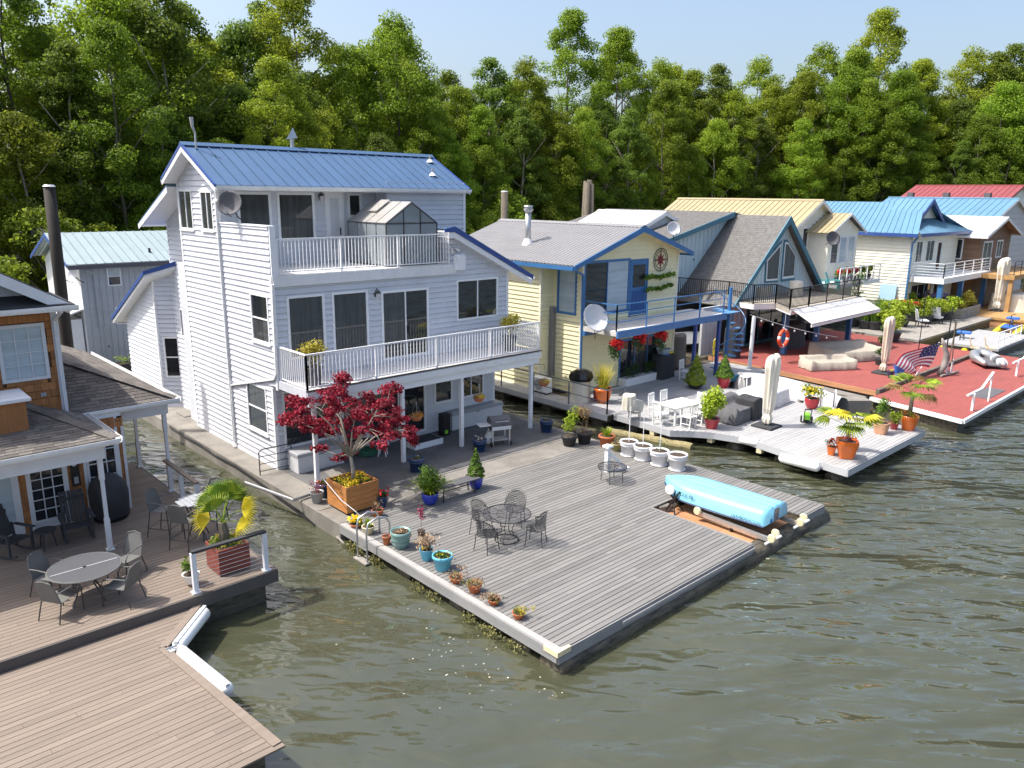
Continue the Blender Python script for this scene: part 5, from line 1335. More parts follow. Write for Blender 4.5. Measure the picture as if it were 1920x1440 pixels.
# ------------------------------------------------------------------ cedar-shingled house and deck at the left
ZL = .8
H2 = thing('house', 'cedar-shingled house with brown asphalt porch roofs at the left edge', 'house', (3, 23, ZL))
LY, LX = 21.5, 5.95
m_wtrim = mat('white_porch_trim', (.66,.68,.72), .45, .04, 4, dirt=.1)
def shingle_wall(O, U, N, poly, holes, row=.19, wid=.17, name='cedar_shingle'):
    W = wall(H2, O, U, N, poly, m_cedarb)
    O, U, N = V3(*O), V3(*U), V3(*N)
    lo = min(p[1] for p in poly); hi = max(p[1] for p in poly); ua = min(p[0] for p in poly); ub = max(p[0] for p in poly)
    v = lo; k = 0
    while v < hi-.02:
        u = ua-random.uniform(0, wid)
        while u < ub:
            w_ = wid*random.uniform(.7, 1.45)
            bx = [u+.004, v+random.uniform(0, .012), u+w_-.004, min(v+row-.006, hi)]
            ok = True
            for h in holes:
                if bx[0] < h[2] and bx[2] > h[0] and bx[1] < h[3] and bx[3] > h[1]:
                    if h[0] <= (bx[0]+bx[2])/2 <= h[2] and h[1] <= (bx[1]+bx[3])/2 <= h[3]: ok = False
                    elif bx[0] < h[0]: bx[2] = h[0]
                    elif bx[2] > h[2]: bx[0] = h[2]
                    elif bx[1] < h[1]: bx[3] = h[1]
                    else: bx[1] = h[3]
            if ok and bx[2]-bx[0] > .02 and bx[3]-bx[1] > .02:
                pl = clip_box(poly, bx[0], bx[2], bx[1], bx[3])
                if len(pl) >= 3:
                    fr = [O+U*a+V3(0,0,b)+N*(.022-.014*(b-v)/row) for a, b in pl]; bk_ = [O+U*a+V3(0,0,b)+N*.001 for a, b in pl]; n = len(pl)
                    part(name, MB().add(fr+bk_, [tuple(range(n))]+[(i, i+n, (i+1) % n+n, (i+1) % n) for i in range(n)]), m_cedar, W, world=True)
            u += w_
        v += row
    return W
uw = (3.42, 4.66, 4.44, 6.05)
shingle_wall(*planeY(LY), [(2.6, 3.6), (4.64, 3.6), (4.64, 6.42), (2.6, 6.42)], [uw])
window(H2, *planeY(LY), uw, m_glassl, 3, 4, .08, m_wtrim, grid=.022)
part('corner_board', MB().box(4.60, 4.74, LY-.05, LY+.08, 3.6, 6.45), m_wtrim, H2, world=True)
wall(H2, (4.70, 0, 0), (0, 1, 0), (1, 0, 0), [(LY, 3.6), (27, 3.6), (27, 6.4), (LY, 6.4)], m_cedar)
part('upper_body', MB().box(0, 4.55, LY+.13, 27, 3.6, 6.4), m_cedarb, H2, world=True)
# upper white gable roof
part('upper_roof', MB().prism([(5.05, 20.85, 6.50), (2.0, 20.85, 8.3), (-1.0, 20.85, 6.5), (-1.0, 20.85, 6.40), (2.0, 20.85, 8.18), (5.05, 20.85, 6.40)], (0, 7, 0)), m_charc, H2, world=True)
part('rake_board', MB().prism([(5.08, 20.80, 6.45), (2.0, 20.80, 8.26), (2.0, 20.80, 7.95), (4.85, 20.80, 6.32)], (0, .04, 0)), m_wtrim, H2, world=True)
part('pent_roof', MB().prism([(0, 20.75, 6.50), (5.0, 20.75, 6.50), (4.7, LY+.1, 6.72), (0, LY+.1, 6.72)], (0, 0, .04)), m_dark, H2, world=True)
gutter(H2, (0, 20.75, 6.52), (5.05, 20.75, 6.52), (0, -1, 0), .13)
part('gable_wall', MB().prism([(4.5, LY, 6.7), (2.0, LY, 8.1), (0, LY, 7.0), (0, LY, 6.7)], (0, .1, 0)), m_wtrim, H2, world=True)
part('pent_soffit', MB().box(0, 4.98, 20.78, LY-.05, 6.40, 6.44), m_wtrim, H2, world=True)
downspout(H2, [(4.68, 20.7, 6.38), (4.66, LY-.1, 6.1), (4.68, LY-.1, 3.75)], m_wtrim)
# porch roofs of asphalt shingles
e0, e1, hp = V3(.5, 18.75, 3.62), V3(5.02, 18.75, 3.62), V3(3.67, 21.48, 4.14)
shingle_plane(H2, [e0, e1, hp, V3(.5, 21.48, 4.14)], (1,0,0), m_shing, .13, .30, base='porch_roof')
shingle_plane(H2, [e1, V3(5.02, 21.45, 3.62), V3(3.72, 21.48, 4.14)], (0,1,0), m_shing, .13, .30, base='porch_roof')
a0, a1, ap, ap0 = V3(4.7, 21.6, 3.60), V3(7.42, 21.6, 3.60), V3(5.2, 23.5, 4.62), V3(4.7, 23.5, 4.62)
shingle_plane(H2, [a0, a1, ap, ap0], (1,0,0), m_shing, .13, .30, base='side_roof')
shingle_plane(H2, [a1, V3(7.42, 30, 3.60), V3(5.2, 30, 4.62), ap], (0,1,0), m_shing, .16, .4, base='side_roof')
for p, q in ((e1, hp), (a1, ap)):
    n = 11
    for i in range(n):
        s, e = p+(q-p)*i/n, p+(q-p)*(i+1.06)/n
        part('hip_cap', MB().bar(s+V3(0,0,.026+.004*(i % 2)), e+V3(0,0,.036), .26, .014), m_shing, H2, world=True)
gutter(H2, (.5, 18.75, 3.64), (5.08, 18.75, 3.64), (0, -1, 0), .13); gutter(H2, (5.04, 18.7, 3.64), (5.04, 21.5, 3.64), (1, 0, 0), .13)
gutter(H2, (5.2, 21.6, 3.62), (7.5, 21.6, 3.62), (0, -1, 0), .13); gutter(H2, (7.44, 21.55, 3.62), (7.44, 30, 3.62), (1, 0, 0), .13)
part('beam', MB().box(.5, 4.82, 18.98, 19.14, 3.12, 3.47), m_wtrim, H2, world=True); part('beam', MB().box(4.66, 4.82, 19.15, 21.45, 3.14, 3.47), m_wtrim, H2, world=True)
part('beam', MB().box(5.97, 7.30, 21.92, 22.06, 3.12, 3.46), m_wtrim, H2, world=True); part('beam', MB().box(7.14, 7.29, 22.07, 29, 3.14, 3.46), m_wtrim, H2, world=True)
part('porch_ceiling', MB().box(.5, 4.9, 18.85, 21.4, 3.48, 3.53), m_wtrim, H2, world=True)
def porch_post(x, y, h=2.36):
    part('post', MB().lathe([(.12,0),(.12,.03),(.075,.05),(.075,.8),(.055,.84),(.055,1.75),(.075,1.8),(.075,h)], 4, (x, y, ZL)), m_wtrim, H2, world=True)
porch_post(4.72, 19.10); porch_post(7.20, 22.0); porch_post(7.22, 24.7)
# lower wall
win1 = (3.64, .98, 4.47, 2.72); win2 = (4.98, 1.1, 5.74, 3.0); door_l = (2.6, .82, 3.40, 2.9)
part('wall', MB().box(.5, LX-.01, LY, LY+.12, ZL, 3.6), m_wtrim, H2, world=True)
for (x0, x1) in ((3.42, 3.62), (4.50, 4.92), (5.78, LX)):
    shingle_wall(*planeY(LY-.004), [(x0, ZL), (x1, ZL), (x1, 3.35), (x0, 3.35)], [], .19, .16)
shingle_wall(*planeY(LY-.004), [(4.98, 3.02), (5.76, 3.02), (5.76, 3.4), (4.98, 3.4)], [], .19, .16)
window(H2, *planeY(LY), win1, m_glass, 3, 6, .06, m_wtrim, grid=.022); window(H2, *planeY(LY), win2, m_glass, 3, 5, .06, m_wtrim, grid=.022)
D = part('door', MB().box(door_l[0], door_l[2], LY-.04, LY-.002, door_l[1], door_l[3]), m_wtrim, H2, world=True)
part('door_glass', MB().box(door_l[0]+.1, door_l[2]-.12, LY-.045, LY-.041, 1.2, 2.7), m_glassl, D, world=True)
S = part('number_plate', MB().box(3.46, 3.58, LY-.06, LY-.03, 2.62, 2.72), m_black, H2, world=True)
o = text_part(None, '450', .075, m_plast, frame_mtx((3.465, LY-.062, 2.645), (1,0,0), (0,0,1))); o.parent = S; o.name = 'lettering'
PL = part('plaque', MB().box(4.60, 4.80, LY-.06, LY-.03, 1.75, 2.55), m_black, H2, world=True)
part('plaque_flower', MB().sphere((4.69, LY-.07, 2.35), .06, 8, 5), m_plast, PL, world=True); part('plaque_jar', MB().box(4.65, 4.75, LY-.08, LY-.06, 1.82, 2.0), m_grey, PL, world=True)
for x in (3.40, 3.63, 4.49, 4.94, 5.77, 5.93): part('trim_board', MB().box(x-.035, x+.035, LY-.045, LY-.024, ZL, 3.12), m_wtrim, H2, world=True)
shingle_wall((LX, 0, 0), (0, 1, 0), (1, 0, 0), [(LY, ZL), (24, ZL), (24, 3.4), (LY, 3.4)], [], .19, .2)
part('lower_body', MB().box(.5, LX-.14, LY+.13, 29.5, ZL, 3.55), m_cedarb, H2, world=True)
part('chimney_box', MB().box(2.6, 3.55, 19.9, 20.7, 3.85, 4.55), m_cedar, H2, world=True); part('chimney_cap', MB().cbox(2.5, 3.65, 19.8, 20.8, 4.55, 4.66, .04), m_wtrim, H2, world=True)
p = Gy(82, 740, LY-.04); part('outlet_box', MB().box(p[0]-.06, p[0]+.06, p[1], p[1]+.02, p[2]-.05, p[2]+.05), m_grey, H2, world=True)
# deck
D2 = thing('deck', 'brown composite deck of the cedar house at the left', 'deck', (4.5, 18, 0))
planks(D2, -.5, 7.2, 15.55, 25.2, ZL, .142, m_deckb, gap=.012, lens=(3.5, 6))
part('fascia', MB().box(-.5, 7.24, 15.50, 15.545, .5, ZL-.005), mat('dark_fascia', (.085,.075,.07), .7, .1, 2), D2, world=True)
part('fascia', MB().box(7.205, 7.25, 15.55, 25.2, .5, ZL-.005), MATS['dark_fascia'], D2, world=True)
part('frame', MB().box(-.5, 7.0, 15.7, 30, -.3, ZL-.06), m_wet, D2, world=True)
D3 = thing('deck', 'lower brown deck with a notched edge below the cedar house deck', 'deck', (3, 13.5, 0))
c1, c2, c3 = Gz(380, 1130, .58), Gz(313, 1213, .58), Gz(372, 1262, .58)
clip = [(c1[0], c1[1], -(c1[1]-c2[1]), (c1[0]-c2[0])), ]
def side(a, b, inside):
    n = np.array([-(b-a)[1], (b-a)[0]]); 
    if n @ (inside-a)[:2] < 0: n = -n
    return (a[0], a[1], n[0], n[1])
ins = V3(1, 14, 0)
def half(y0, y1, s): planks(D3, -1.5, 9, y0, y1, .58, .142, m_deckb, gap=.012, lens=(3, 6), clip=[s])
half(c2[1]+.02, 15.49, side(c1, c2, ins)); c3b = c2+(c3-c2)*3.2
half(c2[1]-4.1, c2[1]+.02, side(c2, c3b, V3(-1, c2[1]-1, 0)))
for a, b in ((c1, c2), (c2, c3b)):
    part('border_board', MB().bar(a+V3(-.08,0,.008), b+V3(-.08,0,.008), .16, .03), m_deckb, D3, world=True)
part('frame', MB().prism([(-1.5, 15.4, -.2), (c1[0]-.3, 15.4, -.2), (c2[0]-.25, c2[1], -.2), (c3b[0]-.3, c3b[1], -.2), (-1.5, c3b[1], -.2)], (0, 0, .74)), m_wet, D3, world=True)
p = Gz(322, 1219, .6); T = thing('cleat', 'small white cleat at the notch of the lower brown deck', 'cleat', tuple(p))
part('base', MB().lathe([(.07,0),(.07,.02),(.03,.03),(.03,.05)], 12), m_plast, T); part('horn', MB().tube([(-.1,0,.06),(.1,0,.06)], .02, 6), m_steel, T)
def fender(label, a, b, r=.14):
    a, b = V3(*a), V3(*b); T = thing('dock_fender', label, 'fender', tuple((a+b)/2)); d = (b-a)/np.linalg.norm(b-a)
    part('cushion', MB().tube([a-d*.02, a+d*.06, b-d*.06, b+d*.02], [r*.55, r, r, r*.55], 12), m_plast, T, world=True, smooth=True)
    part('strip', MB().bar(a+V3(0,0,r*.9), b+V3(0,0,r*.9), r*.5, .05), m_greyl, T, world=True)
fender('white dock fender on the upper side of the deck notch', c1+(c2-c1)*.12+V3(.1,-.08,-.1), c1+(c2-c1)*.95+V3(.1,-.08,-.1))
fender('white dock fender on the lower side of the deck notch', c2+(c3-c2)*.12+V3(.16,0,-.1), c2+(c3-c2)*1.6+V3(.16,0,-.1))
# cable railings
def cable_rail(label, a, b, posts, handm):
    T = thing('cable_railing', label, 'railing', tuple((V3(*a)+V3(*b))/2)); a, b = V3(*a), V3(*b)
    for t in posts: q = a+(b-a)*t; part('post', MB().box(q[0]-.05, q[0]+.05, q[1]-.05, q[1]+.05, ZL, ZL+.92), m_wtrim, T, world=True); part('foot', MB().box(q[0]-.09, q[0]+.09, q[1]-.09, q[1]+.09, ZL, ZL+.03), m_wtrim, T, world=True)
    part('handrail', MB().bar(a+V3(0,0,.95), b+V3(0,0,.95), .12, .05), handm, T, world=True)
    for k in range(8): part('cable', MB().tube([a+V3(0,0,.12+k*.1), b+V3(0,0,.12+k*.1)], .005, 4), m_steel, T, world=True)
cable_rail('cable railing with a brown handrail along the left deck channel side', (7.1, 22.0, ZL), (7.08, 19.6, ZL), (.5, .98), m_deckb)
cable_rail('cable railing in front of the red palm planter', Gz(365, 1112, ZL), Gz(502, 1068, ZL), (0.02, .98), m_dark)
# palm planter
p = Gz(442, 1073, ZL); T = thing('planter_box', 'red-brown slatted planter holding a fan palm at the deck corner', 'planter', (p[0], p[1]+.36, ZL))
for i in range(6):
    for (x0, x1, y0, y1) in ((-.36,.36,-.36,-.33), (-.36,.36,.33,.36), (-.36,-.33,-.33,.33), (.33,.36,-.33,.33)):
        part('slat', MB().box(x0, x1, y0, y1, .03+i*.1, .03+i*.1+.09), mat('red_planter', (.20,.05,.035), .6, .15, 3, objvar=.1), T)
part('soil', MB().box(-.32, .32, -.32, .32, .05, .58), m_soil, T)
foliage(T, cloud(260, [[-.2,-.1,.66],[.15,-.2,.65],[.2,.2,.66],[-.1,.2,.66]], [[.18,.18,.12]], .07, .6, .5, 31), l_yel, 'flower')
foliage(T, cloud(260, [[-.2,.1,.66],[.15,0,.65],[0,-.2,.66]], [[.18,.18,.12]], .07, .6, .5, 32), l_green, 'foliage')
T2 = thing('palm', 'fan palm with yellowing fronds in the red-brown planter', 'palm', (p[0]-.05, p[1]+.4, ZL+.55))
part('trunk', MB().tube([(0,0,0),(.02,0,.3),(0,.02,.55)], [.10,.12,.08], 10), m_bark, T2)
for k, (px, py, mm) in enumerate([(410,890,l_palm), (378,912,l_palm), (440,885,l_palm), (455,905,l_palm), (375,968,l_palmy), (470,975,l_palmy), (480,935,l_palmy), (395,935,l_palm), (430,905,l_palm)]):
    base = V3(p[0]-.05, p[1]+.4, ZL+1.08); dd = depth(base)
    tip = CAM+ray(px, py)/F_PX*(dd+(-.35 if py > 930 else .2)*(1 if k % 2 else .6))
    c_ = base+(tip-base)*.55-base+V3(0,0,.53); s = V3(0,0,.53)
    fr = part('frond', MB().tube([s, (s+c_)/2+V3(0,0,.05), c_], .012, 5), l_palm, T2)
    dv = (tip-base)/np.linalg.norm(tip-base); dv = dv-V3(0,0,.15)
    part('blade', np_mesh('blade', fan_leaf(c_, dv, V3(-.5,-.5,1)/1.2, .46, 18, 60+k), 4, mm), None, fr)
pot('potted_plant', 'white pot of red and green succulents on a wheeled caddy', 360, 1096, 33, 28, ZL+.06, m_plast, 'taper', [P_bush(l_green, 110, 1.0, 1.6, .09, .5), P_twigs(l_pink, 16, 1.8, .7, .07, 18)])
# ------------------------------------------------------------------ sling chairs and glass-look table
m_sling = mat('grey_sling', (.13,.13,.125), .7, .08, 3); m_frame2 = mat('bronze_frame', (.05,.048,.048), .4, .1, 4)
q = Gz(166, 1122, ZL)
T = thing('patio_table', 'round grey patio table on the brown deck', 'table', tuple(q))
part('table_top', MB().lathe([(.02,.70),(.66,.70),(.69,.705),(.69,.725),(.66,.73),(.02,.73)], 36), mat('table_mesh', (.085,.088,.095), .45, .05, 4), T); part('rim', ring((0,0,.717), .695, .016, 32), m_sling, T)
part('hub', MB().lathe([(.035,.735),(.03,.745)], 10), m_black, T); part('seam', MB().box(-.64, .64, -.008, .008, .7305, .734), m_greyl, T)
for k in range(4): a = k*math.pi/2+.6; part('leg', MB().tube([(.45*math.cos(a), .45*math.sin(a), .69), (.18*math.cos(a), .18*math.sin(a), .4), (.42*math.cos(a), .42*math.sin(a), 0)], .018, 6), m_frame2, T)
def sling_chair(label, tall=0.0, group='sling chairs round the grey table'):
    T = thing('patio_chair', label, 'chair', (0,0,0), 0, group); sh = .42+tall
    part('seat', MB().prism([(-.24,-.24,sh),(.24,-.24,sh+.0),(.24,.22,sh-.03),(-.24,.22,sh-.03)], (0,0,.012)), m_sling, T)
    pts = [(-.24,.22,sh-.03), (-.23,.30,sh+.25), (-.17,.35,sh+.45), (0,.37,sh+.49), (.17,.35,sh+.45), (.23,.30,sh+.25), (.24,.22,sh-.03)]
    part('backrest', MB().add([V3(*a) for a in pts]+[V3(*a)+V3(0,.012,0) for a in pts], [tuple(range(7)), tuple(range(13, 6, -1))]), m_sling, T); part('back_frame', MB().tube(pts, .013, 6), m_sling, T)
    for s in (-1, 1):
        part('arm', MB().tube([(s*.25,.28,sh+.22), (s*.28,.05,sh+.24), (s*.28,-.18,sh+.22), (s*.27,-.26,sh+.1)], .013, 6), m_sling, T)
        part('leg', MB().tube([(s*.27,-.26,sh+.1), (s*.26,-.28,0)], .014, 6), m_frame2, T); part('leg', MB().tube([(s*.24,.22,sh), (s*.26,.34,0)], .014, 6), m_frame2, T)
    if tall: part('foot_ring', MB().tube([(.26,-.28,.25), (-.26,-.28,.25), (-.26,.3,.25), (.26,.3,.25)], .012, 6, close=True), m_frame2, T)
    return T
SC = sling_chair('grey sling chair at the far left of the round patio table'); first = True
for (px, py, lab) in [(100, 1112, 'far left'), (238, 1078, 'far right'), (118, 1152, 'near left'), (232, 1128, 'near right')]:
    r_ = Gz(px, py, ZL); d = r_-q; rz_ = math.atan2(d[1], d[0])-math.pi/2
    if first: SC.location = r_; SC.rotation_euler = (0,0,rz_); first = False
    else: clone(SC, r_, rz_, f'grey sling chair at the {lab} of the round patio table')
bq = Gz(372, 1008, ZL)
T = thing('bar_table', 'tall round slatted bar table behind the palm', 'table', tuple(bq))
for k in range(7): x = -.36+k*.12; hw = math.sqrt(max(.01, .42**2-x*x)); part('slat', MB().box(x-.055, x+.055, -hw, hw, .98, 1.01), m_grey, T)
part('rim', ring((0,0,.99), .43, .018, 28), m_frame2, T)
for k in range(4): a = k*math.pi/2+.3; part('leg', MB().tube([(.3*math.cos(a), .3*math.sin(a), .98), (.1*math.cos(a), .1*math.sin(a), .5), (.32*math.cos(a), .32*math.sin(a), 0)], .016, 6), m_frame2, T)
BC = sling_chair('tall brown bar chair left of the bar table', .28, 'bar chairs'); r_ = Gz(312, 1002, ZL); d = r_-bq; BC.location = r_; BC.rotation_euler = (0,0,math.atan2(d[1],d[0])-math.pi/2)
for px, py, lab in ((352, 1022, 'tall bar chair in front of the bar table'), (400, 985, 'tall bar chair right of the bar table behind the palm')):
    r_ = Gz(px, py, ZL); d = r_-bq; clone(BC, r_, math.atan2(d[1],d[0])-math.pi/2, lab)
# rocking chairs, covered barbecue
def rocker(label, loc, rz):
    T = thing('rocking_chair', label, 'rocking chair', loc, rz, 'black rocking chairs on the porch')
    for k in range(6): part('back_slat', MB().prism([(-.27+k*.092,.2,.40),(-.19+k*.092,.2,.40),(-.19+k*.092,.48,1.12),(-.27+k*.092,.48,1.12)], (0,.02,0)), m_dark, T)
    for k in range(5): part('seat_slat', MB().box(-.28,.28,-.32+k*.11,-.32+k*.11+.095,.40-.012*k,.42-.012*k), m_dark, T)
    for s in (-1, 1):
        part('rocker', MB().tube([(s*.29, y, .05+.10*(y/.5)**2) for y in np.linspace(-.5, .6, 9)], .025, 6), m_dark, T)
        part('arm', MB().box(s*.33-.05, s*.33+.05, -.38, .25, .62, .645), m_dark, T)
        part('leg', MB().bar((s*.29,-.3,.07), (s*.31,-.3,.62), .05), m_dark, T); part('leg', MB().bar((s*.29,.22,.07), (s*.3,.3,.66), .05), m_dark, T)
    part('crest_rail', MB().bar((-.28,.4,.95), (.28,.4,.95), .03, .08), m_dark, T)
rocker('black wooden rocking chair at the left edge of the porch', tuple(Gz(28, 1045, ZL)+V3(0,.2,0)), .5)
rocker('black wooden rocking chair under the paned porch window', tuple(Gz(152, 1015, ZL)+V3(0,.2,0)), -.1)
p = Gz(95, 1035, ZL); T = thing('side_table', 'small round black table between the rocking chairs', 'table', tuple(p+V3(0,.3,0)))
part('table_top', MB().lathe([(.24,.44),(.24,.47)], 18), m_dark, T)
for k in range(3): part('leg', MB().bar((.14*math.cos(k*2.1), .14*math.sin(k*2.1), .44), (.2*math.cos(k*2.1), .2*math.sin(k*2.1), 0), .03), m_dark, T)
p = Gz(217, 978, ZL); T = thing('covered_barbecue', 'barbecue under a black cover beside the porch wall', 'barbecue', tuple(p+V3(0,.35,0)), .3)
part('cover', MB().lathe([(.36,.06),(.40,.10),(.42,.75),(.38,.98),(.22,1.18),(.05,1.22)], 20, sq=3.5), m_dark, T, smooth=True); part('base', MB().lathe([(.40,.0),(.42,.055)], 16), m_black, T)
# ------------------------------------------------------------------ generic gabled house (ridge along Y, gable to -Y)
def gable_house(label, X0, X1, Yf, Yb, z0, ze, xr, zr, sidem, roofm, trimm, oh=.45, holesF=(), holesL=(), row=.22, roof='metal', pitch=.45, front=True, backoh=.3, vertical=False, right=False, trimw=.2):
    T = thing('house', label, 'house', ((X0+X1)/2, (Yf+Yb)/2, z0))
    zl = ze
    sl = (zr-ze)/(xr-X0); sr = (zr-ze)/(X1-xr)
    pF = [(X0, z0), (X1, z0), (X1, ze), (xr, zr), (X0, ze)]; pL = [(Yf, z0), (Yb, z0), (Yb, ze), (Yf, ze)]
    W = wall(T, *planeY(Yf), pF, sidem); siding(W, *planeY(Yf), pF, list(holesF), row, sidem, vertical=vertical)
    W = wall(T, *planeX(X0), pL, sidem); siding(W, *planeX(X0), pL, list(holesL), row, sidem, vertical=vertical)
    part('body', MB().prism([(X0+.14, Yf+.14, z0), (X1-.14, Yf+.14, z0), (X1-.14, Yf+.14, ze-.05), (xr, Yf+.14, zr-.1), (X0+.14, Yf+.14, ze-.05)], (0, Yb-Yf-.2, 0)), sidem, T, world=True)
    wall(T, (X1, 0, 0), (0, 1, 0), (1, 0, 0), pL, sidem)
    ya, yb = Yf-oh, Yb+backoh; t = .06
    for xe, s in ((X0-oh, sl), (X1+oh, sr)):
        zee = ze-s*oh+t
        fn = metal_roof if roof == 'metal' else sheet_roof
        if roof == 'shingle':
            shingle_plane(T, [(xe, ya, zee), (xe, yb, zee), (xr, yb, zr+t), (xr, ya, zr+t)], (0,1,0), roofm, .2, .5, base='roof', single=True)
        else: fn(T, (xe, ya, zee), (xe, yb, zee), (xr, ya, zr+t), (xr, yb, zr+t), roofm, pitch)
        part('rake_board', MB().prism([(xe, ya-.03, zee-.02), (xr, ya-.03, zr+t-.02), (xr, ya-.03, zr+t-.02-trimw), (xe, ya-.03, zee-.02-trimw)], (0, .06, 0)), trimm, T, world=True)
        part('eave_board', MB().box(xe-.03, xe+.02, ya, yb, zee-.2, zee-.035), trimm, T, world=True)
        part('soffit', MB().prism([(xe, ya+.04, zee-.06), (xr, ya+.04, zr+t-.06), (xr, ya+.04, zr+t-.09), (xe, ya+.04, zee-.09)], (0, yb-ya-.05, 0)), sidem, T, world=True)
    part('ridge_cap', MB().prism([(xr-.2, ya-.02, zr+t-.2*sl+.04), (xr, ya-.02, zr+t+.06), (xr+.2, ya-.02, zr+t-.2*sr+.04), (xr, ya-.02, zr+t+.03)], (0, yb-ya, 0)), roofm, T, world=True)
    return T
# ------------------------------------------------------------------ grey house with the pale roof behind, at the left
m_greys = mat('grey_board_siding', (.40,.43,.46), .6, .04, 2, objvar=.03, dirt=.1)
H3 = thing('house', 'grey two-storey house with a pale green metal roof behind the tall house', 'house', (15, 45, .5))
hx0 = 10.5
hl = [(11.7, 4.55, 12.35, 5.5), (14.35, 4.8, 15.2, 5.5), (11.9, 2.6, 12.6, 3.5)]
pF = [(hx0, .5), (19, .5), (19, 5.65), (hx0, 5.65)]
W = wall(H3, *planeY(42), pF, m_greys); siding(W, *planeY(42), pF, hl, .28, m_greys, vertical=True, d0=.02)
for r_, c in zip(hl, (2, 2, 2)): window(H3, *planeY(42), r_, [m_glass, m_glassl], 1, 2, .06, m_white)
part('band', MB().box(hx0, 19, 41.96, 41.978, 3.3, 3.4), m_greys, H3, world=True)
pL = [(42, .5), (48.4, .5), (48.4, 5.6), (45.2, 6.9), (42, 5.65)]
W = wall(H3, *planeX(hx0), pL, m_white); siding(W, *planeX(hx0), pL, [(44.6, 3.9, 45.4, 5.4)], .28, m_white, vertical=True, d0=.02)
window(H3, *planeX(hx0), (44.6, 3.9, 45.4, 5.4), m_glassl, 1, 1, .07, m_white)
part('body', MB().box(hx0+.14, 18.9, 42.14, 48.3, .5, 5.5), m_greys, H3, world=True)
metal_roof(H3, (9.9, 41.6, 5.72), (20, 41.6, 5.72), (9.9, 45.2, 7.06), (20, 45.2, 7.06), m_plm, .42)
metal_roof(H3, (9.9, 48.8, 5.72), (20, 48.8, 5.72), (9.9, 45.2, 7.06), (20, 45.2, 7.06), m_plm, .42)
part('rake_board', MB().prism([(9.87, 41.6, 5.70), (9.87, 45.2, 7.04), (9.87, 48.8, 5.70), (9.87, 48.8, 5.55), (9.87, 45.2, 6.86), (9.87, 41.6, 5.55)], (.04, 0, 0)), m_blued, H3, world=True)
part('eave_board', MB().box(9.9, 20, 41.52, 41.58, 5.48, 5.68), m_charc, H3, world=True)
downspout(H3, [(10.7, 41.6, 5.4), (11.1, 41.85, 5.2), (11.15, 41.88, .6)], m_greys)
D = part('door', MB().box(10.75, 11.5, 41.94, 41.97, .6, 2.6), m_greys, H3, world=True); part('handle', MB().box(11.38, 11.43, 41.9, 41.94, 1.5, 1.6), m_black, D, world=True)
part('lean_to', MB().box(9.2, 10.4, 42.2, 44.5, .5, 3.0), m_white, H3, world=True); part('lean_to_roof', MB().prism([(9.0, 42, 2.95), (10.45, 42, 3.45), (10.45, 44.7, 3.45), (9.0, 44.7, 2.95)], (0, 0, .08)), m_whm, H3, world=True)
p = Gy(281, 478, 42.6); part('vent_pipe', MB().tube([p-V3(0,0,.2), p+V3(0,0,.35)], .06, 8), m_black, H3, world=True)
dish('small grey dish on the corner of the grey house behind', tuple(Gx(138, 517, 10.2)), -1.2, .35, .36, foot=(.3, .3, -.35))
WK = thing('walkway', 'concrete walkway float behind the left houses', 'float', (14, 39.6, 0)); part('slab', MB().box(8.5, 24, 38.2, 41.9, -.3, .5), m_conc, WK, world=True)
for k, (px, py, lab) in enumerate(((205, 683, 'dark wooden trough of dried flowers against the grey house'), (222, 705, 'dark wooden trough of pale greens nearest the roof edge'))):
    q = Gz(px, py, .5); T = thing('planter_trough', lab, 'planter', (q[0]+.7, q[1]+.3, .5))
    for s in (-1, 1): part('side_board', MB().box(-1.5, 1.5, s*.3-.03, s*.3+.03, 0, .55), m_dark, T)
    for s in (-1, 1): part('end_board', MB().box(s*1.5-.03, s*1.5+.03, -.27, .27, 0, .55), m_dark, T)
    part('soil', MB().box(-1.46, 1.46, -.26, .26, .1, .5), m_soil, T)
    foliage(T, cloud(420, np.stack([rng.uniform(-1.3,1.3,14), rng.uniform(-.2,.2,14), rng.uniform(.55,.85,14)], 1), [[.2,.2,.18]], .08, .5, .5, 41+k), (l_dry, l_shrub)[k])
    if k == 0: foliage(T, cloud(220, [[-1.25,0,.95]], [[.25,.25,.25]], .09, .7, .5, 44), l_yel, 'flower')
p0, p1 = Gy(127, 655, 31), Gy(92, 350, 31)
T = thing('mooring_pile', 'dark leaning timber pile behind the cedar house', 'pile', (p0[0], p0[1], 0))
part('shaft', MB().tube([p0+(p0-p1)*.25, p0, (p0+p1)/2, p1], [.22, .21, .20, .19], 12), mat('creosote', (.022,.018,.015), .8, .3, 4, bump=.5), T, world=True, smooth=True)
part('cap', MB().tube([p1, p1+(p1-p0)*.012], [.21, .15], 12), m_greyl, T, world=True)
# ------------------------------------------------------------------ yellow house
ZY = .6
fh = [rY((1095,490), (1177,583), 22.4), rY((1182,487), (1210,582), 22.4)]
lowh = (27.75, .75, 31.05, 2.75)
H4 = thing('house', 'pale yellow house with blue trim and a corrugated metal roof', 'house', (28.5, 25, ZY))
xr4, zr4 = 28.5, 7.80
pF = [(25.1, ZY), (32.0, ZY), (32.0, 6.62), (xr4, zr4), (25.1, 6.64)]
W = wall(H4, *planeY(22.4), pF, m_cream); siding(W, *planeY(22.4), pF, fh+[lowh], .2, m_cream)
pL2 = [(22.4, ZY), (24.13, ZY), (24.13, 6.5), (22.4, 6.5)]; lw = rX((1047,495), (1081,592), 25.1); lw = (lw[0], lw[1], min(lw[2], 24.0), lw[3])
W = wall(H4, *planeX(25.1), pL2, m_cream); siding(W, *planeX(25.1), pL2, [lw], .2, m_cream); window(H4, *planeX(25.1), lw, m_glassl, 1, 1, .1, m_bluet)
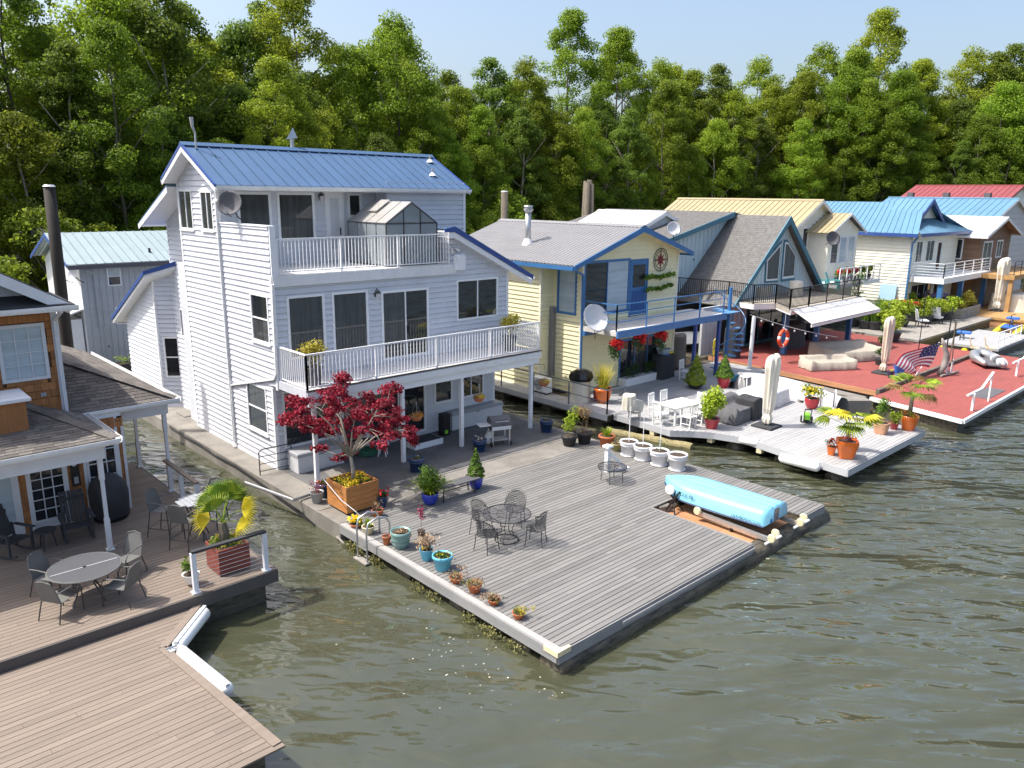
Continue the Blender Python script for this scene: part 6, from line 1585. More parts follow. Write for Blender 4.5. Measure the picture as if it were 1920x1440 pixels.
pS = [(24.3, ZY), (25.1, ZY), (25.1, 6.5), (24.3, 6.5)]; W = wall(H4, *planeY(24.13), pS, m_cream); siding(W, *planeY(24.13), pS, [], .2, m_cream)
pL1 = [(24.13, ZY), (31, ZY), (31, 6.45), (24.13, 6.45)]; lw1 = (27.6, 4.6, 28.6, 6.0)
W = wall(H4, *planeX(24.3), pL1, m_cream); siding(W, *planeX(24.3), pL1, [], .2, m_cream)
part('body', MB().box(24.45, 31.9, 24.3, 31, ZY, 6.4).box(25.25, 31.9, 22.55, 24.29, ZY, 6.4), m_cream, H4, world=True)
wall(H4, (32.0, 0, 0), (0, 1, 0), (1, 0, 0), [(22.4, ZY), (31, ZY), (31, 6.6), (22.4, 6.6)], m_cream)
for x, y in ((25.1, 22.4), (24.3, 24.13)): part('corner_board', MB().box(x-.045, x+.08, y-.045, y+.08, ZY, 6.45), mat('cream_trim', (.80,.76,.60), .5), H4, world=True)
part('corner_board', MB().box(31.92, 32.045, 22.355, 22.48, ZY, 6.6), MATS['cream_trim'], H4, world=True)
sl4 = (zr4-6.64)/(xr4-25.1)
for xe, s in ((23.9, -1), (32.45, 1)):
    zee = zr4+.1-abs(xr4-xe)*(.335 if s < 0 else .325)
    sheet_roof(H4, (xe, 21.85, zee), (xe, 31.4, zee), (xr4, 21.85, zr4+.1), (xr4, 31.4, zr4+.1), m_gal, .22, .035, nsheet=6)
    part('rake_board', MB().prism([(xe, 21.80, zee-.0), (xr4, 21.80, zr4+.1), (xr4, 21.80, zr4-.16), (xe, 21.80, zee-.2)], (0, .05, 0)), m_bluet, H4, world=True)
    part('eave_board', MB().box(xe-.04, xe+.02, 21.86, 31.4, zee-.2, zee-.035), m_bluet, H4, world=True)
    part('soffit', MB().prism([(xe, 21.86, zee-.07), (xr4, 21.86, zr4+.02), (xr4, 21.86, zr4-.02), (xe, 21.86, zee-.11)], (0, 9.4, 0)), m_cream, H4, world=True)
part('ridge_cap', MB().prism([(xr4-.25, 21.82, zr4+.06), (xr4, 21.82, zr4+.16), (xr4+.25, 21.82, zr4+.06), (xr4, 21.82, zr4+.12)], (0, 9.6, 0)), m_gal, H4, world=True)
window(H4, *planeY(22.4), fh[0], [m_glass, m_glassl], 2, 1, .11, m_bluet)
d = fh[1]; D = part('door', MB().box(d[0]+.06, d[2]-.06, 22.36, 22.398, 3.75, d[3]-.06), m_bluet, H4, world=True)
mb = MB(); fbox(mb, *planeY(22.4), d[0], d[0]+.06, 3.75, d[3], .001, .06); fbox(mb, *planeY(22.4), d[2]-.06, d[2], 3.75, d[3], .001, .06); fbox(mb, *planeY(22.4), d[0]+.06, d[2]-.06, d[3]-.06, d[3], .001, .06)
part('door_frame', mb, m_bluet, H4, world=True)
part('door_glass', MB().box(d[0]+.2, d[2]-.2, 22.352, 22.359, 5.1, d[3]-.25), m_glass, D, world=True)
for k in range(9): x = d[0]+.2+k*(d[2]-d[0]-.4)/8; part('door_bar', MB().box(x-.015, x+.015, 22.34, 22.359, 3.95, 4.95), m_blued, D, world=True)
Wn = window(H4, *planeY(22.4), lowh, [m_glass, m_glassc, m_glass], 3, 1, .12, m_bluet)
part('flower_trough', MB().box(27.7, 31.0, 21.85, 22.3, ZY, ZY+.35), m_white, H4, world=True)
tag(foliage(None, cloud(900, np.stack([rng.uniform(27.9,30.8,18), np.full(18,22.05), rng.uniform(1.0,1.5,18)], 1), [[.22,.18,.25]], .08, .6, .5, 51), l_dkgr, 'trough_shrubs'), 'dark green shrubs in the white trough under the yellow house window', 'shrubs')
# blue balcony with pipe rails
part('balcony_floor', MB().box(24.95, 33.2, 20.3, 22.35, 3.50, 3.70), mat('balcony_boards', (.60,.58,.55), .8, .1, 2, dirt=.3), H4, world=True)
part('balcony_beam', MB().box(24.95, 33.2, 20.2, 20.297, 3.42, 3.72), m_bluet, H4, world=True); part('balcony_beam', MB().box(24.9, 33.2, 22.0, 22.15, 3.30, 3.498), m_bluet, H4, world=True)
railing(H4, [(25.0, 22.3, 3.7), (25.0, 20.35, 3.7), (33.1, 20.35, 3.7)], 1.1, m_bluet, bal=False, post_every=1.9, rail=.05, mids=(.38, .74), name='pipe_railing')
for x in (31.0, 33.0): part('balcony_post', MB().box(x-.07, x+.07, 20.4, 20.54, ZY, 3.5), m_blued, H4, world=True)
downspout(H4, [(24.0, 21.9, 6.2), (24.9, 22.2, 5.9), (24.98, 22.25, .7)], m_bluet, .09)
p = Gy(1033, 575, 24.1); part('duct', MB().box(p[0]-.1, p[0]+.12, 23.9, 24.09, 1.2, p[2]), m_gal, H4, world=True)
p = Gx(988, 470, 25.7)
c0 = V3(25.75, float(p[1]), 6.85); C = part('chimney_pipe', MB().tube([c0, c0+V3(0,0,1.55)], .14, 14), m_steel, H4, world=True, smooth=True)
part('chimney_cap', MB().lathe([(.15,1.56),(.23,1.66),(.23,1.72),(.18,1.74),(.18,1.80),(.23,1.82),(.2,1.88)], 14, c0), m_steel, C, world=True); part('chimney_base', MB().lathe([(.32,-.05),(.17,.35)], 14, c0), m_plast, C, world=True)
# compass ornament
q = Gy(1239, 487, 22.33); T = thing('compass_ornament', 'round metal compass rose with a red star on the yellow wall', 'ornament', tuple(q))
def vring(r, rr): return MB().tube([(r*math.cos(t), 0, r*math.sin(t)*1.0) for t in np.linspace(0, 2*math.pi, 28, endpoint=False)], rr, 5, close=True)
part('outer_ring', vring(.54, .018), m_iron, T); part('inner_ring', vring(.42, .014), m_iron, T)
for k in range(8):
    a = k*math.pi/4; R_ = .50 if k % 2 == 0 else .36; c_, s_ = math.cos(a), math.sin(a); w_ = .07
    part('star_point', MB().prism([(c_*R_, 0, s_*R_), (-s_*w_+c_*.08, 0, c_*w_+s_*.08), (0, -.02, 0), (s_*w_+c_*.08, 0, -c_*w_+s_*.08)], (0, .012, 0)), mat('oxide_red', (.22,.025,.03), .5), T)
for (a, ch) in ((math.pi/2, 'N'), (-math.pi/2, 'S'), (0, 'E'), (math.pi, 'W')):
    text_part(T, ch, .13, m_iron, frame_mtx((.48*math.cos(a)-.05, -.03, .48*math.sin(a)-.05), (1,0,0), (0,0,1)))
# espalier
q = Gz(1242, 577, 3.7); T = thing('potted_plant', 'orange pot on the blue balcony with a trained two-tier creeper', 'potted plant', (q[0], q[1]+.2, 3.7))
part('pot', MB().lathe([(.18,0),(.28,.5),(.30,.5),(.30,.56),(.26,.56),(.24,.5)], 16), m_oran, T); foliage(T, cloud(160, [[0,0,.62],[.1,0,.6]], [[.25,.2,.12]], .08, .7, .5, 53), l_redfl, 'flower')
yy = 22.15-q[1]-.2
sx_ = Gy(1238, 520, 22.2)-V3(*T.location); part('stem', MB().tube([(0,0,.5), sx_*.6+V3(0,0,.1), sx_], .02, 5), m_bark, T)
for k, (pa, pb) in enumerate((((1212, 521), (1263, 515)), ((1213, 544), (1260, 535)))):
    ea, eb = Gy(*pa, 22.2)-V3(*T.location), Gy(*pb, 22.2)-V3(*T.location)
    foliage(T, cloud(460, np.array([ea+(eb-ea)*t+V3(0,0,.05*math.sin(9*t)) for t in np.linspace(0, 1, 13)]), [[.13,.08,.12]], .12, .6, .5, 40+k), l_green, 'foliage')
dish('big pale grey satellite dish in front of the yellow house', tuple(Gy(1114, 599, 21.2)), -.25, .5, .62, foot=(.3, .3, -.9), m=m_greyl)
# spiral stair
cx, cyy = 34.3, 20.75; ST = thing('spiral_stair', 'blue spiral staircase down from the yellow house balcony', 'staircase', (cx, cyy, ZY))
part('centre_pole', MB().tube([(0,0,0),(0,0,4.25)], .09, 12), m_bluet, ST)
for k in range(13):
    a0 = 2.6+k*.42; z = .24*(k+1)
    pts = [(.08*math.cos(a0), .08*math.sin(a0), z), (.85*math.cos(a0), .85*math.sin(a0), z), (.85*math.cos(a0+.44), .85*math.sin(a0+.44), z), (.08*math.cos(a0+.44), .08*math.sin(a0+.44), z)]
    part('tread', MB().prism(pts, (0,0,-.04)), mat('stair_blue', (.10,.26,.48), .45), ST)
    part('baluster', MB().tube([(.82*math.cos(a0+.2), .82*math.sin(a0+.2), z), (.82*math.cos(a0+.2), .82*math.sin(a0+.2), z+.95)], .012, 5), m_bluet, ST)
part('handrail', MB().tube([(.83*math.cos(2.8+k*.21), .83*math.sin(2.8+k*.21), .24+.12*k+.92) for k in range(26)], .022, 6), MATS['stair_blue'], ST)
part('landing', MB().box(-1.2, .1, -.55, .45, 3.06, 3.10), MATS['stair_blue'], ST)
# walkway and deck round the yellow house
m_gf = mat('grey_deck_fascia', (.45,.46,.48), .6, .06, 2, dirt=.2)
D4 = thing('deck', 'grey covered deck and side walkway of the yellow house', 'deck', (28, 21, 0))
planks(D4, 23.4, 36.2, 19.3, 22.38, ZY, .16, m_deck2, gap=.012, lens=(3.5, 6)); planks(D4, 23.4, 24.28, 22.39, 31, ZY, .16, m_deck2, gap=.012)
part('frame', MB().box(23.45, 36.1, 19.4, 23, .25, ZY-.04).box(23.5, 24.3, 23.01, 31, .25, ZY-.04), m_wet, D4, world=True)
part('fascia', MB().box(23.36, 23.39, 19.3, 31, .36, ZY-.005), m_gf, D4, world=True)
for y in (20, 23, 26, 29): part('float_drum', MB().tube([(23.6, y, .0), (36 if y < 22 else 25, y, .0)], .3, 10), m_wet, D4, world=True)
railing(D4, [(23.47, 30, ZY), (23.47, 19.4, ZY), (24.6, 19.4, ZY)], 1.0, mat('slate_pipe', (.09,.12,.16), .4), bal=False, post_every=2.0, rail=.045, mids=(.5,), name='pipe_railing')
# things on that deck
q = Gz(1030, 742, ZY); T = thing('heat_pump', 'white outdoor heat-pump unit on the yellow house walkway', 'air conditioner', (24.0, 23.6, ZY), -1.57)
part('case', MB().cbox(-.42,.42,-.17,.17,.08,.72,.02), m_plast, T); part('fan_grille', MB().lathe([(.25,0),(.25,.02),(.03,.03)], 20), m_grey, T, loc=(-.1,-.172,.4), rot=(math.pi/2,0,0)); part('foot', MB().box(-.35,-.25,-.17,.17,0,.08).box(.25,.35,-.17,.17,0,.08), m_black, T)
def cover_blob(name, label, cat, loc, size, m, rz=0, seed=0, sq=5, top=.93, folds=.03, hem=1.06, group=None, shape=None):
    """a fabric cover draped on something boxy: folded skirt, sagging top"""
    T = thing(name, label, cat, loc, rz, group); g = np.random.default_rng(seed); sx, sy, sz = size; n = 44
    rows = [(hem, 0.0), (1.02, .25), (1.0, .6), (.99, .88), (.965, .98), (.88, 1.0), (.6, .99), (.3, .97), (.02, .96)]
    ph = g.uniform(0, 6.28, 4); vs = []
    for j, (r, zz) in enumerate(rows):
        for k in range(n):
            t = 2*math.pi*k/n; c_, s_ = math.cos(t), math.sin(t); e = (abs(c_)**sq+abs(s_)**sq)**(-1/sq)
            f = folds*(1-zz*.75)*(math.sin(9*t+ph[0])+.7*math.sin(17*t+ph[1]))*(1 if j < 5 else .2)
            x, y = c_*e*r, s_*e*r; h = shape(x, y) if shape else 1
            vs.append((sx/2*x*(1+f), sy/2*y*(1+f), sz*zz*h+.02*math.sin(3*t+ph[2])*(j > 3)*sz))
    fs = [(j*n+k, j*n+(k+1) % n, (j+1)*n+(k+1) % n, (j+1)*n+k) for j in range(len(rows)-1) for k in range(n)]
    part('cover', MB().add(vs, fs), m, T, smooth=True); return T
def drape(name, label, cat, loc, w, d, hs, hb, m, rz=0, seed=0, arms=True):
    """fitted cloth over seating: smoothed height field with a hanging skirt"""
    T = thing(name, label, cat, loc, rz); g = np.random.default_rng(seed); nx, ny = 34, 20
    X, Y = np.meshgrid(np.linspace(-1, 1, nx), np.linspace(-1, 1, ny), indexing='ij')
    Hh = np.where(Y > .45, hb, hs); Hh = np.where((np.abs(X) > .84) & arms, np.maximum(Hh, hs+(hb-hs)*.6), Hh).astype(float)
    for _ in range(3):
        P_ = np.pad(Hh, 1, mode='edge'); Hh = (P_[:-2, 1:-1]+P_[2:, 1:-1]+P_[1:-1, :-2]+P_[1:-1, 2:]+2*Hh)/6
    Hh += g.normal(0, .006, Hh.shape)+.012*np.sin(X*9+seed)*np.cos(Y*7)
    vs = [(X[i, j]*w/2, Y[i, j]*d/2, Hh[i, j]) for i in range(nx) for j in range(ny)]
    fs = [(i*ny+j, (i+1)*ny+j, (i+1)*ny+j+1, i*ny+j+1) for i in range(nx-1) for j in range(ny-1)]
    rim = [(i, 0) for i in range(nx)]+[(nx-1, j) for j in range(1, ny)]+[(i, ny-1) for i in range(nx-2, -1, -1)]+[(0, j) for j in range(ny-2, 0, -1)]
    b0 = len(vs); n = len(rim)
    for k, (i, j) in enumerate(rim): x, y, z = vs[i*ny+j]; f = 1.03+.025*math.sin(k*1.1)+.02*math.sin(k*.47+seed); vs.append((x*f, y*f, .03))
    fs += [(rim[k][0]*ny+rim[k][1], b0+k, b0+(k+1) % n, rim[(k+1) % n][0]*ny+rim[(k+1) % n][1]) for k in range(n)]
    part('cover', MB().add(vs, fs), m, T, smooth=True); return T
q = Gz(1083, 752, ZY)
T = cover_blob('covered_grill', 'grill in a white cover with a shiny black top on the walkway', 'barbecue', (24.3, 21.6, ZY), (.8,.8,1.0), m_canv, .4, 3, 2.6); part('top_cover', MB().lathe([(.46,.92),(.52,1.05),(.46,1.25),(.2,1.38),(.02,1.4)], 12, sq=3), mat('shiny_black', (.012,.012,.014), .12, .1, 4, bump=1, bscale=4), T)
T = cover_blob('covered_heater', 'tall column under a charcoal cover beside the satellite dish', 'cover', tuple(Gz(1137, 722, ZY)), (.55,.55,1.9), m_charc, 0, 4, 3)
pot('potted_plant', 'orange pot of spiky yellow grass at the railing corner', 1130, 757, 34, 34, ZY, m_oran, 'bowl', [P_blades(l_yel, 130, 3.6, 2.0, .03), P_bush(l_green, 200, 1.2, 1.2, .08)])
pot('plant_pot', 'small red pot left of the spiky yellow grass', 1117, 752, 12, 20, ZY, m_redp, 'taper', cat='plant pot')
for k, (px, py, lab) in enumerate(((1152, 645, 'left'), (1196, 632, 'middle'), (1237, 630, 'right'))):
    q = Gy(px, py, 20.5); T = thing('hanging_basket', f'{lab} hanging basket of red flowers under the blue balcony', 'hanging basket', tuple(q), 0, 'red hanging baskets')
    part('bowl', MB().lathe([(.08,-.3),(.22,-.12),(.24,-.1)], 14), m_bark, T)
    foliage(T, cloud(420, [[0,0,-.1],[.15,0,-.2],[-.12,0,-.25],[0,-.1,-.45]], [[.25,.22,.25]], .09, .6, .5, sd_next()), l_dkgr); foliage(T, cloud(300, [[-.2,-.1,.08],[.2,-.1,.05],[0,-.15,.15],[.05,-.2,-.1]], [[.22,.2,.16]], .10, .9, .5, sd_next()), l_redfl, 'flower')
    part('wire', MB().tube([(0,0,-.1),(0,0,3.42-q[2])], .006, 4), m_steel, T)
T = cover_blob('covered_grill', 'barbecue under a black cover by the yellow house window', 'barbecue', tuple(Gz(1247, 708, ZY)+V3(0,.2,0)), (1.3,.8,1.15), m_dark, .1, 6, 4)
q = Gz(1247, 708, ZY); T2 = thing('plastic_tub', 'clear tub and boxes on top of the black barbecue cover', 'tub', tuple(q+V3(0,.2,1.15))); part('tub', MB().lathe([(.22,0),(.32,.28),(.30,.28),(.2,.03)], 16, sq=4), m_glassl, T2); part('box', MB().box(.25,.6,-.2,.1,0,.08), m_yel, T2); part('lid', MB().box(-.35,.1,-.35,-.2,0,.03), m_bluep, T2)
T = cover_blob('covered_equipment', 'large lumpy brown-grey cover behind the black barbecue', 'cover', tuple(Gz(1280, 690, ZY)+V3(.3,.8,0)), (1.5,1.1,1.6), mat('taupe_cover', (.15,.14,.12), .85, .1, 3, bump=.5, bscale=6), .4, 9, 3)
# ------------------------------------------------------------------ pale grey deck with white furniture
D5 = thing('deck', 'pale grey plank deck with white furniture and potted palms', 'deck', (28, 14, 0))
def gx0(y): return float(np.interp(y, [9.9, 10.2, 12.3, 14.0, 15.1, 15.7, 16.4, 19.3], [24.42, 24.45, 24.7, 25.0, 24.67, 24.3, 23.65, 23.8]))
y = 10.0; k = 0
while y < 19.25:
    x = gx0(y+.08); xe = 31.05 if y < 13.9 else 31.3
    cut = [x, x+random.uniform(1.8, 4.5), xe]
    for a, b in zip(cut[:-1], cut[1:]):
        part('deck_board', MB().box(a+.002, b-.002, y+.006, y+.154, ZY-.035, ZY+random.uniform(-.002, 0)), m_deck2, D5, world=True)
    y += .16
ys = np.linspace(9.98, 19.3, 30)
for a, b in zip(ys[:-1], ys[1:]):
    part('fascia', MB().prism([(gx0(a), a, ZY-.25), (gx0(b), b, ZY-.25), (gx0(b), b, ZY-.003), (gx0(a), a, ZY-.003)], (-.03, 0, 0)), m_gf, D5, world=True)
part('fascia', MB().box(24.4, 31.08, 9.94, 9.975, ZY-.25, ZY-.003), m_gf, D5, world=True)
part('fascia', MB().box(31.06, 31.09, 9.98, 13.9, ZY-.25, ZY-.003), m_gf, D5, world=True)
part('frame', MB().box(25.3, 30.9, 10.3, 19.2, .2, ZY-.05), m_wet, D5, world=True)
for y in (10.6, 12.6, 14.6, 16.6, 18.6): part('float_log', logmesh((gx0(y)+.25, y, .02), (30.9, y, .02), .28, int(y*10), 9, 6), m_wet, D5, world=True, smooth=True)
for y in (11.2, 13.3, 15.2, 17.2): part('joist_end', MB().box(gx0(y)-.01, gx0(y)+.2, y, y+.2, ZY-.42, ZY-.26), m_creamp, D5, world=True)
fender('long white bumper on the near left edge of the grey deck', (24.36, 12.3, .42), (24.38, 10.9, .42), .16)
fender('short white bumper on the left edge of the grey deck behind the log', (24.9, 14.2, .5), (25.0, 13.5, .5), .14)
tag(part('driftwood_log', logmesh((23.1, 19.1, .05), (23.9, 15.6, .05), .17, 77), mat('mossy_log', (.26,.22,.11), .9, .3, 4, bump=.7, bscale=9)), 'floating mossy log beside the grey deck', 'log')
tag(part('driftwood_log', logmesh((21.4, 23.2, .05), (22.6, 19.2, .05), .15, 79), MATS['mossy_log']), 'long thin log floating in the dark gap beside the patio', 'log')
# white slatted dining set
def dining_chair(label):
    T = thing('dining_chair', label, 'chair', (0,0,0), 0, 'white slatted dining chairs')
    part('seat', MB().cbox(-.22,.22,-.22,.22,.42,.46,.01), m_plast, T)
    for s in (-1, 1):
        part('leg', MB().box(s*.2-.02, s*.2+.02, -.21, -.17, 0, .42), m_plast, T); part('leg', MB().bar((s*.2,.2,0), (s*.2,.27,.95), .04), m_plast, T)
        part('stretcher', MB().bar((s*.2,-.19,.16), (s*.2,.2,.16), .025), m_plast, T)
    part('crest_rail', MB().bar((-.22,.27,.93), (.22,.27,.93), .03, .07), m_plast, T); part('low_rail', MB().bar((-.2,.235,.55), (.2,.235,.55), .025, .04), m_plast, T)
    for k in range(5): x = -.14+k*.07; part('back_slat', MB().bar((x,.235,.55), (x,.265,.92), .03, .015, (0,1,0)), m_plast, T)
    return T
tq = Gz(1268, 792, ZY); tq = V3(tq[0]+.25, tq[1]+.1, ZY)
T = thing('dining_table', 'white rectangular patio table on the grey deck', 'table', tuple(tq), -.1)
part('table_top', MB().cbox(-.75,.75,-.5,.5,.70,.74,.015), m_plast, T); part('apron', MB().box(-.65,.65,-.4,.4,.62,.698), m_plast, T)
for sx in (-1, 1):
    for sy in (-1, 1): part('leg', MB().box(sx*.6-.035, sx*.6+.035, sy*.36-.035, sy*.36+.035, 0, .62), m_plast, T)
DC = dining_chair('white slatted chair at the near left of the white table')
spots = [(-.45, -.78, math.pi, 'near left'), (.4, -.78, math.pi-.1, 'near right'), (-.95, .15, 1.5, 'left end'), (-.3, .85, .1, 'far left'), (.5, .85, -.05, 'far right'), (1.05, -.2, -1.5, 'right end')]
for i, (x, y, rz_, lab) in enumerate(spots):
    loc = (tq[0]+x, tq[1]+y, ZY)
    if i == 0: DC.location = loc; DC.rotation_euler = (0,0,rz_)
    else: clone(DC, loc, rz_, f'white slatted chair at the {lab} of the white table')
q = Gz(1285, 712, ZY); clone(DC, tuple(q), .1, 'white slatted chair standing alone beside the black covered barbecue')
q = Gz(1197, 788, ZY); T = thing('wicker_chair', 'pale wicker armchair with a white cloth thrown over it', 'chair', tuple(q+V3(0,.2,0)), 2.4)
m_wick = mat('pale_wicker', (.55,.53,.49), .8, .12, 9, bump=.5, bscale=40)
part('shell', MB().add([(.34*math.cos(t)*r, .32*math.sin(t)*r, z) for (r, z) in ((.75,.28),(.95,.45),(1.05,.62)) for t in np.linspace(-.3, math.pi+.3, 13)]+[(.36*math.cos(t), .34*math.sin(t), .62+.26*max(0, math.sin(t))) for t in np.linspace(-.3, math.pi+.3, 13)], [(j*13+i, j*13+i+1, (j+1)*13+i+1, (j+1)*13+i) for j in range(3) for i in range(12)]), m_wick, T, smooth=True)
part('seat', MB().lathe([(.3,.36),(.33,.40),(.30,.43)], 16), m_wick, T)
for k in range(4): a = k*math.pi/2+.78; part('leg', MB().bar((.24*math.cos(a), .24*math.sin(a), .36), (.3*math.cos(a), .3*math.sin(a), 0), .04), m_wick, T)
q2 = q+V3(-.05,.35,.0); tag(cover_blob('cloth', 'crumpled white cloth draped over the wicker armchair', 'cloth', (q2[0]-.15, q2[1], ZY+.42), (.55,.5,.6), m_canv, .4, 21, 2.4, folds=.09), None)
# planters
pot('potted_plant', 'red pot with a round bright green bay tree', 1333, 805, 32, 26, ZY, m_redp, 'taper', [P_stick(.5, .025, m_bark), lambda T, r, h: foliage(T, cloud(2600, [[0,0,h+.62],[.2,0,h+.7],[-.2,.1,h+.65],[0,-.2,h+.5],[.05,.1,h+.9],[-.1,-.1,h+.3]], [[.33,.33,.36]], .11, .5, .4, 91), l_lime)])
pot('potted_plant', 'left cone-shaped golden conifer behind the white table', 1303, 730, 30, 14, ZY, m_blackp, 'taper', P_cone(l_lime, 1.45, 1.35, 3400, .07))
pot('potted_plant', 'right cone-shaped green conifer in a dark red pot', 1356, 728, 27, 24, ZY, m_redp, 'taper', P_cone(l_green, 1.1, 1.25, 2800, .07))
pot('potted_plant', 'red pot of yellow and green foliage near the deck ladder', 1521, 767, 27, 24, ZY, m_redp, 'round', [P_bush(l_lime, 420, 1.6, 1.5, .1, .6), P_flow(l_yelfl, 60, 1.2, 1.3, .09, .9)])
pot('potted_plant', 'tall faceted orange pot with a fan palm at the deck corner', 1585, 861, 38, 42, ZY, m_oran, 'tall', [P_palm(.95, .45, 11, .07, [l_palm, l_palmy, l_palm]), P_bush(l_pink, 160, 1.0, .7, .06, .2)], sq=6, n=24, rz=.6)
pot('potted_plant', 'small square orange pot of red flowers left of the palm', 1558, 854, 17, 20, ZY, m_oran, 'taper', [P_bush(l_dkgr, 110, 1.2, 1.3, .06, .4), P_flow(l_redfl, 14, 1, 1.5, .07, .9)], sq=6)
pot('potted_plant', 'pale terracotta square pot with a leafy shrub at the right deck edge', 1651, 815, 27, 27, ZY, m_terrap, 'rim', P_bush(l_green, 420, 1.3, 2.3, .09, .8), sq=6)
pot('potted_plant', 'small red pot of fresh greens between the terracotta and orange pots', 1675, 806, 18, 16, ZY, m_redp, 'taper', P_bush(l_lime, 320, 1.5, 1.7, .08, .7))
pot('potted_plant', 'orange pot with a bronze fan palm at the far deck corner', 1702, 808, 33, 34, ZY, m_oran, 'tall', [P_palm(.85, .9, 9, .07, [l_palm, l_brz, l_palm]), P_bush(l_orfl, 70, 1.1, .6, .07, .2), P_bush(l_lime, 120, 1.3, .7, .07, .2)])
# covers, umbrella, tools
drape('covered_furniture', 'outdoor sofa under a charcoal cover in the middle of the grey deck', 'cover', tuple(Gz(1385, 795, ZY)+V3(.5,.6,0)), 1.8, 1.3, .55, .82, m_charc, .05, 31)
cover_blob('covered_furniture', 'low table under a pale grey cover behind the charcoal sofa', 'cover', tuple(Gz(1400, 752, ZY)+V3(.2,-.6,0)), (2.3,1.5,.62), m_greyl, .05, 33, 8)
cover_blob('covered_furniture', 'charcoal covered box left of the furled umbrella', 'cover', tuple(Gz(1422, 790, ZY)+V3(.2,.6,0)), (.7,.9,.85), m_dark, .05, 35, 9)
def umbrella(label, p, h, m, r=.2, rz=0):
    T = thing('umbrella', label, 'umbrella', p, rz)
    b = part('base', MB().cbox(-.42,.42,-.42,.42,0,.09,.02), m_dark, T)
    part('pole', MB().tube([(0,0,.09),(0,0,h)], .025, 8), m_black, T)
    vs = []; n = 40; rows = [(.13,.13),(.18,.2),(.20,.34),(.12,.5),(.19,.7),(.22,1.1),(.24,1.6),(.27,2.1),(.29,2.36),(.26,2.6),(.19,2.70),(.04,2.76)]; g = np.random.default_rng(int(abs(p[0]*10)))
    for j, (rr, z) in enumerate(rows):
        for k in range(n): t = 2*math.pi*k/n; f = 1+(.24*math.sin(5*t+j*.35)+.18*math.sin(8*t-j*.2+1))*(1-.45*j/11); vs.append((rr*r/.3*f*math.cos(t)+.02*j*.3, rr*r/.3*f*math.sin(t), z*h/2.75+(.45*rr*r/.3*math.cos(t+.8) if j > 7 else 0)))
    part('canopy', MB().add(vs, [(j*n+k, j*n+(k+1) % n, (j+1)*n+(k+1) % n, (j+1)*n+k) for j in range(len(rows)-1) for k in range(n)]), m, T, smooth=False)
    return T
umbrella('furled ivory parasol on a square black base, on the grey deck', tuple(Gz(1437, 800, ZY)), 2.85, m_canv, .27)
q = Gz(1512, 796, ZY); T = thing('pressure_washer', 'lime green and black pressure washer on the grey deck', 'pressure washer', tuple(q), .5)
part('body', MB().cbox(-.12,.38,-.12,.12,.22,.42,.05), m_lime, T); part('motor', MB().tube([(.1,0,.16),(.5,0,.16)], .11, 10), m_black, T)
for s in (-1, 1): part('wheel', MB().lathe([(.11,-.03),(.14,0),(.11,.03)], 14), m_black, T, loc=(.3, s*.2, .14), rot=(math.pi/2,0,0)); part('handle_bar', MB().tube([(.35,s*.1,.1),(-.2,s*.12,.12),(-.25,s*.12,.55),(-.55,s*.12,.75)], .018, 6), m_black, T)
part('handle_grip', MB().tube([(-.55,-.13,.75),(-.55,.13,.75)], .025, 6), m_black, T)
for k, (px, lab) in enumerate(((1540, 'left'), (1565, 'right'))):
    q = Gz(px, 769, ZY); tag(part('ladder_rail', MB().tube([q, q+V3(0,0,.65), q+V3(.08,.05,.78), q+V3(.25,.15,.8), q+V3(.4,.25,.68), q+V3(.42,.26,.0)], .028, 8), m_plast, smooth=True), f'{lab} white hooped handrail at the far edge of the grey deck', 'handrail', 'ladder handrails')
q = Gz(1397, 722, ZY); T = thing('stool', 'white plastic stool behind the covered furniture', 'stool', tuple(q)); part('seat', MB().cbox(-.2,.2,-.2,.2,.40,.44,.02), m_plast, T)
for sx in (-1, 1):
    for sy in (-1, 1): part('leg', MB().bar((sx*.15, sy*.15, .4), (sx*.21, sy*.21, 0), .05), m_plast, T)
q = Gz(1372, 712, ZY); T = thing('tub', 'round blue tub behind the green conifer', 'tub', tuple(q)); part('tub', MB().lathe([(.3,0),(.42,.3),(.44,.3),(.44,.33),(.38,.33),(.3,.05)], 20), mat('tub_blue', (.04,.25,.42), .4), T); part('rim', ring((0,0,.33), .43, .025, 24), MATS['tub_blue'], T)
# covered boat and concrete kerb between the grey and the red deck
CB = thing('covered_boat', 'long boat under a pale grey tarpaulin behind the furled ivory parasol', 'boat', (32.6, 16.6, .2), 1.45)
vs = []; n = 22; st = 16
for i in range(st+1):
    t = i/st; w_ = .85*(math.sin(math.pi*min(1, t*.8+.2)))**.6; h_ = .75+.25*math.sin(t*3)
    for k in range(n): u = -1+2*k/(n-1); vs.append((-2.9+5.8*t, w_*u, h_*(1-abs(u)**2.6)+.03*math.sin(7*u+5*t)))
part('tarpaulin', MB().add(vs, [(i*n+k, i*n+k+1, (i+1)*n+k+1, (i+1)*n+k) for i in range(st) for k in range(n-1)]), mat('grey_tarp', (.42,.42,.44), .8, .06, 2, bump=.8, bscale=3), CB, smooth=True)
part('hull', MB().box(-2.7,2.6,-.7,.7,-.25,.05), m_gwood, CB)
T = thing('concrete_float', 'old concrete float edge in front of the red deck', 'float', (33.5, 14.5, 0)); part('kerb', MB().prism([(31.6,15.3,-.3),(34.0,13.2,-.3),(34.5,13.8,-.3),(32.1,15.9,-.3)], (0,0,.9)), m_conc, T, world=True)
part('slab', MB().prism([(34.15,13.75,-.3),(34.75,13.75,-.3),(36.1,22.5,-.3),(35.3,22.5,-.3)], (0,0,.86)), m_conc, T, world=True)
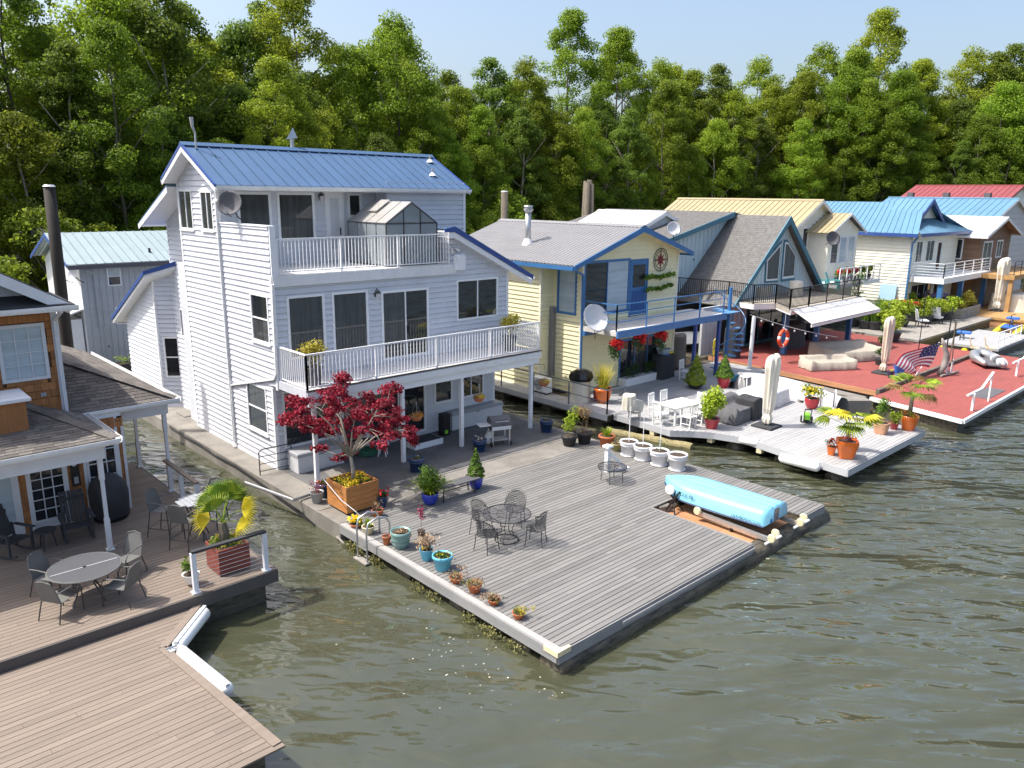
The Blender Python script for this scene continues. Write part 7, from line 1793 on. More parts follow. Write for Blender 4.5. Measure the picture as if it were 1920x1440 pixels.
# ------------------------------------------------------------------ A-frame house and red deck
m_lbs = mat('pale_blue_boards', (.50,.62,.66), .6, .06, 2, objvar=.05, dirt=.15)
m_lgw = mat('light_grey_wall', (.50,.52,.54), .6, .05, 2, dirt=.15)
H5 = thing('house', 'A-frame house with a steep grey shingle roof and teal trim', 'house', (45, 27, ZY))
AY, ax, az = 23.5, 44.0, 8.0
pA = [(39.1, 3.5), (48.9, 3.5), (ax, az)]
W = wall(H5, *planeY(AY), pA, m_lbs); siding(W, *planeY(AY), pA, [], .42, m_lbs, vertical=True, d0=.022)
for poly in ([(1433.7,528.7),(1457.7,526.7),(1464,453.7),(1435.8,487)], [(1464,525.6),(1488,522.5),(1491,478.7),(1475.4,451.7),(1470,451.7)]):
    P3 = np.array([Gy(a, b, AY-.03) for a, b in poly]); c_ = P3.mean(0)
    w_ = part('window', MB().prism(c_+(P3-c_)*1.06, (0,-.05,0)), m_tealt, H5, world=True)
    part('inner_frame', MB().prism(c_+(P3-c_)*.94+V3(0,-.052,0), (0,-.02,0)), m_trim, w_, world=True); part('pane', MB().prism(c_+(P3-c_)*.82+V3(0,-.074,0), (0,-.01,0)), m_glassc, w_, world=True)
for xe in (38.4, 49.6):
    shingle_plane(H5, [(xe, 23.05, 3.25), (xe, 30.2, 3.25), (ax, 30.2, az+.15), (ax, 23.05, az+.15)], (0,1,0), m_shing2, .17, .45, base='roof', single=True)
    part('rake_board', MB().prism([(xe, 22.98, 3.25), (ax, 22.98, az+.17), (ax, 22.98, az-.25), (xe+(.35 if xe < ax else -.35), 22.98, 3.2)], (0,.07,0)), m_tealt, H5, world=True)
part('body', MB().prism([(39.4, AY+.14, 3.5), (48.6, AY+.14, 3.5), (ax, AY+.14, az-.3)], (0, 6.3, 0)), m_lbs, H5, world=True)
# wide lower-pitched rear roof
ry = 26.6
for xe, ze_ in ((34.6, 6.35), (53, 6.6)):
    shingle_plane(H5, [(xe, ry, ze_), (xe, 37, ze_), (ax-.3, 37, 8.3), (ax-.3, ry, 8.3)], (0,1,0), m_shing2, .2, .5, base='rear_roof', single=True)
part('rake_board', MB().prism([(34.6, ry-.06, 6.36), (ax-.3, ry-.06, 8.32), (ax-.3, ry-.06, 8.0), (34.6, ry-.06, 6.1)], (0,.07,0)), m_tealt, H5, world=True)
pR = [(35.2, 3.4), (44, 3.4), (44, 8.0), (35.2, 6.3)]; W = wall(H5, *planeY(ry+.4), pR, m_lbs); siding(W, *planeY(ry+.4), pR, [], .42, m_lbs, vertical=True, d0=.022)
part('rear_body', MB().box(35.4, 52, ry+.6, 36.5, ZY, 6.2), m_charc, H5, world=True)
# balcony
bp = [Gz(a, b, 3.5) for a, b in ((1264,553),(1365,563),(1412,570),(1453.5,569),(1480.6,580),(1516,573.5),(1609,556))]
fl_ = [(p[0], p[1], 3.3) for p in bp]+[(bp[-1][0], 23.6, 3.3), (bp[0][0]+.3, 24.6, 3.3)]
part('balcony_floor', MB().prism(fl_, (0,0,.19)), m_tanc, H5, world=True)
mb = MB()
for a, b in zip(bp[:-1], bp[1:]): part('balcony_fascia', MB().bar(a+V3(0,-.05,-.16), b+V3(0,-.05,-.16), .04, .28), m_white, H5, world=True)
railing(H5, [tuple(p) for p in bp], 1.05, m_black, .13, .012, 1.9, .06)
# awning of white corrugated sheet
a0, a1 = bp[4]+V3(.2,-.1,-.05), bp[6]+V3(.3,-.1,-.05)
sheet_roof(H5, a0+V3(-.3,-1.25,-.55), a1+V3(-.2,-1.25,-.55), a0, a1, m_whm, .3, .03, name='awning_sheet', nsheet=6, th=.015)
part('awning_beam', MB().bar(a0+V3(-.3,-1.22,-.66), a1+V3(-.2,-1.22,-.66), .06, .14), m_white, H5, world=True)
# lower storey
pG = [(36.5, ZY), (50, ZY), (50, 3.28), (36.5, 3.28)]
W = wall(H5, *planeY(23.7), pG, m_lgw); siding(W, *planeY(23.7), pG, [(38.3,.7,39.6,2.8), (41,.65,45.5,2.9), (46.2,.65,49.8,2.9)], .42, m_lgw, vertical=True, d0=.02)
window(H5, *planeY(23.7), (38.3,.7,39.6,2.8), [m_glass, m_glassl], 2, 1, .1, m_tealt, name='sliding_door'); window(H5, *planeY(23.7), (41,.65,45.5,2.9), m_glass, 3, 1, .1, m_tealt, name='sliding_door'); window(H5, *planeY(23.7), (46.2,.65,49.8,2.9), m_glass, 2, 1, .1, m_tealt, name='sliding_door')
for px, py in ((1468, 664), (1527, 661), (1588, 642)):
    q = Gz(px, py, ZY); part('post', MB().box(q[0]-.13, q[0]+.13, q[1]-.13, q[1]+.13, ZY, 3.3), m_bluet, H5, world=True)
q = Gz(1405, 690, ZY); part('post', MB().tube([(q[0],q[1],ZY),(q[0]+.05,q[1],3.3)], .10, 10), m_white, H5, world=True)
p = Gy(1303, 425, 26.2); dish('pale dish on the teal-edged roof behind the yellow house', tuple(Gy(1262, 430, 26.4)), -.5, .4, .42, foot=(.2,.3,-.6))
q = Gx(1290, 497, 40.2); T = thing('satellite_dish', 'flat dark dish standing on the grey shingle roof', 'satellite dish', tuple(q)); part('panel', MB().cbox(-.35,.35,-.3,.3,.38,.44,.02), m_dark, T, rot=(.25,.1,.5)); part('mast', MB().tube([(0,0,-.3),(0,0,.4)], .04, 6), m_black, T)
part('vent_pipe', MB().tube([Gy(1390, 414, 27)-V3(0,0,.3), Gy(1390, 404, 27)], .05, 6), m_black, H5, world=True)
# balcony furniture
for px, py, lab, m in ((1500, 545, 'low rounded wicker sofa on the A-frame balcony', m_wick),):
    cover_blob('outdoor_sofa', lab, 'sofa', tuple(Gz(1440, 556, 3.5)+V3(0,.4,0)), (1.8,.9,.6), m_tanc, .1, 41, 3)
cover_blob('covered_grill', 'white covered grill on the A-frame balcony', 'barbecue', tuple(Gz(1500, 556, 3.5)+V3(0,.3,0)), (.8,.6,.9), m_canv, 0, 43, 4)
for k, px in enumerate((1552, 1575)):
    T = thing('adirondack_chair', ('left' if k == 0 else 'right')+' turquoise slatted chair on the A-frame balcony', 'chair', tuple(Gz(px, 543, 3.5)+V3(0,.5,0)), .3, 'turquoise balcony chairs'); mt = mat('turquoise_paint', (.05,.38,.38), .5)
    for j in range(5): part('back_slat', MB().prism([(-.3+j*.12,.2,.3),(-.2+j*.12,.2,.3),(-.2+j*.12,.5,1.05),(-.3+j*.12,.5,1.05)], (0,.02,0)), mt, T)
    part('seat', MB().box(-.3,.3,-.35,.22,.3,.34), mt, T)
    for s in (-1, 1): part('arm', MB().box(s*.36-.06,s*.36+.06,-.4,.3,.55,.58), mt, T); part('leg', MB().box(s*.36-.04,s*.36+.04,-.38,-.3,0,.55), mt, T)
T = thing('leafy_vine', 'bare-leaved climbing plant at the right end of the A-frame balcony', 'plant', tuple(bp[-1]+V3(.3,.2,-.3))); foliage(T, cloud(260, [[0,0,.5],[.2,.2,1],[.1,-.1,1.4],[.3,0,.2]], [[.45,.4,.4]], .14, .6, .5, 71), l_dkgr); part('stem', MB().tube([(0,0,-.2),(.1,0,.7),(.2,.1,1.6)], .03, 5), m_bark, T)
# red deck, in two floats
RDK = thing('deck', 'long dark red painted deck in front of the A-frame house', 'deck', (43, 18, 0))
part('main_surface', MB().prism([(36.9,23.4,ZY-.12),(35.9,13.75,ZY-.12),(50,13.75,ZY-.12),(51,23.4,ZY-.12)], (0,0,.12)), m_red, RDK, world=True)
part('main_frame', MB().prism([(37,23.3,-.2),(36.05,13.9,-.2),(49.9,13.9,-.2),(50.9,23.3,-.2)], (0,0,.67)), m_wet, RDK, world=True)
part('edge_board', MB().bar((36.88,23.4,ZY-.1), (35.87,13.75,ZY-.1), .06, .22), m_plank, RDK, world=True)
RD2 = thing('deck', 'near red painted deck with white edges and handrails', 'deck', (42, 11.5, 0))
part('surface', MB().prism([(34.6,13.5,ZY-.12),(33.7,9.45,ZY-.12),(50,9.6,ZY-.12),(50.2,13.5,ZY-.12)], (0,0,.12)), m_red, RD2, world=True)
part('frame', MB().prism([(34.7,13.4,-.2),(33.95,9.7,-.2),(49.9,9.8,-.2),(50,13.4,-.2)], (0,0,.67)), m_wet, RD2, world=True)
part('edge_board', MB().bar((34.58,13.5,ZY-.06), (33.68,9.45,ZY-.06), .12, .16), m_plast, RD2, world=True); part('edge_board', MB().bar((33.7,9.43,ZY-.06), (50,9.58,ZY-.06), .10, .16), m_plast, RD2, world=True)
tag(part('kerb_beam', MB().bar((35.6,13.62,ZY+.06), (49.8,13.62,ZY+.06), .16, .22), m_log), 'dark timber beam dividing the two red decks', 'beam')
for k, (a, b) in enumerate((((1822, 770), (1885, 712)), ((1905, 705), (1940, 690)))):
    q, r_ = Gz(*a, ZY), Gz(*b, ZY); q[1] = max(q[1], 9.65); r_[1] = max(r_[1], 9.65)
    T = thing('handrail', ('white sloping gangway handrail at the near edge of the red deck', 'white gangway handrail at the right end of the red deck')[k], 'handrail', tuple(q))
    part('post', MB().bar(q, q+V3(0,0,.75), .09), m_plast, T, world=True); part('top_rail', MB().bar(q+V3(-.5,.1,.72), q+V3(1.0,0,.8), .09, .06), m_plast, T, world=True); part('slope_rail', MB().bar(q+V3(.9,0,.8), q+V3(2.6,.1,1.25), .09, .06), m_plast, T, world=True); part('post', MB().bar(q+V3(2.3,.05,0), q+V3(2.3,.05,1.15), .06), m_plast, T, world=True)
q = Gz(1845, 745, ZY); tag(part('gangway_mat', MB().box(q[0]-.3, q[0]+2.2, q[1]-.25, q[1]+.5, ZY+.002, ZY+.02), m_charc), 'dark grey mat beside the sloping handrail on the red deck', 'mat')
# things on the red decks
drape('covered_furniture', 'tan covered lounge chair nearest the A-frame posts', 'cover', tuple(Gz(1567, 694, ZY)+V3(.1,.5,0)), 2.6, 1.2, .42, .62, m_tanc, -.55, 3)
drape('covered_furniture', 'larger tan covered sofa with a sunlit top on the red deck', 'cover', tuple(Gz(1600, 682, ZY)+V3(1.0,.9,0)), 3.4, 1.9, .55, .85, m_tanc, -.45, 5)
cover_blob('covered_boat', 'small boat under a grey cover beneath the awning', 'boat', tuple(Gz(1495, 655, ZY)+V3(.6,.9,0)), (2.6,1.4,1.4), m_charc, .1, 55, 3)
umbrella('furled beige parasol on the red deck', tuple(Gz(1655, 700, ZY)), 2.9, m_beige, .24)
q = Gz(1468, 640, 1.8); q = Gy(1469, 634, 19.9); T = thing('life_ring', 'orange life ring with white bands hanging by a blue post', 'life ring', tuple(q), -.05)
seg = np.linspace(0, 2*math.pi, 33)
for k in range(4):
    for m, a, b in ((m_lifer, k*1.571, k*1.571+1.25), (m_plast, k*1.571+1.25, k*1.571+1.571)): part('band' if m is m_plast else 'ring', MB().tube([(.42*math.cos(t), 0, .42*math.sin(t)) for t in np.linspace(a, b, 9)], .095, 10), m, T, smooth=True)
part('line', MB().tube([(0,0,.42),(.05,.02,3.3-q[2])], .01, 4), m_plast, T)
q = Gz(1676, 694, ZY); T = thing('potted_plant', 'spiral-clipped topiary beside the beige parasol', 'potted plant', tuple(q+V3(.8,1.0,0))); part('pot', MB().lathe([(.25,0),(.34,.35),(.3,.35)], 14), m_blackp, T)
foliage(T, cloud(1500, [[.22*math.cos(t)*(1-t/22), .22*math.sin(t)*(1-t/22), .5+t*.105] for t in np.linspace(0, 15, 24)], [[.2,.2,.13]], .08, .6, .5, 73), l_dkgr)
pot('plant_pot', 'square blue glazed pot in front of the flag', 1685, 705, 20, 22, ZY, m_bluep, 'taper', P_bush(l_green, 60, .8, .6, .06), sq=6, cat='potted plant')
pot('plant_pot', 'small dark blue pot left of the square blue pot', 1669, 709, 13, 15, ZY, m_navy, 'taper', P_blades(l_yel, 16, 1.0, .7, .03), cat='potted plant')
# flag
q = Gz(1709, 714, ZY); FL = thing('flag', 'striped American flag drooping from a leaning pole on the red deck', 'flag', tuple(q)); tipp = Gy(1760, 645, q[1]+.3)
part('pole', MB().tube([q, q+V3(0,0,.05)+(tipp-q)*1.02], .025, 6), m_greyl, FL, world=True)
A_, B_ = Gy(1762, 643, q[1]+.25), Gy(1735, 688, q[1]+.1); C_, E_ = Gy(1672, 684, q[1]-.2), Gy(1704, 702, q[1]-.2)
A_ = V3(*A_); nS = 13
def fpt(u, v): 
    p_ = A_*(1-u)*(1-v)+B_*(1-u)*v+C_*u*(1-v)+E_*u*v
    return p_+V3(0,-.18*math.sin(u*7+v*2), .22*math.sin(math.pi*u)*(1-v*.5)+.05*math.sin(u*9))
for i in range(nS):
    v0, v1 = i/nS, (i+1)/nS; us = np.linspace(0 if i > 6 else .4, 1, 12)
    vs = [fpt(u, v) for u in us for v in (v0, v1)]
    part('stripe', MB().add(vs, [(2*k, 2*k+2, 2*k+3, 2*k+1) for k in range(11)]), m_redf if i % 2 == 0 else m_plast, FL, world=True)
us = np.linspace(0, .4, 8); vv = np.linspace(0, 7/13, 5)
CT = part('canton', MB().add([fpt(u, v) for u in us for v in vv], [(i*5+j, (i+1)*5+j, (i+1)*5+j+1, i*5+j+1) for i in range(7) for j in range(4)]), m_navyf, FL, world=True)
mb = MB()
for i in range(5):
    for j in range(4): c_ = fpt(.04+.075*i+.02*(j % 2), .06+.12*j)+V3(0,-.012,0); mb.add([c_+V3(.035*math.cos(t), -.004, .035*math.sin(t)) for t in np.linspace(0, 6.28, 6)[:-1]], [(0,1,2,3,4)])
part('stars', mb, m_plast, CT, world=True, kind='stuff')
q = Gz(1773, 704, ZY); T = thing('driftwood_sculpture', 'upright driftwood with crossed oars on a cart on the red deck', 'sculpture', tuple(q))
part('driftwood', MB().tube([(-.4,.2,.1),(-.1,.1,.5),(.0,.1,1.1),(-.25,.2,1.6),(-.35,.3,1.9)], [.12,.16,.13,.1,.04], 8), m_gwood, T, smooth=True)
for s in (-1, 1): o_ = part('oar', MB().tube([(.4+s*.35,0,.1),(.4-s*.1,0,2.7)], .025, 6), m_bark, T); part('oar_blade', MB().prism([(.4+s*.25,-.02,.7),(.4+s*.42,-.02,.75),(.4+s*.47,-.02,.12),(.4+s*.22,-.02,.1)], (0,.03,0)), m_plast, o_)
part('cart', MB().bar((-.7,0,.08),(1.2,-.2,.08), .1, .06), m_gwood, T); part('mast', MB().tube([(.5,.3,0),(.6,.3,3.4)], .03, 6), m_black, T)
q = Gz(1849, 684, ZY); T = thing('inflatable_dinghy', 'grey inflatable dinghy on the red deck with slatted chairs behind', 'boat', tuple(q), .55)
path = [(-1.3,-.45,.3),(.4,-.5,.3),(1.1,-.35,.36),(1.4,0,.42),(1.1,.35,.36),(.4,.5,.3),(-1.3,.45,.3)]
part('tube', MB().tube(path, [.12,.24,.24,.23,.24,.24,.12], 12), m_steel, T, smooth=True); part('floor', MB().box(-1.2,1.0,-.4,.4,.16,.22), m_charc, T)
for k in range(4): part('patch', MB().tube([(-.9+k*.55,-.49,.3),(-.65+k*.55,-.5,.3)], .247, 12), m_charc if k % 2 else m_plast, T)
for k in range(2):
    T = thing('folding_chair', ('left', 'right')[k]+' slatted wooden chair behind the inflatable dinghy', 'chair', tuple(Gz((1825, 1853)[k], 663, ZY)), .4, 'slatted chairs behind the inflatable')
    for j in range(4): part('back_slat', MB().bar((-.2+j*.13,.15,.35), (-.25+j*.13,.3,.95), .06, .02), m_creamp, T)
    part('seat', MB().box(-.28,.28,-.25,.18,.33,.37), m_creamp, T)
    for s in (-1, 1): part('leg', MB().bar((s*.25,-.25,0),(s*.25,.15,.5), .04), m_creamp, T)
# tall thin poles and string lights
for px, py, top, lab in ((1716, 700, 560, 'thin black flagless pole left of the driftwood'),):
    q = Gz(px, py, ZY); tag(part('pole', MB().tube([q, q+V3(0,0,4.2)], .022, 6), m_black), lab, 'pole')
a, b = Gy(1407, 590, 20.2), Gz(1570, 632, 2.0)
SLT = thing('string_lights', 'string of white bulbs from the white pole across the red deck', 'string lights', tuple(a)); pts = [a+(b-a)*t-V3(0,0,.12*math.sin(math.pi*t)) for t in np.linspace(0, 1, 9)]
part('cable', MB().tube(pts, .012, 4), m_greyl, SLT, world=True)
for p in pts[1:-1]: part('bulb', MB().sphere(p-V3(0,0,.13), .045, 8, 5, 1, 1, 1.4), m_plast, SLT, world=True, smooth=True)
# ------------------------------------------------------------------ cream house with a tan roof
cxr = float(Gy(1545, 374, 26)[0]); czr = float(Gy(1545, 374, 26)[2])-.1
H6 = gable_house('cream house with a tan standing-seam roof behind the A-frame', cxr-4.6, cxr+4.4, 26.4, 38, ZY, czr-2.35, cxr, czr, m_ivory, m_tan, m_white, .4, pitch=.45, holesF=[(cxr-1.9, 5.6, cxr-1.1, 7.2), (cxr-.9, 5.2, cxr+.1, 7.2)])
window(H6, *planeY(26.4), (cxr-1.9, 5.0, cxr-1.1, 7.2), m_glass, 1, 1, .08, m_white, name='door'); window(H6, *planeY(26.4), (cxr-.9, 5.2, cxr+.1, 7.2), m_glassl, 1, 1, .08)
B0 = Gy(1595, 400, 24.6); bx = B0[0]; bz = B0[2]
part('bay_wall', MB().prism([(bx-2.3,24.9,ZY),(bx+2.3,24.9,ZY),(bx+2.3,24.9,bz-1.15),(bx,24.9,bz-.15),(bx-2.3,24.9,bz-1.15)], (0,1.6,0)), m_ivory, H6, world=True)
for k, s in enumerate((-1, 1)): metal_roof(H6, (bx+s*2.8,24.5,bz-1.3), (bx+s*2.8,27.5,bz-1.3), (bx,24.5,bz), (bx,27.5,bz), m_tan if k == 0 else m_charc, .4); part('rake_board', MB().prism([(bx+s*2.8,24.46,bz-1.3),(bx,24.46,bz),(bx,24.46,bz-.16),(bx+s*2.8,24.46,bz-1.46)], (0,.05,0)), m_white, H6, world=True)
for k in range(3): window(H6, *planeY(24.9), (bx-1.9+k*1.3, 4.7, bx-.75+k*1.3, 6.6), m_glassl if k else m_glassc, 1, 1, .08)
railing(H6, [(bx-4.2,23.0,3.6),(bx+2.2,23.0,3.6)], 1.05, m_white, bal=False, post_every=1.1, rail=.07, mids=(.15,), name='balcony_railing'); part('balcony_floor', MB().box(bx-4.3,bx+2.3,22.95,24.85,3.35,3.6), m_white, H6, world=True)
for k in range(5):
    T = thing('potted_plant', ('leftmost', 'second', 'middle', 'fourth', 'rightmost')[k]+' flower pot behind the cream house balcony rail', 'potted plant', (bx-3.6+k*1.2, 23.4, 3.6), 0, 'pots on the cream house balcony'); part('pot', MB().lathe([(.16,0),(.24,.4),(.2,.4)], 12), m_blackp, T)
    foliage(T, cloud(220, [[0,0,.65],[.1,0,.8]], [[.3,.25,.3]], .11, .7, .5, 200+k), l_green); foliage(T, cloud(150, [[0,-.1,.8]], [[.3,.2,.2]], .12, .9, .5, 210+k), (l_redfl, l_redfl, l_pink, l_green, l_lime)[k], 'flower')
part('skylight', MB().box(cxr-3.2, cxr-2.2, 27.5, 28.6, czr-1.25, czr-1.1), m_glassl, H6, world=True, rot=None)
dish('dark satellite dish on the cream house bay', tuple(Gy(1560, 448, 24.3)), -.6, .3, .5, foot=(-.2,.4,-.4), m=m_charc)
# ------------------------------------------------------------------ white house with a blue hipped gable roof
wx0, wx1, wy = 61.4, 71.2, 22.4
H7 = thing('house', 'white two-storey house with a bright blue metal roof and blue posts', 'house', (66, 28, ZY))
fw_ = [(62.3, 4.5, 63.6, 6.2), (64.4, 4.5, 66.0, 6.2), (66.7, 3.65, 67.7, 6.0), (62.3, 1.0, 66.5, 2.9), (67, .7, 68, 2.9)]
pF = [(wx0, ZY), (wx1, ZY), (wx1, 6.85), (wx0, 6.85)]; W = wall(H7, *planeY(wy), pF, m_ivory); siding(W, *planeY(wy), pF, fw_, .24, m_ivory)
pL = [(wy, ZY), (33, ZY), (33, 6.85), (wy, 6.85)]; W = wall(H7, *planeX(wx0), pL, m_ivory); siding(W, *planeX(wx0), pL, [], .24, m_ivory)
for r_, c in zip(fw_, (2, 2, 1, 3, 1)): window(H7, *planeY(wy), r_, m_glass, c, 1, .1, m_white)
part('body', MB().box(wx0+.14, wx1, wy+.14, 33, ZY, 6.8), m_ivory, H7, world=True)
rx7, ez7 = 66.3, 6.75; rz7 = float(Gx(1742, 380, rx7)[2]); gy7 = 23.6
for xe in (wx0-.6, wx1+.6): metal_roof(H7, (xe, wy-.6, ez7), (xe, 33.5, ez7), (rx7, gy7 if True else 0, rz7), (rx7, 33.5, rz7), m_lbm, .45); part('eave_board', MB().box(xe-.03, xe+.03, wy-.6, 33.5, ez7-.25, ez7-.03), m_blued, H7, world=True)
metal_roof(H7, (wx0-.6, wy-.8, ez7+.02), (wx1+.6, wy-.8, ez7+.02), (rx7-2.2, gy7+.5, ez7+1.25), (rx7+2.2, gy7+.5, ez7+1.25), m_lbm, .45)
part('eave_board', MB().box(wx0-.6, wx1+.6, wy-.86, wy-.81, ez7-.22, ez7), m_blued, H7, world=True)
part('gable', MB().prism([(rx7-2.3,gy7-.2,ez7+1.0),(rx7+2.3,gy7-.2,ez7+1.0),(rx7,gy7-.2,rz7+.15)], (0,.3,0)), m_ivory, H7, world=True)
for s in (-1, 1): part('rake_board', MB().prism([(rx7+s*2.9,gy7-.7,ez7+.75),(rx7,gy7-.7,rz7+.3),(rx7,gy7-.7,rz7-.05),(rx7+s*2.9,gy7-.7,ez7+.45)], (0,.12,0)), m_blued, H7, world=True); metal_roof(H7, (rx7+s*2.95,gy7-.65,ez7+.75), (rx7+s*2.95,gy7+2,ez7+.75), (rx7,gy7-.65,rz7+.28), (rx7,gy7+2,rz7+.28), m_lbm, .45)
part('balcony_floor', MB().box(wx0+.2, wx1+1, 19.9, wy-.05, 3.2, 3.6), m_white, H7, world=True)
railing(H7, [(wx0+.3,wy-.2,3.6),(wx0+.3,20.0,3.6),(wx1+.9,20.0,3.6)], 1.05, m_white, bal=False, post_every=2.2, rail=.06, mids=(.2,.4,.6,.8), name='balcony_railing')
for x in (wx0+.5, 66.2, wx1+.6): part('post', MB().box(x-.16, x+.16, 20.0, 20.32, ZY, 3.2), m_bluet, H7, world=True)
downspout(H7, [(wx0-.3, wy-.5, 6.5), (wx0-.08, wy-.1, 6.0), (wx0-.08, wy-.1, .8)], m_bluet, .12)
q = Gx(1682, 545, wx0-.2); T = thing('paddle_board', 'pale blue board leaning on the white house wall', 'board', (wx0-.35, 23.6, ZY)); part('board', MB().prism([(0,-.6,0),(0,.6,0),(.25,.6,2.3),(.25,-.6,2.3)], (-.06,0,0)), mat('pale_blue_board', (.40,.60,.74), .5, .08, 2), T); part('strap', MB().bar((-.08,-.62,1.2),(-.08,.62,1.2), .02), m_plast, T)
# ------------------------------------------------------------------ brown house with a white roof
bxx = float(Gy(1840, 440, 20.8)[0]); H8 = gable_house('brown wooden house with a white metal roof at the right edge', bxx, bxx+8, 20.8, 27, ZY, 6.55, bxx+4, 7.75, mat('brown_boards', (.22,.13,.08), .7, .12, 2, objvar=.1), m_whm, m_white, .7, holesF=[(bxx+.9, 3.7, bxx+3.2, 5.9), (bxx+4.4, 4.4, bxx+6, 5.9)], holesL=[(22.0, 4.4, 24.8, 6.1)], row=.24)
window(H8, *planeY(20.8), (bxx+.9, 3.7, bxx+3.2, 5.9), m_glass, 2, 1, .12, name='sliding_door'); window(H8, *planeY(20.8), (bxx+4.4, 4.4, bxx+6, 5.9), m_glass, 2, 1, .12); window(H8, *planeX(bxx), (22.0, 4.4, 24.8, 6.1), m_glass, 2, 1, .1)
part('balcony_floor', MB().box(bxx-1.5, bxx+9, 17.6, 20.7, 3.15, 3.5), mat('honey_wood', (.42,.25,.10), .6, .15, 3), H8, world=True); railing(H8, [(bxx-1.4,17.7,3.5),(bxx+9,17.7,3.5)], 1.05, m_black, bal=False, post_every=1.8, rail=.05, mids=(.3,.55,.8), name='balcony_railing')
for x in (bxx-1.2, bxx+3, bxx+7): part('post', MB().box(x-.15,x+.15,17.7,18,ZY,3.15), MATS['honey_wood'], H8, world=True)
# ------------------------------------------------------------------ far roofs
a, b = Gx(1672, 369, 84), Gx(1905, 371, 84); H9 = gable_house('long low house under a bright blue ribbed roof behind the brown house', 78, 90, b[1], a[1], ZY, a[2]-2.0, 84, a[2]-.1, m_lgw, m_lbm, m_trim, .3, row=.5, pitch=.6)
a, b = Gx(1722, 347, 100), Gx(1916, 347, 100); HA = gable_house('house with a red metal roof at the far right', 92, 108, b[1], a[1], ZY, a[2]-2.6, 100, a[2]-.1, m_ivory, m_redm, m_redm, .3, row=.6, pitch=.6)
for t in (.12, .5, .85): y_ = b[1]+(a[1]-b[1])*t; part('vent_pipe', MB().box(94.3,94.9,y_,y_+.6,a[2]-2.4,a[2]-.9), m_charc, HA, world=True)
a, b = Gx(1128, 393, 40), Gx(1245, 394, 40); HB = gable_house('low roof with a row of white skylights behind the grey shingle roof', 37, 43, b[1], a[1], ZY, a[2]-1.2, 40, a[2]-.1, m_lgw, m_whm, m_white, .2, row=.6, pitch=.9)
for px, py0, py1, Y, r_, lab in ((946, 360, 415, 40, .24, 'weathered timber pile behind the yellow house chimney'),):
    p0, p1 = Gy(px, py1, Y), Gy(px, py0, Y); T = thing('mooring_pile', lab, 'pile', (p0[0], p0[1], 0)); part('shaft', MB().tube([(p0[0],p0[1],-.5), p1], [r_*1.1, r_], 12), m_bark, T, world=True, smooth=True); part('cap', MB().tube([p1, p1+V3(0,0,.08)], [r_*1.05,r_*.8], 12), m_greyl, T, world=True)
p0 = Gy(1104, 400, 42); p1 = Gy(1104, 337, 42); T = thing('pile_cluster', 'cluster of timber piles bound together behind the grey shingle roof', 'pile', (p0[0], p0[1], 0))
for k in range(4): a = k*1.57+.4; part('pile', MB().tube([(p0[0]+.5*math.cos(a), p0[1]+.5*math.sin(a), -.5), (p1[0]+.22*math.cos(a), p1[1]+.22*math.sin(a), p1[2]-.1*k)], [.28,.2], 10), m_bark, T, world=True, smooth=True)
# ------------------------------------------------------------------ docks and gardens on the right
DD = thing('dock', 'weathered grey dock with potted flowers beside the white house', 'dock', (58, 20, 0)); part('surface', MB().box(51.5, 66, 17.6, 22.3, .45, ZY), m_gwood, DD, world=True); part('frame', MB().box(51.6, 65.9, 17.7, 22.2, -.2, .449), m_wet, DD, world=True)
DE = thing('dock', 'pale floating dock holding the blue pedal boats', 'dock', (57, 15, 0)); part('surface', MB().box(52.4, 59.5, 13.4, 16.6, .4, .55), m_deck2, DE, world=True); part('frame', MB().box(52.5, 59.4, 13.5, 16.5, -.2, .399), m_wet, DE, world=True); railing(DE, [(52.8,13.6,.55),(57.5,13.6,.55)], .9, m_white, bal=False, post_every=1.2, rail=.06, mids=(.45,))
DF = thing('dock', 'orange-brown deck in front of the brown house', 'dock', (75, 18, 0)); part('surface', MB().box(66.2, 90, 15.3, 22.2, .45, .62), MATS['honey_wood'], DF, world=True); part('frame', MB().box(66.3, 89.9, 15.4, 22.1, -.2, .449), m_plank, DF, world=True)
kinds = [('tall pot of blue-green iris leaves', l_green, None, 1.5), ('black tub of yellow-green euphorbia', l_lime, l_lime, 1.3), ('tub of red and pink flowers', l_green, l_redfl, .9), ('tub of violet iris', l_green, l_purp, 1.1), ('black tub of pale green shrubs', l_shrub, None, 1.2), ('tub of orange and yellow flowers', l_lime, l_orfl, .9)]
g = np.random.default_rng(4); used = {}
spots = [(1600, 612, 4), (1622, 616, 0), (1640, 618, 0), (1655, 606, 1), (1668, 622, 1), (1690, 612, 1), (1682, 596, 5), (1640, 572, 4), (1705, 590, 1), (1722, 585, 3), (1742, 584, 2), (1760, 590, 3), (1772, 600, 1), (1788, 588, 5), (1735, 606, 1), (1755, 602, 4), (1712, 602, 2), (1672, 640, 1)]
names = ['leftmost', 'second', 'third', 'fourth', 'fifth', 'sixth', 'seventh', 'eighth', 'ninth', 'tenth', 'eleventh', 'twelfth', 'thirteenth', 'fourteenth', 'fifteenth', 'sixteenth', 'seventeenth', 'eighteenth']
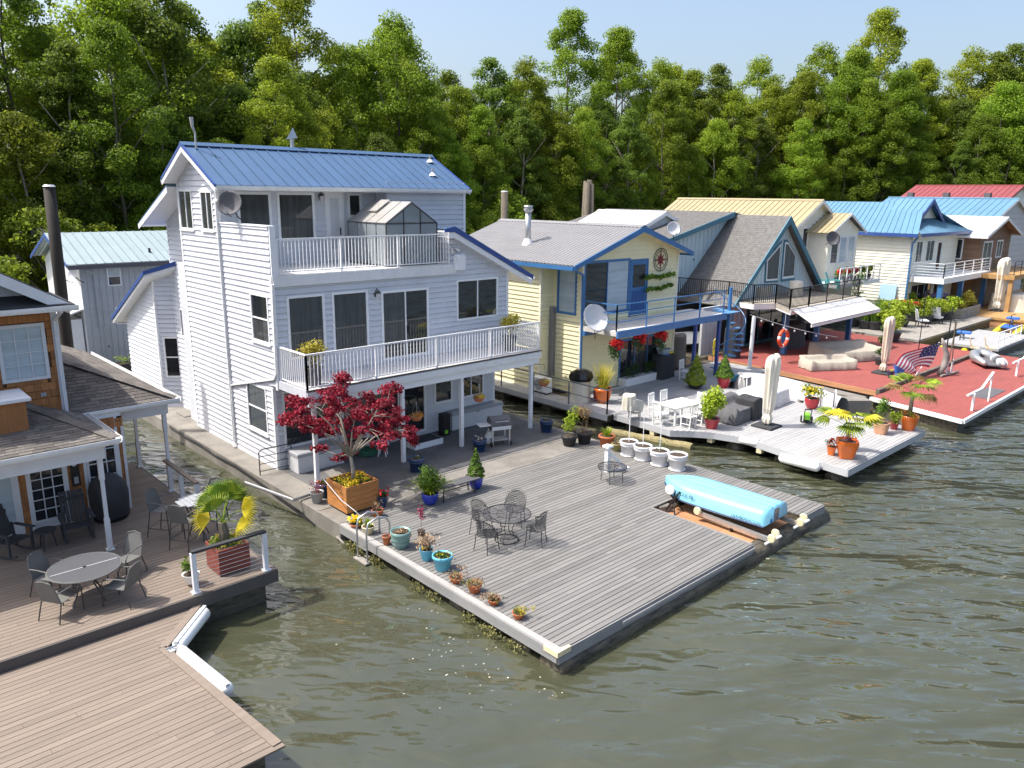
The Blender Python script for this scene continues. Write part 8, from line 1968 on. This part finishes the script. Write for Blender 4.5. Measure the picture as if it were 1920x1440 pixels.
for i, (px, py, k) in enumerate(sorted(spots)):
    lab, lm, fm, h_ = kinds[k]; q = Gz(px, py, ZY)
    T = thing('potted_plant', f'{lab}, {names[i]} from the left in the dock garden', 'potted plant', tuple(q), g.uniform(0, 6), 'potted plants of the dock garden'); part('pot', MB().lathe([(.34,0),(.48,.5),(.5,.5),(.5,.58),(.42,.58)], 14), m_blackp, T)
    if k in (0, 3): V = blades(110, h_*1.1, .6, .07, int(i*3+5), .5, .35); V[:, 2] += .5; foliage(T, V, lm)
    else: foliage(T, cloud(650, np.stack([g.normal(0,.35,6), g.normal(0,.35,6), .5+h_*g.uniform(.15,.75,6)], 1), [[.42,.42,.36]], .17, .6, .45, 300+i), lm)
    if fm: foliage(T, cloud(110, np.stack([g.normal(0,.38,6), g.normal(0,.38,6), .55+h_*g.uniform(.5,.95,6)], 1), [[.3,.3,.2]], .15, .9, .5, 330+i), fm, 'flower')
for k, (px, py) in enumerate(((1728, 612), (1755, 606))):
    T = thing('mosaic_chair', ('left', 'right')[k]+' black and white patterned chair in the dock garden', 'chair', tuple(Gz(px, py, ZY)), .6+k, 'patterned garden chairs'); mm = mat('mosaic', (.70,.72,.74), .4, .02, 6); 
    part('seat', MB().cbox(-.35,.35,-.35,.35,.4,.48,.03), MATS['mosaic'], T); part('backrest', MB().prism([(-.35,.3,.5),(.35,.3,.5),(.3,.45,1.2),(-.3,.45,1.2)], (0,.06,0)), MATS['mosaic'], T)
    for sx in (-1, 1):
        for sy in (-1, 1): part('leg', MB().bar((sx*.3,sy*.3,.4),(sx*.32,sy*.32,0), .05), m_black, T)
q = Gz(1806, 592, ZY); T = thing('planter_trough', 'long grey wooden planter with a yellow shrub beside the brown deck', 'planter', tuple(q)); 
for k in range(3): part('board', MB().box(-2,2,-.5,-.44,.02+k*.25,.25+k*.25), m_gwood, T); part('board', MB().box(-2.06,-2,-.5,.5,.02+k*.25,.25+k*.25), m_gwood, T); part('board', MB().box(2,2.06,-.5,.5,.02+k*.25,.25+k*.25), m_gwood, T)
part('soil', MB().box(-1.98,1.98,-.43,.45,.1,.66), m_soil, T); foliage(T, cloud(900, [[-1.2,0,.9],[-.2,0,.9],[.8,0,1.2],[1.1,.1,1.5],[.5,0,1.5],[1.5,0,1.0]], [[.6,.4,.4]], .16, .6, .45, 350), l_yel)
for k, (px, py) in enumerate(((1800, 652), (1893, 622))):
    q = Gz(px, py, 0); T = thing('pedal_boat', ('yellow-hulled pedal boat with blue seat in front of the pale dock', 'second blue-seated pedal boat behind the pale dock')[k], 'boat', (q[0], q[1], 0), .12)
    for s in (-1, 1): part('pontoon', MB().tube([(-2.4,s*.6,.18),(-1.9,s*.6,.14),(1.9,s*.6,.14),(2.4,s*.6,.2)], [.05,.22,.22,.05], 10), m_yel, T, smooth=True)
    part('deck_plate', MB().box(-1,.9,-.5,.5,.36,.42), m_bluep, T); part('seat', MB().cbox(.4,.9,-.4,.4,.85,1.0,.04), m_bluep, T); part('seat_post', MB().bar((.65,0,.42),(.65,0,.85), .08), m_black, T)
    part('handlebar', MB().tube([(-.5,0,.42),(-.3,0,1.25),(-.3,-.25,1.35)], .03, 6), m_black, T); part('frame_bar', MB().bar((-.4,0,.9),(.6,0,.6), .06), m_greyl, T)
umbrella('furled pale parasol on the brown deck at the far right', tuple(Gz(1868, 583, .62)), 4.2, m_canv, .42); 
q = Gz(1905, 584, .62); T = cover_blob('covered_hot_tub', 'hot tub under a white cover at the right edge', 'hot tub', tuple(q+V3(1.0,.5,0)), (3.2,3,1.35), m_canv, .1, 61, 5); part('panel', MB().box(-1.65,1.65,-1.62,-1.56,.05,.85), m_gwood, T)
# ------------------------------------------------------------------ stored things between the yellow house and the A-frame
q = Gz(1290, 662, ZY); T = thing('stored_boat', 'white upturned boat hull stored beside the spiral stair', 'boat', (q[0]+1.2, q[1]+1.2, ZY+.35), -.35)
st, nv = 14, 13; vs = []
for i in range(st+1):
    t = i/st; w_ = .75*(1-max(0, (.4-t)/.4)**2)+.04
    for k in range(nv): u = -1+2*k/(nv-1); vs.append((2.2-4.4*t, w_*u, .55*(1-abs(u)**3)*(1-.4*max(0, .4-t))))
part('hull', MB().add(vs, [(i*nv+k, i*nv+k+1, (i+1)*nv+k+1, (i+1)*nv+k) for i in range(st) for k in range(nv-1)]+[tuple(st*nv+k for k in range(nv))]), m_plast, T, smooth=True)
part('trestle', MB().bar((1.2,-.6,-.15), (1.2,.6,-.15), .08, .3).bar((-1.2,-.6,-.15), (-1.2,.6,-.15), .08, .3), m_bark, T)
q = Gz(1340, 678, ZY); T = thing('hose_loops', 'yellow hoses looped over the foot of the spiral stair', 'hose', tuple(q))
for k in range(4): part('loop', MB().tube([(-.2+.13*k+.05*math.cos(t), .06*k, .75+.45*math.sin(t)) for t in np.linspace(0, 6.28, 16, endpoint=False)], .022, 6, close=True), m_yel, T)
part('hanger', MB().bar((-.35,.1,1.15), (.35,.1,1.15), .04), m_bluet, T)
cover_blob('covered_heater', 'tall black covered heater beside the white pole', 'cover', tuple(Gz(1388, 676, ZY)+V3(.4,.8,0)), (.8,.8,1.7), m_dark, .2, 71, 4)
T = thing('wicker_chair', 'dark wicker armchair under the A-frame awning', 'chair', tuple(Gz(1545, 640, ZY)+V3(0,1,0)), -.4)
part('seat', MB().cbox(-.4,.4,-.4,.4,.05,.45,.04), m_dark, T); part('backrest', MB().cbox(-.4,.4,.28,.42,.46,.95,.04), m_dark, T)
for s in (-1, 1): part('arm', MB().cbox(s*.4-.07,s*.4+.07,-.4,.27,.46,.68,.03), m_dark, T)
# floats under the other homes
for lab, b in (('dark timber float under the yellow house', (24.3, 32.2, 23.0, 31.2)), ('dark timber float under the A-frame house', (36.6, 52.5, 23.45, 37)), ('dark timber float under the cream house', (49.5, 59.5, 25, 38.2)), ('dark timber float under the white house', (61.2, 71.6, 22.35, 33.4)), ('dark timber float under the brown house', (bxx-.3, bxx+8.4, 22.25, 27.4)), ('dark timber float under the grey house behind', (9.0, 20.2, 42.0, 49))):
    T = thing('timber_float', lab, 'float', ((b[0]+b[1])/2, (b[2]+b[3])/2, 0)); part('logs', MB().box(b[0], b[1], b[2], b[3], -.4, .44), m_wet, T, world=True)
